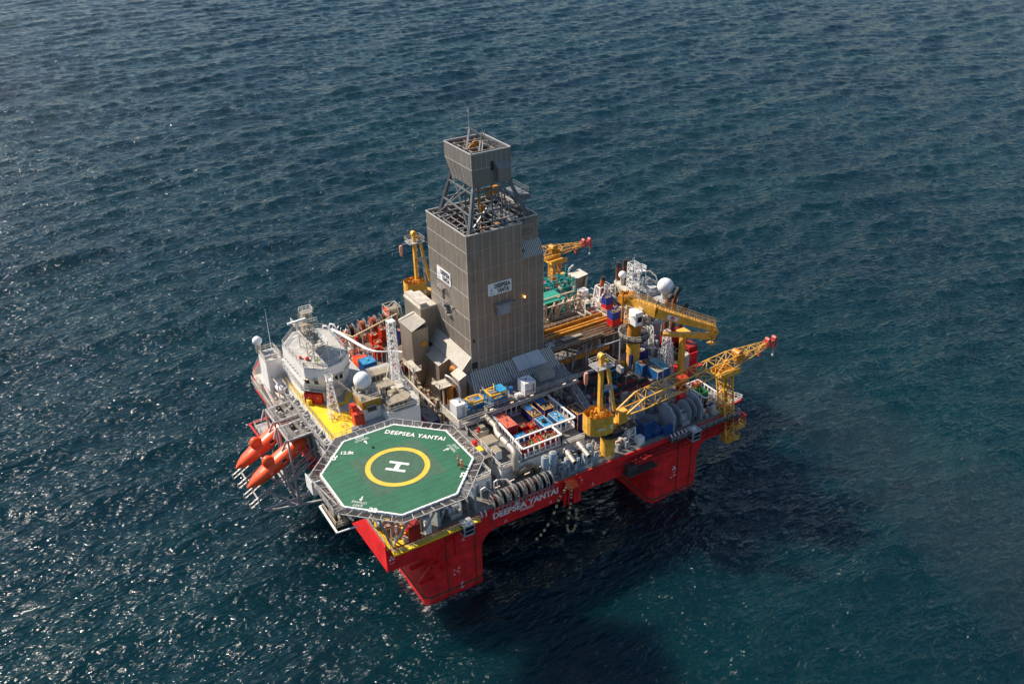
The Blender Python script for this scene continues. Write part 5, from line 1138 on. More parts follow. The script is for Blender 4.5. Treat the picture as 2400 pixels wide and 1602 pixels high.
    build(m,'boom_head',mat('boom head red',(.52,.09,.07),.5,0,.2,1.),t,30)
    m=MB(); m.tube([(83.2,v,24.6),(83.2,v,23.6)],.05,5); m.lathe((83.2,v,23.0),[(.1,0),(.3,.2),(.25,.5),(.1,.6)],8); build(m,'hook_block',lgr,t)
    m=MB()
    for dy in (-.5,.2,.8): m.tube([(41,v+dy,36.6),(60,v+dy*.6,31.6),(73.2,v+dy*.5,27.6)],.03,4)
    # boom rest
    r=thing('boom_rest',restlabel,'boom rest',(70.5,v,10),'yellow lattice boom rests')
    vb=-1.0 if sgn>0 else v+.2
    m=MB(); z0=9.6 if sgn>0 else 15
    m.truss([(69.1,vb-.6,z0),(71.0,vb-.6,z0),(71.0,vb+.9,z0),(69.1,vb+.9,z0)],[(69.1,v-1.,23.4),(71.6,v-1.,23.4),(71.6,v+1.,23.4),(69.1,v+1.,23.4)],9,.26,.13); build(m,'lattice_column',yel if 0 else cry,r)
    m=MB(); m.bar((70.0,vb+.1,z0),(70.2,v,23.2),.7,.7); build(m,'ladder_core',cryd,r)
    m=MB(); m.box(68.2,v-1.7,23.4,72.9,v+1.7,23.6); m.box(68.2,v-1.7,23.6,72.9,v-1.3,24.4); m.box(68.2,v+1.3,23.6,72.9,v+1.7,24.4); build(m,'saddle',cry,r)
    m=MB(); m.box(68.9,vb-1.2,z0,72.4,vb+.9,z0+.12); m.rail([(68.9,vb-1.2,z0+.1),(72.4,vb-1.2,z0+.1),(72.4,vb+.9,z0+.1)],t=.1); m.box(71,vb-1.4,z0+2.6,73.4,vb+.6,z0+2.7); m.rail([(71,vb-1.4,z0+2.7),(73.4,vb-1.4,z0+2.7),(73.4,vb+.6,z0+2.7)],t=.1); build(m,'landing',cry,r)
    build=build0
lattice_crane(1.9,1,'yellow starboard crane with its long lattice boom laid over the aft winches','yellow lattice column holding up the starboard boom over the hull edge','yellow lattice boom cranes')
lattice_crane(67,-1,'yellow port crane half hidden behind the derrick with an orange windsock','yellow lattice column holding the port boom behind the derrick','yellow lattice boom cranes',du=-3.8,dz=1.4,ru=4.3,bend=-2.2)
kc=thing('knuckle_crane','yellow box-boom crane on a fat pedestal with a white cab, boom folded aft','crane',(63.2,21.4,15))
m=MB(); m.lathe((66.0,24.6,15.05),[(1.5,0),(1.44,.2),(1.44,9.2)],28); build(m,'pedestal',cry,kc,40)
KX,KY=66.0,24.6
m=MB(); m.lathe((KX,KY,22.3),[(1.7,-.8),(3.0,0),(3.3,.3),(3.3,.5),(1.6,.6)],28); build(m,'service_ring',dgr,kc,30)
m=MB(); m.rail([(KX+3.3*math.cos(a),KY+3.3*math.sin(a),22.8) for a in np.linspace(0,6.0,14)],closed=True,t=.1); m.rail([(KX+2.3*math.cos(a),KY+2.3*math.sin(a),26.4) for a in np.linspace(2,5.6,8)],t=.09); build(m,'ring_railing',offw,kc)
m=MB(); m.lathe((KX,KY,24.2),[(1.45,-1.2),(1.45,3.0)],28); m.lathe((KX,KY,26.2),[(1.7,0),(2.4,.1),(2.4,.2),(1.7,.3)],20); build(m,'slewing_column',cryd,kc,40)
m=MB(); m.prism([(63.9,21.7),(65.7,21.7),(65.7,24.0),(63.9,24.0)],26.5,29.6,[(63.7,21.6),(65.6,21.6),(65.5,24.0),(63.9,24.0)]); kcab=build(m,'operator_cab',whs,kc)
m=MB(); m.add([(64.3,21.66,27.3),(65.5,21.66,27.3),(65.5,21.63,28.6),(64.3,21.63,28.6)],[(0,1,2,3)]); build(m,'cab_window',glass,kcab)
m=MB(); m.rail([(63.8,21.7,29.6),(65.6,21.7,29.6),(65.6,24,29.6)],h=.6,t=.07,sp=.8); m.bar((63.2,22.2,28.8),(63.9,22.4,28.9),.35,.3); build(m,'cab_rail',wht,kcab)
# booms: main box girder from root up to elbow, then jib folded beneath
def girder(mb,p,q,w0,h0,w1,h1):
    p=Vector(p);q=Vector(q);d=(q-p).normalized();s=d.cross(Vector((0,0,1))).normalized();u=s.cross(d); vs=[]
    for c,w_,h in ((p,w0,h0),(q,w1,h1)):
        for a,b in ((-1,-1),(1,-1),(1,1),(-1,1)): vs.append(c+s*w_*a/2+u*h*b/2)
    mb.add(vs,[(0,3,2,1),(4,5,6,7),(0,1,5,4),(1,2,6,5),(2,3,7,6),(3,0,4,7)])
m=MB(); K0=Vector((65.3,26.0,30.3)); K1=Vector((67.6,19.6,29.9)); K2=Vector((76.2,11.6,27.2))
girder(m,(K0+Vector((0,0,.2))),K1,1.5,1.4,1.7,2.15); girder(m,K1,K2,1.7,2.15,1.1,1.1); build(m,'main_boom',cry,kc)
m=MB()
D=(K2-K0).normalized(); S_=D.cross(Vector((0,0,1))).normalized()
for k in range(28):
    p=(K1.lerp(K2,(k-5)/22) if k>5 else K0.lerp(K1,k/5))+Vector((0,0,1.3 if k<8 else 1.3-.6*(k-8)/20)); m.bar(p-S_*.7,p+S_*.7,.07)
m.rail([K0+S_*.8+Vector((0,0,1.)),K1+S_*.9+Vector((0,0,1.3)),K2+S_*.6+Vector((0,0,.7))],t=.09,sp=1.3); m.rail([K0-S_*.8+Vector((0,0,1.)),K1-S_*.9+Vector((0,0,1.3)),K2-S_*.6+Vector((0,0,.7))],t=.09,sp=1.3)
build(m,'boom_walkway',mat('walkway rail ochre',(.50,.30,.10),.5,0,.2,1.),kc)
m=MB(); girder(m,(67.8,17.6,25.6),(75.6,12.1,25.3),.9,.6,1.0,1.3); m.cyl((75.8,10.9,26.6),(76.6,12.3,26.6),.7,n=14); m.cyl((75.8,10.9,26.6),(76.6,12.3,26.6),.3,n=10); m.bar((75.8,11.7,26.5),(75.4,11.9,24.9),1.0,.8); build(m,'folding_jib',cry,kc)
m=MB(); m.rail([(75.2,11.2,24.4),(76.4,11.0,24.4),(76.4,12.6,24.4)],t=.1,sp=.5); m.box(75.2,11,23.6,76.5,12.6,23.7)
for x in (75.2,75.8,76.4): m.bar((x,11.05,23.6),(x,11.05,25.3),.1)
build(m,'jib_basket',cry,kc)
m=MB(); m.cyl((66.9,23.2,25.4),(69.6,18.4,27.9),.32,n=10); m.cyl((69.6,18.4,27.9),(70.3,17.2,28.3),.2,n=8); build(m,'luffing_cylinder',lgr,kc,40)
m=MB(); m.box(64.2,26.2,29.5,66.2,28.2,31.2); m.bar((64,26.4,25.8),(64,26.4,32.4),.3); m.cyl((64.8,25.6,31.3),(66.2,25.6,31.3),.6,n=12); m.bar((66.3,27.5,26),(66.3,27.5,32),.25)
for i in range(12): x,y=rng.uniform(63.8,66.6),rng.uniform(25.4,28); m.box(x,y,30.8,x+.4,y+.4,31.2+rng.uniform(.1,.8))
build(m,'winch_house',cryd,kc)
m=MB(); a=K1.lerp(K2,.20)-S_*-1.0+Vector((0,0,-.2)); f=K1.lerp(K2,.20); d=(K2-K1).normalized(); uu=S_.cross(d)
side=S_ if (S_.y<0) else -S_
wv=.84
q=[f+side*(wv)-uu*.55,f+side*(wv-.03)+d*2.2-uu*.5,f+side*(wv-.03)+d*2.2+uu*.5,f+side*(wv)+uu*.55]
m.add([p+side*.05 for p in q],[(0,1,2,3)]); sg=build(m,'boom_sign',whs,kc)
m=MB(); c=f+side*(wv+.08)+d*1.1; n=18; m.add([c+(d*math.cos(2*math.pi*i/n)+uu*math.sin(2*math.pi*i/n))*.42 for i in range(n)],[tuple(range(n))]); build(m,'sign_disc',mat('sign red',(.7,.02,.03)),sg)
m=MB(); m.add([c+side*.01+d*x+uu*(y-.06+.07*math.sin(x*7)) for x,y in ((-.3,-.06),(-.1,-.14),(.15,-.14),(.34,0),(.15,-.04),(-.1,-.05))],[tuple(range(6))]); build(m,'sign_swoosh',whs,sg)
m=MB(); m.box(72.2,16.4,15.05,73.2,17.4,25.0); m.box(71.6,15.8,25.0,73.8,18,25.2); single(m,'boom_rest',cry,'plain square yellow post under the folded box boom','boom rest')
# ------------------------------------------------------------------ starboard midship house and container pen
mh=thing('midship_house','long white deckhouse on the starboard side carrying the container pen','deckhouse',(34,12,15))
m=MB(); m.box(21.6,5.4,15.05,39.6,24.8,17.8); build(m,'wall',wht,mh)
m=MB(); m.box(21.5,5.3,17.8,39.7,24.9,17.95); build(m,'roof_deck',gry,mh)
m=MB(); m.rail([(21.6,12,17.95),(21.6,5.4,17.95),(26,5.4,17.95)],t=.08); m.rail([(34.8,5.4,17.95),(39.6,5.4,17.95)],t=.08); build(m,'roof_railing',wht,mh)
m=MB(); 
for i in range(34): x=22+i*.5; m.box(x,5.36,15.4,x+.05,5.4,17.7)
m.box(22.2,5.33,16.5,23.9,5.37,16.6); build(m,'wall_rib',lgr,mh)
tube_m=bpy.data.materials.new('fluorescent tube'); tube_m.use_nodes=True; bs=tube_m.node_tree.nodes['Principled BSDF']; bs.inputs['Base Color'].default_value=(.9,.8,.7,1); bs.inputs['Emission Color'].default_value=(1,.72,.5,1); bs.inputs['Emission Strength'].default_value=.8
m=MB()
for x,y,z in ((22.3,3.9,16.0),(25.6,4.0,16.1),(29.0,4.3,16.2),(19.3,3.9,15.8)): m.bar((x,y,z),(x+1.1,y,z+.05),.1)
build(m,'strip_light',tube_m,mh)
pen=thing('container_pen','white-framed open pen full of baskets and containers on the midship house roof','pen',(32,12,17.95))
m=MB(); PN=[(26.4,5.75),(34.7,5.75),(34.7,9.0),(40.0,9.0),(40.0,18.6),(27.2,18.6),(27.2,9)]
def fence(a,b,z0=17.95,z1=20.2,sp=1.15,t=.2):
    a=Vector(a);b=Vector(b);k=max(1,round((b-a).length/sp))
    for i in range(k+1): p=a.lerp(b,i/k); m.bar((p.x,p.y,z0),(p.x,p.y,z1),t)
    m.bar((a.x,a.y,z1),(b.x,b.y,z1),.34,.2)
    m.bar((a.x,a.y,z0+.1),(b.x,b.y,z0+.1),.2,.2)
    for z in (.35,.7,1.05): m.bar((a.x,a.y,z0+z),(b.x,b.y,z0+z),.07)
fence(PN[0],PN[1]); fence(PN[1],PN[2]); fence((26.4,9),(34.7,9)); fence(PN[2],PN[3]); fence(PN[3],PN[4]); fence((27.2,18.6),(40,18.6)); fence((26.4,5.75),(27.4,18.6))
build(m,'white_fence',wht,pen)
z0=17.97
G='baskets and containers in the starboard pen'
container(27.6,13.0,z0,2.2,5.1,2.2,dred,'long container with a salmon-red roof, tucked in the pen corner by the duct','roof',mat('salmon roof',(.60,.13,.08),.5,0,.15,1.,rust=.06),G,framem=mat('salmon frame',(.70,.25,.16)))
container(33.5,13.4,z0,2.0,4.4,2.3,navy,'open blue basket with yellow top band and half tarpaulin, second row left','tarpload',blu,G,framem=cry)
container(36.5,14.1,z0,2.2,4.2,2.3,navy,'open blue basket with yellow top band and orange scrap, farthest in the pen','tarpload',blu,G,framem=cry)
container(33.4,9.3,z0,2.0,3.6,2.3,blu,'basket under a light blue tarpaulin with a coiled black rope, near middle of the pen','tarp',blul,G,framem=offw)
container(36.4,9.4,z0,2.0,3.4,2.3,blu,'basket under a light blue tarpaulin with white lettering, by the aft fence','tarp',blul,G,framem=offw)
container(30.4,12.4,z0,1.4,1.5,1.5,dred,'small red bin of scrap, left of the orange bin','load',None,G)
container(32.0,11.7,z0,1.2,1.4,1.6,org,'small bright orange bin of loose items in the pen middle','load',None,G)
container(27.7,9.4,z0,2.1,1.5,1.8,blu,'small blue-tarped basket against the inner pen rail','tarp',blul,G)
container(30.1,9.4,z0,2.9,1.3,1.9,dred,'flat crate of pale timber frames beside the small blue basket','load',None,G,load=wood)
container(26.9,6.2,z0,1.7,1.6,1.6,dred,'dark red bin with pale rubble in the near corner of the pen','load',None,G)
container(28.9,6.2,z0,1.0,2.0,1.6,mat('olive bin',(.16,.13,.02),.5,0,.2),'narrow olive bin in the near row of the pen','load',None,G)
container(30.1,6.2,z0,1.2,2.1,1.9,org,'bright orange bin in the near row of the pen','load',None,G)
container(31.5,6.2,z0,2.8,2.2,1.9,dred,'long red bin heaped with brown scrap in the near row of the pen','load',None,G)
container(41.0,9.6,15.05,2.0,3.5,5.0,navy,'blue container with yellow band and dirty top, outside the pen by the crane','load',gry,None,framem=cry)
m=MB(); c=(34.3,11.1,20.35)
for k in range(3): m.lathe((c[0],c[1],c[2]+k*.07),[(.42,0),(.52,.04),(.42,.08)],16)
single(m,'rope_coil',blk,'black hose coil lying on a light blue tarpaulin','coil')
m=MB()
for i in range(12):
    x,y=36.8+rng.uniform(0,1.2),10.4+rng.uniform(0,1.6); m.box(x,y,20.24,x+.22,y+.12,20.27)
single(m,'tarpaulin_marking',mark,'broken white lettering on the light blue tarpaulin by the aft fence','lettering')
# big shiny exhaust duct
t=thing('exhaust_duct','big shiny bent metal duct running past the container pen and down the white wall','duct',(25,10,17))
m=MB(); m.tube([(25.9,17.6,20.7),(25.6,17.2,21.0),(25.5,13.6,21.0),(25.0,12.6,20.9),(24.7,11.6,20.8),(24.5,6.0,20.8),(24.3,5.0,20.5),(24.1,4.6,19.9),(24.1,4.5,17.4)],[.42,.5,.5,.5,.55,.6,.6,.58,.52],14); build(m,'bright_section',alu,t,60)
m=MB(); m.tube([(24.1,4.5,17.6),(24.15,4.4,16.9),(24.5,4.2,16.5),(26.6,4.3,16.9),(27.3,4.3,17.0),(27.7,4.2,16.6),(28.0,4.0,15.7)],.5,12); build(m,'dull_section',mat('heat stained duct',(.24,.19,.13),.4,.7,.3,1.2),t,60)
m=MB()
for p in ((25.5,15.6),(25.4,13.2),(24.6,10),(24.55,7.6)): m.lathe((p[0],p[1],20.95),[(.6,-.06),(.64,0),(.6,.06)],16,'y')
build(m,'duct_flange',galv,t)
for k,(a,b) in enumerate((((34.6,4.2,17.7),(33.8,.2,17.7)),((37.6,4.4,17.9),(36.9,.2,17.9)))):
    m=MB(); a=Vector(a);b=Vector(b); m.cyl(a,a.lerp(b,.45),.56,.52,n=14); m.cyl(a.lerp(b,.45),b,.44,n=14); m.cyl(b,b+(b-a)*.02,.48,n=14)
    t=single(m,'exhaust_pipe',alu,('shiny exhaust outlet pointing over the side, nearer the ship name','shiny exhaust outlet pointing over the side, next to the crane pedestal')[k],'exhaust pipe','shiny exhaust outlets',smooth=50)
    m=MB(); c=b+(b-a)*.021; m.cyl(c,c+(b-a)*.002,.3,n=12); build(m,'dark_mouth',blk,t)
# beige cabinets between duct and helideck
ab='beige clad enclosures beside the helideck'
def enclosure(u0,v0,z0,u1,v1,z1,label):
    m=MB(); m.box(u0,v0,z0,u1,v1,z1); t=single(m,'enclosure',wht,label,'enclosure',ab)
    m=MB(); m.box(u0-.05,v0-.05,z1,u1+.05,v1+.05,z1+.08); build(m,'roof',beid,t)
    m=MB()
    for k in range(1,int((v1-v0)/.6)): y=v0+k*.6; m.box(u0-.04,y-.04,z0,u0,y+.04,z1); m.box(u0,y-.02,z1+.08,u1,y+.02,z1+.1)
    for k in range(1,int((u1-u0)/.6)): x=u0+k*.6; m.box(x-.03,v0-.04,z0,x+.03,v0,z1)
    build(m,'panel_rib',lgr,t); m=MB()
    for k in range(3): m.lathe((u0-.05,v0+.5+k*.55,z1-.6),[(.22,-.03),(.22,.03)],10,'x')
    build(m,'fan_port',dgr,t)
enclosure(22.2,8.0,17.97,23.4,10.3,19.7,'lower beige-roofed enclosure with white slatted side, next to the duct bend')
enclosure(21.8,10.5,17.97,24.2,12.9,20.1,'larger beige-roofed enclosure behind, toward the derrick')
m=MB(); m.box(22.0,14.6,17.97,24.6,17.2,20.0); t=single(m,'generator_box',bei,'boxy beige generator with two red drums on top, behind the helideck right edge','generator')
m=MB(); m.cyl((22.5,15.0,20),(22.5,15.0,20.5),.22,n=8); m.cyl((22.9,15.6,20),(22.9,15.6,20.5),.22,n=8); build(m,'red_drum',red,t); m=MB(); m.box(23.2,15.2,20,24.2,16.4,20.6); m.tube([(23.4,16.6,20),(23.4,16.6,21),(24.2,16.8,21.2)],.2,6); build(m,'top_unit',bei,t)
m=MB(); m.box(19.3,9.6,15.05,20.6,11.0,20.0); t=single(m,'yellow_topped_cabinet',wht,'white cabinet with a bright yellow top at the helideck right corner','cabinet'); q=MB(); q.box(19.25,9.55,20,20.65,11.05,20.1); build(q,'yellow_top',yel,t)
m=MB(); m.box(19.8,11.7,15.05,20.5,12.4,20.7); single(m,'red_box',red,'small bright red box just behind the yellow-topped cabinet','box')
m=MB(); m.box(15.9,11.4,26.5,17.1,12.4,27.3); 
sd_t=thing('service_platform','narrow railed platform with pipes between helideck and generator','platform',(18.5,11,15))
m=MB(); m.box(17.2,8.0,19.2,21.4,18.6,19.35); m.box(15.8,13,17,17.2,23.6,17.1); build(m,'floor',gry,sd_t)
m=MB(); m.rail([(17.2,18.6,19.35),(17.2,8,19.35),(19.2,8,19.35)],t=.09); m.rail([(21.4,18.6,19.35),(21.4,8,19.35)],t=.09)
for y in np.arange(8,19,2.1): m.bar((17.3,y,15),(17.3,y,19.2),.2); m.bar((21.3,y,15),(21.3,y,19.2),.2)
for i in range(30): x,y=rng.uniform(17.3,19),rng.uniform(8.2,18.3); m.box(x,y,19.35,x+rng.uniform(.2,.6),y+rng.uniform(.2,.8),19.5+rng.uniform(.1,1.1))
build(m,'steelwork',offw,sd_t)
m=MB(); 
for i in range(16): x,y=rng.uniform(17.3,21),rng.uniform(9,23); m.tube([(x,y,15.1),(x,y,18+rng.uniform(0,1.5)),(x+rng.uniform(-1,1),y+rng.uniform(.5,3),18.6)],.1,6)
build(m,'pipework',dirty,sd_t)
# brown container and red ladder behind the helideck
container(17.5,25.0,15.05,2.3,5.5,3.2,navy,'dark flat-topped container with a red ladder leaning on it, behind the helideck','roof',mat('slate roof',(.14,.16,.18),.5,0,.3,1.,rust=.15,rustcol=(.35,.1,.1)))
m=MB(); a=Vector((16.8,26.5,18.6)); b=Vector((17.2,21.4,15.6))
for s in (-.35,.35): m.bar(a+Vector((s,0,0)),b+Vector((s,0,0)),.1)
for k in range(11): p=a.lerp(b,k/10); m.bar(p-Vector((.35,0,0)),p+Vector((.35,0,0)),.08)
single(m,'red_ladder',red,'sloping red ladder between the dark container and the helideck','ladder')
# central walkway platform with white boxes and blue/yellow skids
cp=thing('central_platform','long raised grey platform and gangway in front of the derrick skirt','platform',(30,20,19))
m=MB(); m.box(19.9,17.2,21.1,26.0,24.6,21.3); m.box(25.9,18.6,21.1,47.5,25.0,21.25); build(m,'floor',gry,cp)
m=MB(); m.box(19.8,17.1,20.5,19.95,24.6,22.2); m.box(19.9,17.05,20.5,26.0,17.2,21.3); build(m,'edge_plate',offw,cp)
m=MB(); m.rail([(20.1,17.25,21.3),(26,17.25,21.3),(26,18.7,21.3),(47.4,18.7,21.3)],t=.1)
for x in np.arange(20.4,47,2.9): m.bar((x,18.9,17.9),(x,18.9,21.1),.22)
m.bar((26,18.3,20.9),(47.4,18.3,20.9),.3,.4); build(m,'railing',galv,cp)
m=MB()
for x in (27,31.5,36,43.5,46): m.bar((x,18.2,21.5),(x+.7,18.2,21.5),.12)
for x in (38,44.5): m.bar((x,25.1,20.9),(x+1.6,25.1,20.9),.12)
build(m,'strip_light',tube_m,cp)
m=MB()
for i in range(26): x,y=rng.uniform(20.6,46.5),rng.uniform(19,24.5); m.box(x,y,21.3,x+rng.uniform(.3,1.0),y+rng.uniform(.2,.8),21.5+rng.uniform(.05,.6))
build(m,'loose_fittings',dirty,cp)
t=container(20.5,19.2,21.3,2.1,2.6,2.7,whs,'white cube container with a door, at the corner of the central platform','roof',whs,None,framem=wht)
q=MB(); q.box(21.7,19.15,21.6,22.3,19.2,23.4); build(q,'door',lgr,t)
t=container(35.2,18.9,21.3,2.5,2.6,2.7,whs,'white cube container with dark stencilled markings on the central platform','roof',whs,None,framem=wht)
q=MB(); 
for k in range(6): q.box(37.0,18.84,21.8+k*.3,37.35,18.88,21.98+k*.3)
for k in range(4): q.box(35.5+k*.35,18.84,22.2+(k%2)*.9,35.7+k*.35,18.88,22.4+(k%2)*.9)
build(q,'stencil_marking',dgr,t)
def skid(u0,v0,z,du,dv,h,label,tilt):
    t=thing('blue_frame_skid',label,'skid',(u0+du/2,v0+dv/2,z),'blue and yellow equipment skids')
    m=MB()
    for x in (u0,u0+du):
        for y in (v0,v0+dv): m.bar((x,y,z),(x,y,z+h),.2)
    for zz in (z+.1,z+h*.55): 
        m.bar((u0,v0,zz),(u0+du,v0,zz),.14); m.bar((u0,v0+dv,zz),(u0+du,v0+dv,zz),.14); m.bar((u0,v0,zz),(u0,v0+dv,zz),.14); m.bar((u0+du,v0,zz),(u0+du,v0+dv,zz),.14)
    m.bar((u0,v0,z),(u0+du*.5,v0,z+h),.12); m.box(u0+du*.6,v0+.2,z+.2,u0+du*.95,v0+dv-.2,z+h*.8); build(m,'frame',mat('skid blue',(.01,.20,.50),.5,0,.15,1.5),t)
    m=MB(); m.bar((u0,v0,z+h),(u0+du,v0,z+h),.22); m.bar((u0,v0,z+h),(u0,v0+dv,z+h),.22); m.bar((u0+du,v0,z+h),(u0+du,v0+dv,z+h),.22); m.bar((u0,v0+dv,z+h),(u0+du,v0+dv,z+h),.22); m.bar((u0,v0-.05,z+h*.7),(u0+du,v0-.05,z+h*.7),.14); build(m,'top_rail',mat('skid yellow',(.75,.42,.02),.5,0,.1,1.),t)
    m=MB(); m.cyl((u0+.3,v0+dv/2,z+h*.55),(u0+du*.6,v0+dv/2,z+h*.55),dv*.3,n=12); m.box(u0+.3,v0+.2,z+.15,u0+du*.5,v0+dv-.2,z+h*.5); build(m,'drum',junk,t,40)
    if tilt: m=MB(); m.prism([(u0+du*.55,v0+.1),(u0+du+.2,v0+.1),(u0+du+.2,v0+dv),(u0+du*.55,v0+dv)],z+h+.2,z+h+.3); build(m,'blue_lid',blul,t); m=MB(); m.tube([(u0+.2,v0+dv-.2,z+h),(u0+.8,v0+dv*.6,z+h+.2),(u0+1.4,v0+dv*.5,z+h+.1),(u0+2,v0+dv,z+h+.8)],.1,6); build(m,'yellow_hose',ymark,t)
skid(28.0,19.2,21.3,3.4,2.6,2.3,'larger blue skid with bright yellow top rails and a raised light blue lid',True)
skid(24.0,20.2,21.3,2.8,2.0,1.6,'smaller blue skid with one yellow hoop, beside the white cube',False)
m=MB(); m.cyl((33.6,21.4,21.3),(33.6,21.4,22.6),.42,n=12); single(m,'blue_drum',blu,'dark blue drum next to the stencilled white cube','drum',smooth=40)
m=MB(); m.box(33.4,18.9,21.3,34.6,19.8,22.0); single(m,'white_chest',whs,'low white chest at the platform edge in front of the derrick','chest')
m=MB(); m.box(40.4,21.6,21.3,44.0,24.0,22.6); t=single(m,'tool_house',lgr,'low grey box with a brown flat roof at the aft end of the central platform','box'); q=MB(); q.box(40.3,21.5,22.6,44.1,24.1,22.7); build(q,'roof',beid,t)
# sloping stair truss (catwalk) from platform to crane
t=thing('inclined_stair','long grey inclined stair truss descending toward the starboard crane','stair',(47,20,16)); m=MB()
m.truss([(46.6,24.6,20.2),(48.0,24.9,20.2),(48.0,24.9,21.4),(46.6,24.6,21.4)],[(45.5,12.8,16.2),(46.9,12.8,16.2),(46.9,12.8,17.4),(45.5,12.8,17.4)],12,.16,.09); build(m,'truss_side',galv,t)
m=MB()
for k in range(26): p=Vector((47.3,24.7,20.4)).lerp(Vector((46.2,12.9,16.4)),k/25); m.bar(p-Vector((.6,0,0)),p+Vector((.6,0,0)),.25,.06)
build(m,'stair_tread',dirty,t)
# starboard side: silos, machinery, tanks on the low deck strip
sg_='pale blue-grey vertical tanks on the starboard edge'
tank=mat('tank pale blue grey',(.33,.40,.45),.4,0,.12,1.)
def silo(x,y,r,z0,z1,label,cone=False):
    m=MB(); pr=[(r*.9,0),(r,.15),(r,(z1-z0)*.45),(r*1.06,(z1-z0)*.48),(r,(z1-z0)*.52),(r,z1-z0-.2),(r*.85,z1-z0)]
    if cone: pr=[(r*.45,0),(r,(z1-z0)*.3),(r,z1-z0-.2),(r*.6,z1-z0)]
    m.lathe((x,y,z0),pr,18); t=single(m,'vertical_tank',tank,label,'tank',sg_,smooth=35)
    m=MB(); m.cyl((x,y,z1),(x,y,z1+.15),r*.5,n=12); build(m,'hatch',beid,t)
silo(29.2,2.8,.72,15.05,19.3,'left one of the two tall paired tanks above the ship name')
silo(30.9,2.9,.72,15.05,19.5,'right one of the two tall paired tanks above the ship name')
silo(33.6,2.2,.62,15.05,17.6,'shorter tank under the first shiny exhaust outlet'); silo(37.6,2.2,.6,15.05,17.6,'shorter tank under the second shiny exhaust outlet'); silo(39.2,3.2,.6,15.05,17.8,'shorter tank touching the starboard crane pedestal')
silo(36.0,3.2,.6,15.05,16.8,'lowest of the pale tanks, between the two exhaust outlets')
silo(48.6,3.4,.85,17.6,21.4,'pale cone-bottomed tank on a white stand aft of the crane',True)
m=MB(); m.truss([(47.7,2.5,15),(49.5,2.5,15),(49.5,4.3,15),(47.7,4.3,15)],[(47.9,2.7,18.3),(49.3,2.7,18.3),(49.3,4.1,18.3),(47.9,4.1,18.3)],2,.2,.12); single(m,'tank_stand',wht,'white braced stand under the cone-bottomed tank','stand')
sm=thing('starboard_machinery','blue-grey machinery skids and platforms behind the starboard rail','machinery',(34,3,15))
m=MB(); m.box(32.6,.6,15.05,41,4.8,15.2); m.box(33.4,4.0,16.8,39.4,5.3,16.95); build(m,'base',mgr,sm)
m=MB()
for i in range(40): x,y=rng.uniform(31.8,40.2),rng.uniform(.8,4.6); m.box(x,y,15.2,x+rng.uniform(.2,.9),y+rng.uniform(.2,.7),15.4+rng.uniform(.1,2.0))
build(m,'skid_block',tank,sm)
m=MB()
for i in range(22): x,y=rng.uniform(28,41),rng.uniform(.6,4.6); m.tube([(x,y,15.1),(x,y,16+rng.uniform(0,1.6)),(x+rng.uniform(-1.2,1.2),y+rng.uniform(-.5,.8),16.3+rng.uniform(0,1))],.1,6)
m.rail([(31.5,.4,15.1),(31.5,4.8,15.1)],t=.08); m.rail([(33.4,4,16.95),(39.4,4,16.95)],t=.08); build(m,'pipework',lgr,sm)
wp=thing('winch_platform','railed grey platform with a big flat drum beside the helideck corner','platform',(17.5,6,15))
m=MB(); m.box(15.6,4.9,15.05,19.3,8.6,17.8); build(m,'wall',wht,wp); m=MB(); m.box(15.5,4.8,17.8,19.4,8.7,17.9); build(m,'floor',gry,wp)
m=MB(); m.rail([(15.6,8.6,17.9),(15.6,4.9,17.9),(19.3,4.9,17.9),(19.3,8.6,17.9)],t=.08); m.box(16.9,4.85,15.2,17.9,4.89,17.3); build(m,'railing',wht,wp)
m=MB(); m.lathe((16.6,7.2,17.9),[(.9,0),(1.25,.1),(1.25,.5),(1.0,.6)],20); build(m,'drum',dgr,wp,30)
m=MB(); m.box(18.3,4.82,15.1,18.9,4.88,17.0); m.box(16.1,4.82,15.1,16.7,4.88,17.0); build(m,'doorway',mgr,wp)
m=MB(); m.tube([(16.3,3.2,15.2),(16.2,3.2,17.2),(16.9,3.0,17.6),(18.6,2.9,15.4)],.13,6); m.tube([(19.0,3.4,15.2),(19.0,3.4,17.6),(19.5,3.3,17.9),(19.7,3.2,15.3)],.13,6); single(m,'pipe_hoop',wht,'white bent pipe hoops standing in front of the hose reels','pipe')
# hose reels along the starboard edge
def reel(u,v,r,w_,label,hose,grp,z=15.05,face=1):
    t=thing('hose_reel',label,'hose reel',(u,v,z),grp); zc=z+r+.25
    m=MB()
    for s in (-1,1):
        m.tube([(u+s*w_/2,v+(r-.05)*math.cos(q),zc+(r-.05)*math.sin(q)) for q in np.linspace(0,2*math.pi,25)],.06,5)
        for k in range(6): a=math.pi*k/3; m.bar((u+s*w_/2,v,zc),(u+s*w_/2,v+r*math.cos(a),zc+r*math.sin(a)),.07)
    m.cyl((u-w_/2,v,zc),(u+w_/2,v,zc),.16,n=8)
    build(m,'rim',dirty,t)
    m=MB(); pr=[(.4,-w_/2+.05)]
    n=7
    for i in range(n): x=-w_/2+.08+(w_-.16)*i/n; pr+=[(r-.42,x),(r-.26,x+(w_-.16)/n*.5),(r-.42,x+(w_-.16)/n)]
    pr.append((.4,w_/2-.05)); m.lathe((u,v,zc),pr,26,'x'); build(m,'wound_hose',hose,t,60)
    m=MB()
    for s in (-1,1):
        x=u+s*(w_/2+.12); m.bar((x,v-r*.6,z),(x,v,zc),.12); m.bar((x,v+r*.6,z),(x,v,zc),.12); m.bar((x,v-r*.6,z),(x,v-r*1.02,zc+.2),.08)
        m.tube([(x,v-r*1.0*math.cos(a),zc+r*1.08*math.sin(a)) for a in np.linspace(.2,1.9,7)],.05,5)
    build(m,'stand',mgr,t); return t
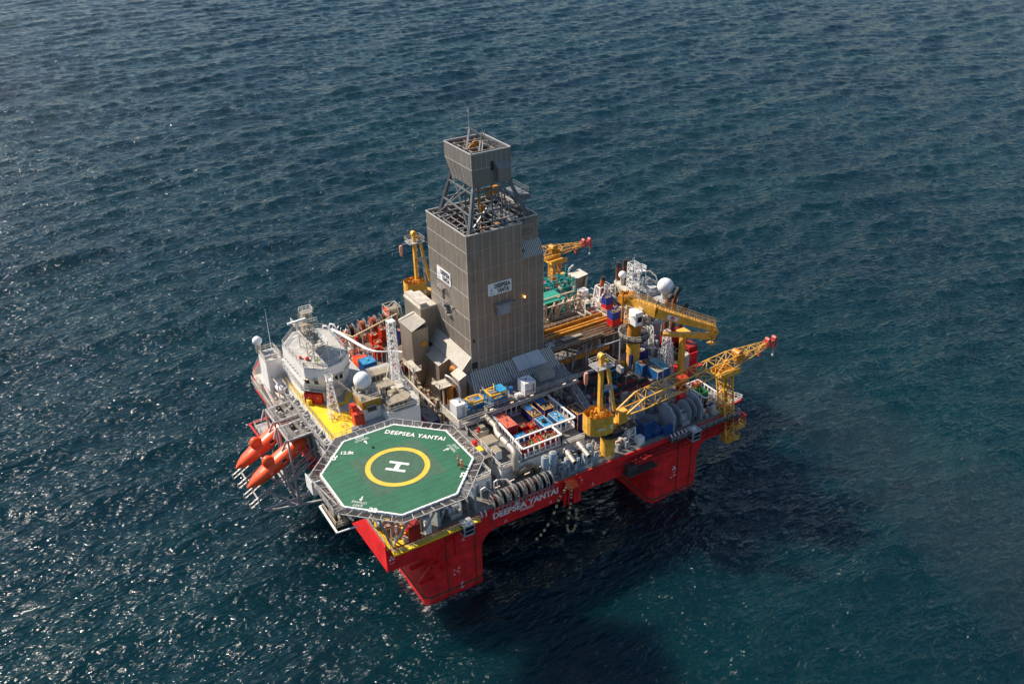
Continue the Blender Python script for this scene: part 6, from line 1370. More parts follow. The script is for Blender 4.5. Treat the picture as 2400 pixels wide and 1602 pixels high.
ord_=('first','second','third','fourth','fifth','sixth','seventh','eighth','ninth')
for k,u in enumerate((17.3,18.9,20.5,22.1,23.7,25.3,26.9,28.3)):
    reel(u,.7,1.45 if k else 1.2,.8,'%s dark hose reel from the helideck end in the row above the ship name'%ord_[k],(hosem,blk,hosem,blk,hosem,hosem,blk,blk)[k],'hose reels above the ship name',z=14.35)
m=MB(); 
for u in np.arange(16.6,28.8,.8): m.bar((u,-.7,14.4),(u,-.7,15.4),.05)
m.bar((16.6,-.7,15.4),(28.4,-.7,15.4),.05); m.bar((16.6,-.7,14.4),(28.4,-.7,14.4),.06)
for u in np.arange(16.6,28.8,1.6): m.tube([(u,-.8,14.4),(u,-.8,16.2),(u,-.1,17.4),(u,1.,17.7)],.045,5)
single(m,'reel_guard_frame',galv,'thin grey guard frame along the hose reels above the ship name','guard frame')
m=MB(); a=Vector((21.6,3.6,16.9)); b=Vector((22.2,-.3,16.0)); m.bar(a,b,.35,.3); m.bar(a,(20.0,4.3,17.0),.25); single(m,'grey_beam',galv,'pale inclined beam lying across the hose reels','beam')
m=MB(); m.cyl((21.4,4.4,15),(21.4,4.4,18.9),.09,n=6); m.tube([(21.4,4.4,18.8),(21.5,4.4,19.1),(22.3,4.6,19.3)],.09,6); single(m,'lamp_post',lgr,'thin grey pole at the near corner of the white midship house','post')
# hanging loading hoses with pale floats
def floathose(pts,label):
    from mathutils import geometry
    pts=[Vector(p) for p in pts]; q=[]
    for i in range(len(pts)-1):
        p0=pts[max(i-1,0)];p1=pts[i];p2=pts[i+1];p3=pts[min(i+2,len(pts)-1)]
        for k in range(6):
            t=k/6; q.append(.5*((2*p1)+(-p0+p2)*t+(2*p0-5*p1+4*p2-p3)*t*t+(-p0+3*p1-3*p2+p3)*t**3))
    q.append(pts[-1]); t=thing('loading_hose',label,'hose',tuple(pts[0]),'black hoses with pale floats hanging over the side')
    m=MB(); m.tube(q,.10,6); build(m,'hose',blk,t,60); m=MB()
    for i in range(1,len(q)-1,2):
        if (i//2)%5!=4: m.cyl(q[i].lerp(q[i-1],.4),q[i].lerp(q[i+1],.4),.23,n=8)
    build(m,'float',mat('hose float cream',(.60,.47,.24),.6,0,.1),t,40)
floathose([(31.4,-.9,14.6),(30.6,-1.2,13.6),(29.6,-1.2,12.6),(28.2,-1.2,9.2),(26,-1.2,6.3),(23.7,-1.2,5.0)],'long sagging hose from the orange saddle toward the ship name, with pale floats')
m=MB(); m.tube([(23.7,-1.2,5.0),(22.5,-1.2,4.85),(21.4,-1.2,5.2),(20,-1.2,6.4),(18.7,-1.2,8),(16.9,-1.2,10.8),(15.9,-.6,13.1),(15.6,-.2,14.8)],.06,6); single(m,'black_cable',blk,'thin black cable sagging from the hull edge to the floated hose','cable')
floathose([(32.3,-1.1,14),(32.1,-1.2,12),(32,-1.2,9.9),(31.5,-1.2,6.7),(31.4,-1.2,4.6),(32.3,-1.2,3.6),(33.1,-1.2,4.3),(33.3,-1.2,7),(33.35,-1.2,8.6)],'U-shaped hose loop with pale floats hanging under the orange saddle')
m=MB(); m.tube([(33.35,-1.2,8.6),(33.9,-.9,14),(34.3,0,21.5)],.05,5); single(m,'suspension_line',blk,'thin dark line holding the U-shaped hose','line')
# blue winch skid and white cabin aft of the starboard crane
t=thing('blue_skid','dark blue open steel skid with sloping frames on the starboard edge','skid',(53,3,15)); m=MB()
m.box(50.6,1.6,15.05,52.9,4.2,18.6); m.prism([(52.9,1.2),(55.0,1.2),(55.0,3.6),(52.9,3.6)],15.05,16.2); m.bar((50.6,1.4,15.1),(50.6,1.4,18.6),.25); m.bar((52.9,1.1,18.4),(55.8,.9,15.3),.25,.4); m.bar((52.9,3.6,18.4),(56.3,3.4,15.3),.25,.4); m.box(54.6,.7,15.05,57.0,1.5,16.8); m.bar((54.6,.6,15.1),(54.6,.6,17.2),.2)
build(m,'steel_body',mat('skid dark blue',(.008,.06,.20),.45,0,.2,1.),t); m=MB(); m.box(50.9,1.9,18.2,52.6,3.9,18.65); build(m,'dark_recess',blk,t)
m=MB()
for k in range(7): m.bar((53.2+k*.5,4.0,17.6-.22*k),(53.9+k*.5,5.6,17.8-.22*k),.08)
build(m,'grille',mgr,t)
m=MB(); m.box(48.9,.9,15.05,50.3,2.2,16.6); single(m,'white_locker',wht,'white locker box at the rail between the crane and the blue skid','locker')
m=MB(); m.box(52.4,6.2,15.05,54.6,8.6,18.6); single(m,'pump_cabin',lgr,'pale grey cabin under the starboard boom root','cabin')
container(63.1,5.4,15.05,1.6,1.6,3.3,red,'plain bright red container behind the far anchor winches','roof',red)
m=MB(); m.lathe((45.6,5.2,15.05),[(.55,0),(.55,2.3),(.3,2.5)],14); single(m,'blue_tank',navy,'dark blue upright tank behind the crane pedestal','tank',smooth=40)
# deck zone between pen and aft (dark pipe well)
pw=thing('pipe_rack','sunken rack of dark red and grey riser bundles between derrick and starboard crane','pipe rack',(56,21,15))
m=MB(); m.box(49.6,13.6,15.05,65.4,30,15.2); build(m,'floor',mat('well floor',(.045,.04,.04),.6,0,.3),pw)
for k,(u0,v0,L,mm,w_,n) in enumerate(((51.0,26.4,12.6,galv,1.6,9),(50.0,23.4,13,dred,.9,4),(52.6,21.6,10.6,blk,1.6,5),(50.2,18.9,12.8,dred,.7,3),(52.2,16.7,12,blk,1.2,4),(52.0,15.2,13,dred,.6,3),(51.5,28.3,12,pipe,1.2,5))):
    m=MB()
    for i in range(n): m.cyl((u0,v0+i*w_/n,15.7+.5*(k%3)),(u0+L,v0+i*w_/n,15.7+.5*(k%3)),w_/n*.46,n=7)
    build(m,'pipe_bundle',mm,pw,60)
m=MB()
for u0,v0,du,dv in ((58.5,22.2,2.6,1.4),(53.2,17.6,3.4,1.0)): m.box(u0,v0,15.4,u0+du,v0+dv,16.7)
build(m,'blue_crate',blul,pw)
m=MB()
for x in (51,55,59,63):
    m.bar((x,13.9,15.2),(x,29.8,15.2),.2,.3)
    for y in (14.3,17.9,20.9,24.9): m.bar((x,y,15.2),(x,y,18.2),.16)
for i in range(26): x,y=rng.uniform(47,51),rng.uniform(12,24); m.box(x,y,15.06,x+rng.uniform(.3,1),y+rng.uniform(.3,1),15.3+rng.uniform(0,1.3))
build(m,'stanchion',dirty,pw)
m=MB(); m.bar((48.8,29.8,18.3),(63.5,29.8,18.3),.5,.9); m.bar((48.8,13.4,15.4),(62.5,13.4,15.4),.35,.5); m.box(47.6,13.2,15.06,50.6,15.2,16.6); build(m,'yellow_beam',cryd,pw)
m=MB(); 
for k in range(4): m.bar((50+k*3.6,29.4,15.1),(50+k*3.6,29.4,21),.2); m.bar((50+k*3.6,29.4,16),(51.6+k*3.6,29.4,20.8),.14)
m.rail([(49,29.2,18.8),(63,29.2,18.8)],t=.08); m.bar((62.9,25.2,15),(62.9,25.2,22.4),.22); m.bar((57.6,25.9,21.8),(62.9,25.2,22.2),.2)
build(m,'steel_frame',lgr,pw)
m=MB(); m.sphere((48.8,17.5,15.6),.38,10); single(m,'green_buoy',grn,'small green buoy at the foot of the inclined stair','buoy',smooth=60)
m=MB(); 
for i in range(14): m.tube([(47.6+rng.uniform(-.4,.4),20.3+rng.uniform(-.4,.4),15.2+i*.08),(48.6,19.6+rng.uniform(-.3,.3),15.6+i*.05),(48.3+rng.uniform(-.4,.4),20.9,15.3+i*.05)],.05,4)
single(m,'cable_heap',galv,'tangled pale cable heap at the inclined stair','cable heap')
m=MB(); m.box(65.4,13.4,15.06,68.3,30,15.1); m.box(62.5,14.3,15.1,65.4,14.9,15.16); single(m,'grey_gangway',beid,'broad pale deck lane beside the aft containers','gangway')
m=MB(); m.bar((63.6,28.2,15.5),(66.6,21.6,15.5),.6,.8); single(m,'yellow_kerb',yel,'yellow kerb beam at the foot of the fat crane pedestal','kerb')
# upper pipe deck: yellow catwalk machine and tubulars
ud=thing('pipe_handling_deck','raised pipe deck of long yellow and brown beams between derrick and aft crane','pipe deck',(57,32,19))
m=MB(); m.box(48.0,29.9,20.9,66.6,41.0,21.05); build(m,'floor',brn,ud)
m=MB(); m.box(48.2,36.7,21.05,66.3,38.8,21.9) if 0 else None
for y in (34.0,35.0,36.9): m.bar((48.4,y,22.2),(66.8,y+.15,22.2),.42,.75)
build(m,'catwalk_beam',mat('catwalk ochre',(.56,.24,.02),.5,0,.3,1.,rust=.25),ud)
m=MB()
for i,y in enumerate(np.arange(29.9,33.6,.31)): m.bar((47.6+rng.uniform(0,1.5),y,21.5+.22*(i%3)),(64.5+rng.uniform(-1.5,1.5),y,21.5+.22*(i%3)),.2)
for y in (39.4,40.2,40.8): m.bar((48,y,21.6),(66,y,21.6),.22)
build(m,'pipe_beam',mat('brown ochre beam',(.30,.145,.045),.55,.1,.35,1.2,rust=.35),ud)
m=MB()
for i,y in enumerate(np.arange(30.1,33.5,.28)): m.cyl((49+rng.uniform(0,2),y,21.9),(63+rng.uniform(-3,2.5),y,21.9),.11,n=6)
for y in np.arange(35.6,36.5,.3): m.cyl((49,y,21.6),(65,y,21.6),.12,n=6)
build(m,'drill_pipe',pipe,ud,60)
m=MB(); m.box(50,37.8,21.1,64.5,39.0,21.35); m.box(52.5,31.2,22.2,57.5,32.1,22.4); build(m,'grey_tray',beid,ud)
m=MB(); m.rail([(47.8,41.2,21.05),(66.6,41.2,21.05)],t=.1); m.rail([(48.2,37.5,22.5),(66,37.6,22.5)],h=.7,t=.06); m.bar((64.2,37,22.6),(64.2,40.4,22.6),.22); m.bar((62.6,37.4,22.6),(64.4,39.9,22.6),.2); m.bar((62.6,37.4,22.6),(62.2,40.6,22.6),.2)
m.rail([(47.8,29.9,21.05),(62,29.9,21.05)],t=.08); m.box(66.6,33.6,21.2,68.2,35.6,22.0)
build(m,'cream_railing',offw,ud)
m=MB()
for x in (49,53,57,61,65):
    for y in (30.2,40.6): m.bar((x,y,15.05),(x,y,20.9),.35)
build(m,'leg',dirty,ud)
t=thing('driller_cabin','dark rounded tank with a railed cap and ladder at the derrick foot, aft side','tank',(48.6,29.8,15)); m=MB(); m.lathe((48.3,29.9,15.05),[(.95,0),(.95,7.4),(.5,8)],16); build(m,'shell',mat('dark blue grey tank',(.07,.08,.10),.4,.2,.2,1.),t,40)
m=MB(); m.box(47.2,28.9,23.4,49,30.4,23.5); m.rail([(47.2,28.9,23.5),(49,28.9,23.5),(49,30.4,23.5),(47.2,30.4,23.5)],closed=True,t=.07,sp=.7)
for s in (0,.5): m.bar((47.9+s,28.8,16),(47.9+s,28.8,23.5),.07)
for k in range(20): m.bar((47.9,28.8,16.2+k*.36),(48.4,28.8,16.2+k*.36),.05)
build(m,'ladder',galv,t)
m=MB(); m.cyl((49.4,27.6,18.9),(49.9,28.4,18.9),.75,n=14); single(m,'yellow_fan',cryd,'round yellow fan casing at the aft corner of the derrick','fan',smooth=40)
# ------------------------------------------------------------------ aft containers
GA='containers on the aft starboard deck'
container(64.8,19.9,15.1,2.8,2.2,2.7,blu,'blue container with a rusty brown roof, nearest the fat crane pedestal','roof',mat('rusty roof',(.26,.10,.04),.7,0,.3,1.5,rust=.4),GA,framem=blul)
container(67.6,16.4,15.1,2.1,4.9,2.7,blu,'long container with a pale turquoise roof patched pink','roof',cyan,GA,framem=offw)
container(66.0,16.3,15.1,1.4,3.2,2.6,blu,'narrow blue container wedged in front of the turquoise roofed one','roof',beid,GA,framem=offw)
container(64.6,23.4,15.1,4.6,1.9,3.6,navy,'navy over red container with a littered white roof, farthest of the group','load',None,GA,load=offw)
ap=thing('aft_pen','small white-framed pen at the aft starboard corner','pen',(69,6,15)); m=MB()
for a,b in (((67.1,3.2),(70.6,3.2)),((70.6,3.2),(70.6,9.2)),((67.1,3.2),(67.1,9.2)),((67.1,9.2),(70.6,9.2))): 
    L=Vector(b)-Vector(a); k=max(2,round(L.length/1.0))
    for i in range(k+1): p=Vector(a)+L*i/k; m.bar((p.x,p.y,15.05),(p.x,p.y,18),.17)
    m.bar((*a,18),(*b,18),.2); m.bar((*a,15.3),(*b,15.3),.12); m.bar((*a,16.5),(*b,16.5),.08)
build(m,'white_fence',wht,ap)
container(67.9,5.4,15.1,2.1,2.3,2.4,grn,'open green bin inside the aft pen','open',None,None)
container(69.0,8.0,15.1,1.4,1.1,3.0,red,'red container with a cluttered white top behind the aft pen','load',None,None,load=offw)
container(67.4,10.6,15.1,2.0,1.7,3.2,ored,'orange-red container partly under the starboard boom','roof',ored,None)
m=MB()
for i in range(16): x,y=rng.uniform(67.4,70.2),rng.uniform(3.5,5.2); m.box(x,y,15.1,x+rng.uniform(.3,.9),y+rng.uniform(.2,.6),15.4+rng.uniform(0,1.2))
single(m,'stored_parts',junk,'jumble of stored parts in the near end of the aft pen','parts heap')
aw=thing('aft_deck_machinery','crowded pale machinery and pipes around the aft starboard deck','machinery',(66,10,15)); m=MB()
for i in range(46): x,y=rng.uniform(58,76),rng.uniform(9.5,17) ; 
for i in range(60):
    x,y=rng.uniform(55,66),rng.uniform(7.2,14.2); m.box(x,y,15.05,x+rng.uniform(.3,1.2),y+rng.uniform(.3,.9),15.3+rng.uniform(.1,2.2))
build(m,'skid_block',offw,aw); m=MB()
for i in range(30): x,y=rng.uniform(55,66),rng.uniform(7,14); m.tube([(x,y,15.1),(x,y,16.4+rng.uniform(0,2)),(x+rng.uniform(-2,2),y+rng.uniform(-.5,1.5),17+rng.uniform(0,1))],.1,6)
build(m,'pipework',galv,aw)
m=MB()
for x in (56,58.2): m.cyl((x,9,15),(x,9,19.2),.75,n=14)
build(m,'upright_vessel',tank,aw,40)
m=MB(); m.box(72,16.8,15.06,79,20.2,15.12); m.prism([(71.3,2.0),(76.4,2.2),(74,8.5),(71.3,12)],14.6,14.95); t=single(m,'corner_platform',red,'red-edged railed platform sticking out at the aft starboard corner','platform'); m=MB(); m.rail([(71.4,2.0,14.95),(76.4,2.2,14.95),(74,8.5,14.95)],t=.09); build(m,'railing',wht,t); m=MB(); m.prism([(71.5,2.2),(76.1,2.4),(73.9,8.2),(71.5,11.6)],14.95,14.98); build(m,'floor',gry,t)
t=thing('aft_vent_stack','pale cylindrical vent with a red cage, at the aft edge under the folded boom','vent',(76.5,20,15)); m=MB(); m.lathe((74.9,18.4,15.05),[(1.0,0),(1.1,.4),(1.1,3.2),(.9,3.4)],16); build(m,'vent_drum',offw,t,40); m=MB(); m.box(75.5,19.6,15.05,79.4,25.2,16.6); 
for i in range(24): x,y=rng.uniform(75.3,79),rng.uniform(19.8,25); m.box(x,y,16.6,x+.6,y+.5,16.7+rng.uniform(.1,.7))
build(m,'machinery',blk,t); m=MB(); m.box(75.4,19.3,15.05,79.6,19.5,17.0); m.bar((76.8,25,16.5),(79,23.8,19),.25); m.bar((79,23.8,19),(79.6,21,16.6),.25); m.bar((76.8,25,16.5),(79,23.8,16.5),.25); build(m,'red_frame',red,t)
# white pipe legs under the folded boom (test structure)
t=thing('test_separator_frame','white braced tubular frames under the folded yellow boom','frame',(73,20,15)); m=MB()
for x,y in ((70.5,18.5),(73.4,22.5),(71.5,26)):
    m.truss([(x-.9,y-.9,15.05),(x+.9,y-.9,15.05),(x+.9,y+.9,15.05),(x-.9,y+.9,15.05)],[(x-.5,y-.5,22.5),(x+.5,y-.5,22.5),(x+.5,y+.5,22.5),(x-.5,y+.5,22.5)],4,.15,.085)
build(m,'white_frame',wht,t); m=MB()
for i in range(50): x,y=rng.uniform(69,75),rng.uniform(22,31); m.box(x,y,15.05,x+rng.uniform(.3,1.1),y+rng.uniform(.3,1.),15.3+rng.uniform(0,3.2))
build(m,'grey_machinery',mgr,t)
# ------------------------------------------------------------------ riser rack, teal skids
t=thing('riser_rack','rack of thick cream upright pipes and braces behind the raised pipe deck','rack',(62,44,15)); m=MB()
for i,x in enumerate((55.0,56.6,58.4,60.0,61.4,62.8,64.4)):
    y=43.6+(i%2)*1.5; m.cyl((x,y-1.,15.05),(x,y-1.,25.4-(i%3)*.8),.36,n=10)
for x in (55.8,58.2,60.6,63): m.bar((x,42.2,21.4),(x+2.2,42.4,25.2),.28)
m.bar((54,42.0,24.6),(65.5,42.0,24.6),.28); m.bar((54,42.0,22.2),(65.5,42.0,22.2),.2); m.bar((54,44.4,25.4),(64.5,44.4,25.4),.25); m.cyl((65.4,43.5,15),(65.4,43.5,25.6),.42,n=10)
for x in np.arange(54,66,1.5): m.bar((x,42.0,15.05),(x,42.0,24.6),.15)
build(m,'cream_pipe',mat('cream riser',(.62,.47,.32),.5,0,.2,1.,streak=.25,rustcol=(.3,.13,.05)),t,50)
m=MB(); m.box(54,43.0,24.9,61.4,48.0,25.1); build(m,'green_roof',mat('sea green roof',(.03,.28,.19),.5,0,.2,.8,rust=.1),t)
m=MB(); m.box(66.3,42.2,19.8,67.5,42.4,22.4); m.box(54.6,45,15.05,61.0,47.8,24.8); build(m,'teal_panel',teal,t)
t=thing('teal_process_skid','turquoise tangle of process pipes and frames aft of the derrick','process skid',(66,52,15)); m=MB()
m.box(57.5,51,15.05,63,58,20.6); m.box(63.5,50,15.05,68,55.5,17.5)
for a in ((58,50.2,63,55,20.6,25.2),(63,49.6,68.8,56.6,17.5,23.8)):
    m.truss([(a[0],a[1],a[4]),(a[2],a[1],a[4]),(a[2],a[3],a[4]),(a[0],a[3],a[4])],[(a[0],a[1],a[5]),(a[2],a[1],a[5]),(a[2],a[3],a[5]),(a[0],a[3],a[5])],3,.24,.17)
for i in range(60): x,y,z=rng.uniform(58,69),rng.uniform(49.8,55),rng.uniform(19,24.6); m.box(x,y,z,x+rng.uniform(.3,1.2),y+rng.uniform(.3,.9),z+rng.uniform(.3,1.1))
for i in range(110):
    x,y,z=rng.uniform(58,69.5),rng.uniform(50,57),rng.uniform(18,24.6); L=rng.uniform(.5,2.5); k=int(rng.integers(3)); d=[0,0,0]; d[k]=L; m.bar((x,y,z),(x+d[0],y+d[1],z+d[2]),rng.uniform(.1,.3))
build(m,'teal_pipework',teal,t); m=MB()
for i in range(50): x,y=rng.uniform(58,69),rng.uniform(49.6,56); z=rng.uniform(18,23); m.box(x,y,z,x+rng.uniform(.2,.8),y+rng.uniform(.2,.6),z+rng.uniform(.2,.8))
build(m,'cream_valve',offw,t); m=MB(); m.box(57.5,55.6,23.9,61.5,58.4,24.1); build(m,'grey_lid',rdg,t)
m=MB(); m.tube([(72.6,58,15),(72.6,58,23.1),(72.8,58,23.6),(73.9,58,24.2)],.28,8); single(m,'gooseneck_vent',lgr,'thin grey gooseneck pipe standing above the teal pipework','vent pipe',smooth=50)
t=thing('brown_module','tall brown-grey boxy module with a bent pipe, behind the teal pipework','module',(71.5,52,15)); m=MB(); m.box(71.8,54.0,15.05,75.2,57.4,22.6); build(m,'wall',mat('taupe cladding',(.22,.18,.14),.6,0,.2,.8,streak=.2),t); m=MB(); m.add([(71.7,53.9,22.65),(75.3,53.9,23.1),(75.3,57.5,23.1),(71.7,57.5,22.65)],[(0,1,2,3)]); m.tube([(74.9,53.8,22.5),(74.5,53.6,22),(74.2,53.5,20.6),(74.2,53.5,17)],.3,8); build(m,'roof_and_pipe',offw,t)
m=MB(); m.box(68.6,47.2,20,70.6,49.0,22.9); single(m,'white_cabin',wht,'white boxy cabin beside the brown module','cabin')
m=MB(); m.box(71.8,43.6,20,74.1,46.0,23.6); single(m,'pale_cube',lgr,'pale grey cube cabin at the port-aft edge','cabin')
# aft block
ab_=thing('engine_casing','cluttered white and grey engine casing block at the aft end of the rig','engine casing',(73,36,15)); m=MB()
m.box(67.5,31.5,15.05,79,50,19.0); build(m,'wall',lgr,ab_); m=MB(); m.box(67.4,31.4,19.0,79.1,50.1,19.1); build(m,'roof',gry,ab_)
m=MB()
for i in range(150): x,y=rng.uniform(67.6,78.6),rng.uniform(31.6,49.6); m.box(x,y,19.1,x+rng.uniform(.2,1.2),y+rng.uniform(.2,1.),19.3+rng.uniform(0,2.6))
build(m,'roof_machinery',offw,ab_)
m=MB()
for i in range(70):
    x,y=rng.uniform(67.6,78),rng.uniform(31.6,49); z=19.5+rng.uniform(0,3); k=rng.uniform(1,4); q=(x+k,y,z) if i%2 else (x,y+k,z); m.tube([(x,y,19.1),(x,y,z),q],.1,5)
m.rail([(67.5,31.5,19.1),(79,31.5,19.1),(79,50,19.1)],t=.1); build(m,'pipework',galv,ab_)
m=MB()
for i in range(16): x,y=rng.uniform(67.6,74),rng.uniform(37,46); m.box(x,y,19.1,x+.8,y+.7,20.2+rng.uniform(0,.8))
build(m,'red_valve_block',red,ab_)
m=MB(); m.bar((67.8,31.7,21.6),(67.4,44.2,21.8),.3,.5); m.bar((69.3,31.9,22.2),(69.0,44.0,22.4),.2,.4); m.rail([(67.8,31.7,22),(67.4,44.2,22)],t=.09)
build(m,'cream_gangway',offw,ab_)
def aft_stack(p,bend,r,label,mm=rustm):
    m=MB(); m.tube(p,r,12); t=single(m,'exhaust_stack',mm,label,'exhaust stack','exhaust stacks at the aft end',smooth=60); m=MB(); m.tube([Vector(p[-1]),Vector(p[-1])+Vector(bend)*.5,Vector(p[-1])+Vector(bend)],r*1.03,12); build(m,'sooty_tip',soot,t,60); return t
aft_stack([(77.2,45,19.1),(77.2,45,27.8)],(.0,.0,1.2),.52,'tall straight rusty exhaust stack behind the small radome, left one')
aft_stack([(79.6,45.6,19.1),(79.6,45.6,27.6)],(.1,0,1.2),.52,'tall rusty exhaust stack behind the small radome, right one')
aft_stack([(71.5,43.4,20),(71.5,43.4,25.6),(71.7,43.4,26.6)],(.2,-.1,.8),.55,'short orange-brown exhaust stack on a white braced frame',mat('rust orange pipe',(.38,.10,.02),.6,0,.3,1.))
aft_stack([(76.3,26.5,15.05),(76.3,26.5,26.2),(76.7,26.5,27.3)],(1.1,.1,.7),.55,'nearer curved rusty exhaust pipe rising behind the box boom')
aft_stack([(78.6,26.8,15.05),(78.6,26.8,26.4),(79.0,26.9,27.6)],(1.0,.1,1.4),.55,'farther curved rusty exhaust pipe rising behind the box boom')
aft_stack([(81.2,27.2,17),(81.2,27.2,22.2),(81.8,27.2,23)],(1.2,.2,1.0),.5,'rightmost rusty exhaust pipe pointing up over the stern')
t=thing('exhaust_support','white braced frame carrying the short orange-brown exhaust','frame',(71.5,43.4,19)); m=MB(); m.truss([(69.8,42.2,19.1),(72.6,42.2,19.1),(72.6,44.8,19.1),(69.8,44.8,19.1)],[(70.4,42.5,25.2),(72.4,42.5,25.2),(72.4,44.3,25.2),(70.4,44.3,25.2)],2,.26,.2); build(m,'white_frame',wht,t)
m=MB(); m.bar((67.8,44,19),(66,45.5,21),.15)
for (u0,v0,z0,du,dv,lab,n) in ((68.2,37.4,22.0,2.0,1.7,'farther blue over red container pair near the white exhaust frame',1),(65.3,31.2,21.8,3.0,1.9,'nearer blue over red container pair beside the white crane cab',2)):
    t=container(u0,v0,z0,du,dv,1.6,red,'lower red half of the '+lab,'roof',red,None,framem=ored); 
    t=container(u0,v0,z0+1.62,du,dv,1.7,mat('container blue violet',(.03,.06,.32),.5,0,.2,1.),'upper blue half of the '+lab,'load',None,None,load=junk)
am=thing('aft_radio_mast','white lattice radio mast with a stepped cage top on the aft block','lattice mast',(76.2,38.2,24)); m=MB()
m.truss([(75.2,37.0,19.1),(77.6,37.0,19.1),(77.6,39.2,19.1),(75.2,39.2,19.1)],[(75.0,37.2,31.8),(76.9,37.2,31.8),(76.9,38.8,31.8),(75.0,38.8,31.8)],12,.15,.09)
for k,z in enumerate(np.arange(22,31,2.9)): m.rail([(74.9,36.9,z),(77.3,36.9,z),(77.3,39.1,z)],h=.8,t=.07)
m.box(77,37.3,29.2,79.2,38.9,29.3); m.rail([(77,37.3,29.3),(79.2,37.3,29.3),(79.2,38.9,29.3)],t=.1,sp=.7); m.bar((77,38,27.4),(79,38,29.2),.15); m.bar((78.2,37.6,29.4),(77.2,37.6,31.2),.3); build(m,'lattice_frame',wht,am)
m=MB()
for x,y,h in ((75.1,37.3,2.2),(75.8,38,1.7),(76.6,38.6,2.4),(79.2,37.8,1.4)): m.cyl((x,y,31.8 if x<77 else 29.3),(x,y,31.8+h*.7 if x<77 else 29.3+h),.06,n=5)
m.box(75.3,37.1,28.5,76.4,37.3,29.5); build(m,'antenna',lgr,am)
hp=thing('aft_mast_deck','railed cream platform with wide pale deck around the aft radio mast','platform',(78,37,24)); m=MB(); m.box(77.0,33.8,25.3,81.2,39.6,25.5); build(m,'deck',rdg,hp)
m=MB(); m.prism([(74.4,35.6),(75.4,35.6),(77.6,45),(76.2,45)],24.4,24.6); m.bar((74.4,35.6,24.2),(76.4,45,24.2),.4,.5); m.bar((77,33.8,25.1),(81.2,33.8,25.1),.35,.4); m.rail([(75.6,35.6,24.6),(77.7,45,24.6)],t=.1); m.rail([(77,33.8,25.5),(81.2,33.8,25.5),(81.2,39.6,25.5)],t=.06)
for x,y in ((74.6,36),(76.4,44.6),(77.2,34),(81,34),(81,39.4),(77.2,40)): m.bar((x,y,15),(x,y,25),.26)
m.bar((74.6,36,19),(76.4,44.6,24),.2); m.bar((76.4,44.6,19.4),(75,38,24.2),.2); m.bar((76.4,44.6,19),(76.4,41,24),.2)
m.tube([(80.2,38.6,25.5),(80.4,38.9,28.2),(81.0,38.2,28.4),(81.4,36.5,27.6),(81.3,35.2,25.5)],.12,6); build(m,'frame',offw,hp)
m=MB()
for i in range(16): x,y=rng.uniform(78,80.6),rng.uniform(36.6,39.2); m.box(x,y,25.5,x+rng.uniform(.2,.7),y+rng.uniform(.2,.5),25.7+rng.uniform(.1,1.2))
build(m,'roof_equipment',mgr,hp)
radome((76.5,42.4,27.0),.92,24.7,'small white radome at the end of the aft cream gangway',-.8)
radome((78.6,30.0,28.6),1.78,25.6,'largest white sphere at the aft end, beyond the box boom',-.85)
m=MB(); m.tube([(80.6,29.6,20),(81.6,29.0,25),(81.2,29.2,27.8),(80.4,29.6,28.2)],.16,6); 
for x,y in ((77.4,29),(79.8,29),(79.8,31.2),(77.4,31.2)): m.bar((x,y,15),(x,y,25.6),.22)
m.box(76.6,28.2,25.4,80.6,31.8,25.6)
for i in range(30): x,y,z=rng.uniform(76,80),rng.uniform(28,32),rng.uniform(20,25); m.bar((x,y,z),(x+rng.uniform(-2,2),y+rng.uniform(-1,1),z+rng.uniform(-.5,.5)),.12)
single(m,'radome_stand',lgr,'tangled grey frame carrying the largest sphere','stand')
for k,(x,y) in enumerate(((73.2,31.5),(74.0,31.0))): m=MB(); m.lathe((x,y,23.0),[(.1,0),(.35,.3),(.35,1.6),(.1,2.1)],10); single(m,'orange_capsule',org,('left one of two small orange capsules in front of the aft mast','right one of two small orange capsules in front of the aft mast')[k],'capsule','orange capsules',smooth=50)
m=MB(); m.box(76,24.6,15.06,80.5,27.6,19.2); m.box(78,20.4,15.06,80.5,24.6,17.8); single(m,'red_module',dred,'dark red machinery casing behind the box boom railings','casing')
# ------------------------------------------------------------------ port side
PG='red containers on the port pipe deck'
for (u0,v0,du,dv,h,lab) in ((22.4,60.0,1.5,1.7,2.6,'squat red container with pale scrap in the middle of the port red group'),(25.4,63.8,1.5,1.6,3.2,'tall red container nearest the tall lattice mast on the port side'),(23.0,64.0,1.7,1.5,2.4,'red container with an orange end, rear row on the port side'),(20.8,57.4,1.5,1.6,3.0,'red container nearest the curved white pipe on the port side'),(22.2,58.2,1.1,1.3,2.0,'small red bin between two taller port containers')):
    container(u0,v0,15.1,du,dv,h,ored,lab,'load',None,PG,framem=org,load=offw)
container(28.8,61.6,15.1,1.8,1.6,2.9,navy,'single navy container with an orange top beside the derrick annex','roof',mat('orange brown roof',(.5,.22,.10),.6,0,.3,1.))
container(22.4,49.2,15.1,2.8,2.4,1.7,dred,'low dark red basket between tall lattice mast and derrick annex','load',None)
for k,(u,r) in enumerate(((20.4,1.5),(23.2,1.7),(25.9,1.75),(28.6,1.7))):
    reel(u,69.6,r,1.15,('first','second','third','fourth')[k]+' big hose reel along the port edge, counted from the bow',(hosem,mat('hose orange brown',(.45,.13,.05),.6,0,.4,2.),mat('hose orange red',(.5,.09,.03),.6,0,.4,2.),hosem)[k],'big hose reels along the port edge',z=15.4)
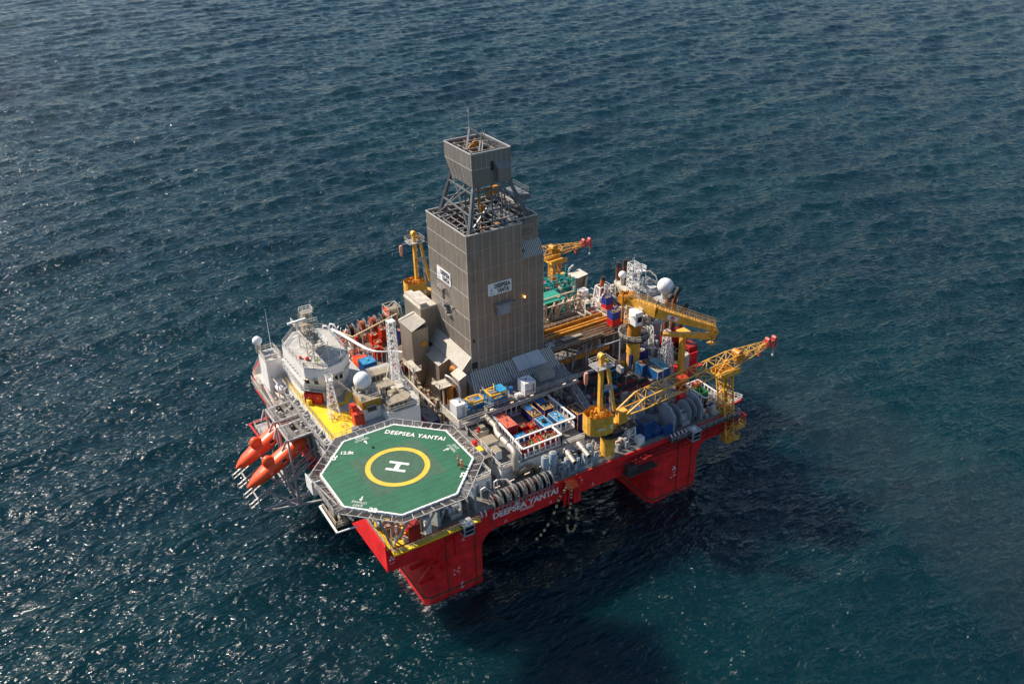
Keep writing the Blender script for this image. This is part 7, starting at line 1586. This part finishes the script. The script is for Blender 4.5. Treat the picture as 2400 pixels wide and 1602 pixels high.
t=thing('tubing_reel','tall railed reel with an orange end and tangled tubing, last of the port row','reel',(31.5,70.6,15)); m=MB(); m.lathe((31.2,70.4,18.2),[(.4,-1.2),(2.0,-1.15),(2.0,-1.0),(1.5,-.95),(1.5,.95),(2.0,1.0),(2.0,1.15),(.4,1.2)],24,'x'); build(m,'drum',beid,t,30); m=MB(); m.lathe((29.9,70.4,18.2),[(.3,-.1),(1.9,-.05),(1.9,.05),(.3,.1)],20,'x'); build(m,'orange_flange',org,t)
m=MB(); m.truss([(29.6,68.4,15.1),(33,68.4,15.1),(33,72.4,15.1),(29.6,72.4,15.1)],[(29.8,68.6,20.2),(32.8,68.6,20.2),(32.8,72.2,20.2),(29.8,72.2,20.2)],3,.16,.1)
for i in range(24): x,y,z=rng.uniform(30,32.6),rng.uniform(68.6,72),rng.uniform(16,20); m.bar((x,y,z),(x+rng.uniform(-1,1),y+rng.uniform(-1,1),z+rng.uniform(-1,1)),.1)
build(m,'cage',offw,t)
t=thing('port_pipe_rail','long yellow-cream rail and curved white pipe enclosing the port deck','rail',(20,60,15)); m=MB()
m.bar((18.2,62.6,19.4),(31.0,66.9,19.6),.28); 
for k in range(6): f=k/5; m.bar((18.2+12.8*f,62.6+4.3*f,15.05),(18.2+12.8*f,62.6+4.3*f,19.4),.18)
m.bar((16.0,68.5,19.2),(18.2,62.6,19.4),.25); m.rail([(16.4,69.8,16),(31,69.8,16)],t=.1)
build(m,'cream_rail',mat('cream rail',(.60,.48,.28),.5,0,.15,1.),t)
m=MB(); P_=[(16.0,69,19.2),(17.0,64,19.4),(17.8,59,19.6),(18.4,55,19.9),(19.4,52.6,20.1),(21.0,51.2,20.2),(22.8,50.2,20.3),(24.6,47.6,20.4)]
m.tube(P_,.2,8); m.tube([(x-.7,y-.3,z+.4) for x,y,z in P_],.14,6)
for k in range(len(P_)-1):
    for f in (0,.5): a=Vector(P_[k]).lerp(Vector(P_[k+1]),f); m.bar(a,a+Vector((-.7,-.3,.4)),.12); m.bar(a,(a.x,a.y,15.05),.12)
for k in range(len(P_)-1): m.bar(P_[k],(P_[k][0],P_[k][1],17.5),.1)
m.tube([(24,48,19.6),(25.2,45.8,19.4),(26,43.4,18)],.16,6); build(m,'white_pipe_bridge',wht,t,50)
pm=thing('port_deck_equipment','dense beige pumps, hoses and crates covering the port bow deck','deck equipment',(16,62,15)); m=MB()
for i in range(80): x,y=rng.uniform(12.6,18.4),rng.uniform(56,71.5); m.box(x,y,15.05,x+rng.uniform(.2,1.1),y+rng.uniform(.2,.9),15.3+rng.uniform(0,2.8))
build(m,'equipment',offw,pm); m=MB()
for i in range(70): x,y=rng.uniform(12.6,33),rng.uniform(66,72); m.box(x,y,15.05,x+rng.uniform(.2,.9),y+rng.uniform(.2,.7),15.3+rng.uniform(0,1.6))
build(m,'machinery',bei,pm); m=MB()
for i in range(36): x,y=rng.uniform(12.6,19),rng.uniform(56,71); m.tube([(x,y,15.1),(x,y,17+rng.uniform(0,2)),(x+rng.uniform(-2,2),y+rng.uniform(-2,2),17.5+rng.uniform(0,1.5))],.1,5)
build(m,'pipework',galv,pm); m=MB()
for i in range(8): x,y=rng.uniform(12.6,19),rng.uniform(62,70); m.box(x,y,16.4,x+.6,y+.7,18+rng.uniform(0,1))
build(m,'red_equipment',ored,pm)
m=MB()
for x in (14.0,15.6): m.tube([(x,70.2,16),(x,70.2,19),(x+.3,69.9,20.1),(x+.8,69,20.2),(x+1.2,68.2,19.2),(x+1.3,68,16)],.2,8)
single(m,'white_air_hoop',wht,'pair of white arched vent pipes at the port bow edge','vent pipe',smooth=50)
m=MB(); m.prism([(13.2,66.4),(15.8,66.4),(15.8,69.4),(13.2,69.4)],15.1,18.6); t=single(m,'workboat_cover',whs,'white and blue covered box next to the white arched vents','box'); q=MB(); q.add([(14.2,66.5,18.64),(15.8,66.5,18.64),(15.8,68.2,18.64)],[(0,1,2)]); build(q,'blue_patch',blul,t); q=MB(); q.box(12.2,67.6,15.1,13.2,69,18.2); build(q,'orange_end',org,t)
for k,(x,y,h) in enumerate(((33.6,66.5,4.6),(31.8,66.2,2.6))): m=MB(); m.lathe((x,y,15.05),[(.55,0),(.6,.2),(.6,h),(.4,h+.3)],14); single(m,'grey_tank',lgr,('taller grey tank between the port reels and the derrick','shorter grey tank between the port reels and the derrick')[k],'tank','grey tanks on the port side',smooth=40)
# red/blue scrap and hoses between tall mast and derrick
t=thing('hose_bundle_deck','low deck of tangled black hoses and red fittings between the tall mast and derrick','hose deck',(19,38,15)); m=MB()
for i in range(14):
    y0=rng.uniform(34,45); x0=rng.uniform(16.4,18); m.tube([(x0,y0+5,16.4+rng.uniform(0,.8)),(x0+1,y0+2,16.6+rng.uniform(0,.8)),(x0+rng.uniform(.5,2),y0-2,16.4)],.14,6)
build(m,'black_hose',blk,t); m=MB()
for i in range(44): x,y=rng.uniform(16.9,21),rng.uniform(34,48); m.box(x,y,16,x+rng.uniform(.1,.4),y+rng.uniform(.1,.5),16.4+rng.uniform(0,1.1))
build(m,'red_fitting',ored,t); m=MB()
for i in range(44): x,y=rng.uniform(16.9,21.5),rng.uniform(33,48); m.box(x,y,15.05,x+rng.uniform(.2,.6),y+rng.uniform(.2,.7),16.2+rng.uniform(0,1.2))
build(m,'beige_fitting',offw,t)
dc=thing('deck_services','dense small pipes, cable trays, lockers and valves spread over the open starboard deck','deck equipment',(48,6,15))
AR=[(44.2,47.4,.6,12.5,26),(47.4,50.4,5.2,13,20),(50.4,56,5,13,26),(40.2,47,10,18,24),(13.4,17,9,24,26),(39.9,47.5,19,24.6,16),(65.5,71,.6,3,10),(16.5,21.6,18.8,25,16)]
m=MB()
for a0,a1,b0,b1,n in AR:
    for i in range(n): x,y=rng.uniform(a0,a1-.8),rng.uniform(b0,b1-.6); m.box(x,y,15.03,x+rng.uniform(.25,1.1),y+rng.uniform(.2,.8),15.3+rng.uniform(.05,1.7)**1.2)
build(m,'equipment',offw,dc)
m=MB()
for a0,a1,b0,b1,n in AR:
    for i in range(n//2): x,y=rng.uniform(a0,a1-.8),rng.uniform(b0,b1-.6); m.box(x,y,15.03,x+rng.uniform(.25,.9),y+rng.uniform(.2,.7),15.3+rng.uniform(.05,1.4))
build(m,'machinery',mgr,dc)
m=MB()
for a0,a1,b0,b1,n in AR:
    for i in range(n//2):
        x,y=rng.uniform(a0,a1),rng.uniform(b0,b1); z=15.2+rng.uniform(0,1.6); k=rng.uniform(1,3.5)
        q=(min(x+k,a1),y,z) if i%2 else (x,min(y+k,b1),z); m.tube([(x,y,15.05),(x,y,z),q,(q[0],q[1],15.1)],rng.uniform(.06,.12),5)
build(m,'pipework',offw,dc)
m=MB()
for i in range(26): a0,a1,b0,b1,n=AR[i%len(AR)]; x,y=rng.uniform(a0,a1-.6),rng.uniform(b0,b1-.6); m.box(x,y,15.03,x+.45,y+.5,15.9+rng.uniform(0,.4))
build(m,'red_equipment',ored,dc)
m=MB()
for i in range(12): a0,a1,b0,b1,n=AR[i%len(AR)]; x,y=rng.uniform(a0,a1-.8),rng.uniform(b0,b1-.8); m.cyl((x+.3,y+.3,15.05),(x+.3,y+.3,16.4+rng.uniform(0,.8)),.32,n=10)
build(m,'upright_vessel',blu,dc,40)
# smoke drifting from the aft exhausts
def smoke():
    m=MB(); a=Vector((81.5,26,23)); d=Vector((-.03,-1,-.02)).normalized(); s=Vector((d.y,-d.x,0)).normalized(); n=18; rings=[]
    for i in range(15):
        f=i/14; c=a+d*(150*f**1.15)+Vector((0,0,-6*f)); w=.6+24*f**.8; h=.5+9*f**.8
        if i==14: w*=.55;h*=.55
        for k in range(n):
            t=2*math.pi*k/n; j=1+.12*math.sin(3*t+i*1.7); m.v.append(tuple(c+s*math.cos(t)*w*j+Vector((0,0,1))*math.sin(t)*h*j))
    for j in range(14): m.f+=[(j*n+i,j*n+(i+1)%n,(j+1)*n+(i+1)%n,(j+1)*n+i) for i in range(n)]
    m.f+=[tuple(range(n))[::-1],tuple(range(14*n,15*n))]
    mt=bpy.data.materials.new('exhaust smoke'); mt.use_nodes=True; N=mt.node_tree.nodes; L=mt.node_tree.links; N.remove(N['Principled BSDF']); v=N.new('ShaderNodeVolumePrincipled')
    v.inputs['Color'].default_value=(.55,.47,.42,1); v.inputs['Density'].default_value=.0025; v.inputs['Anisotropy'].default_value=.2; L.new(v.outputs[0],N['Material Output'].inputs['Volume'])
    o=build(m,'smoke',mt,None,60); bm=bmesh.new(); bm.from_mesh(o.data); bmesh.ops.recalc_face_normals(bm,faces=bm.faces[:]); bm.to_mesh(o.data); bm.free(); o['kind']='stuff'; o['label']='thin brownish exhaust smoke drifting off the stern over the water'; o['category']='smoke'
smoke()
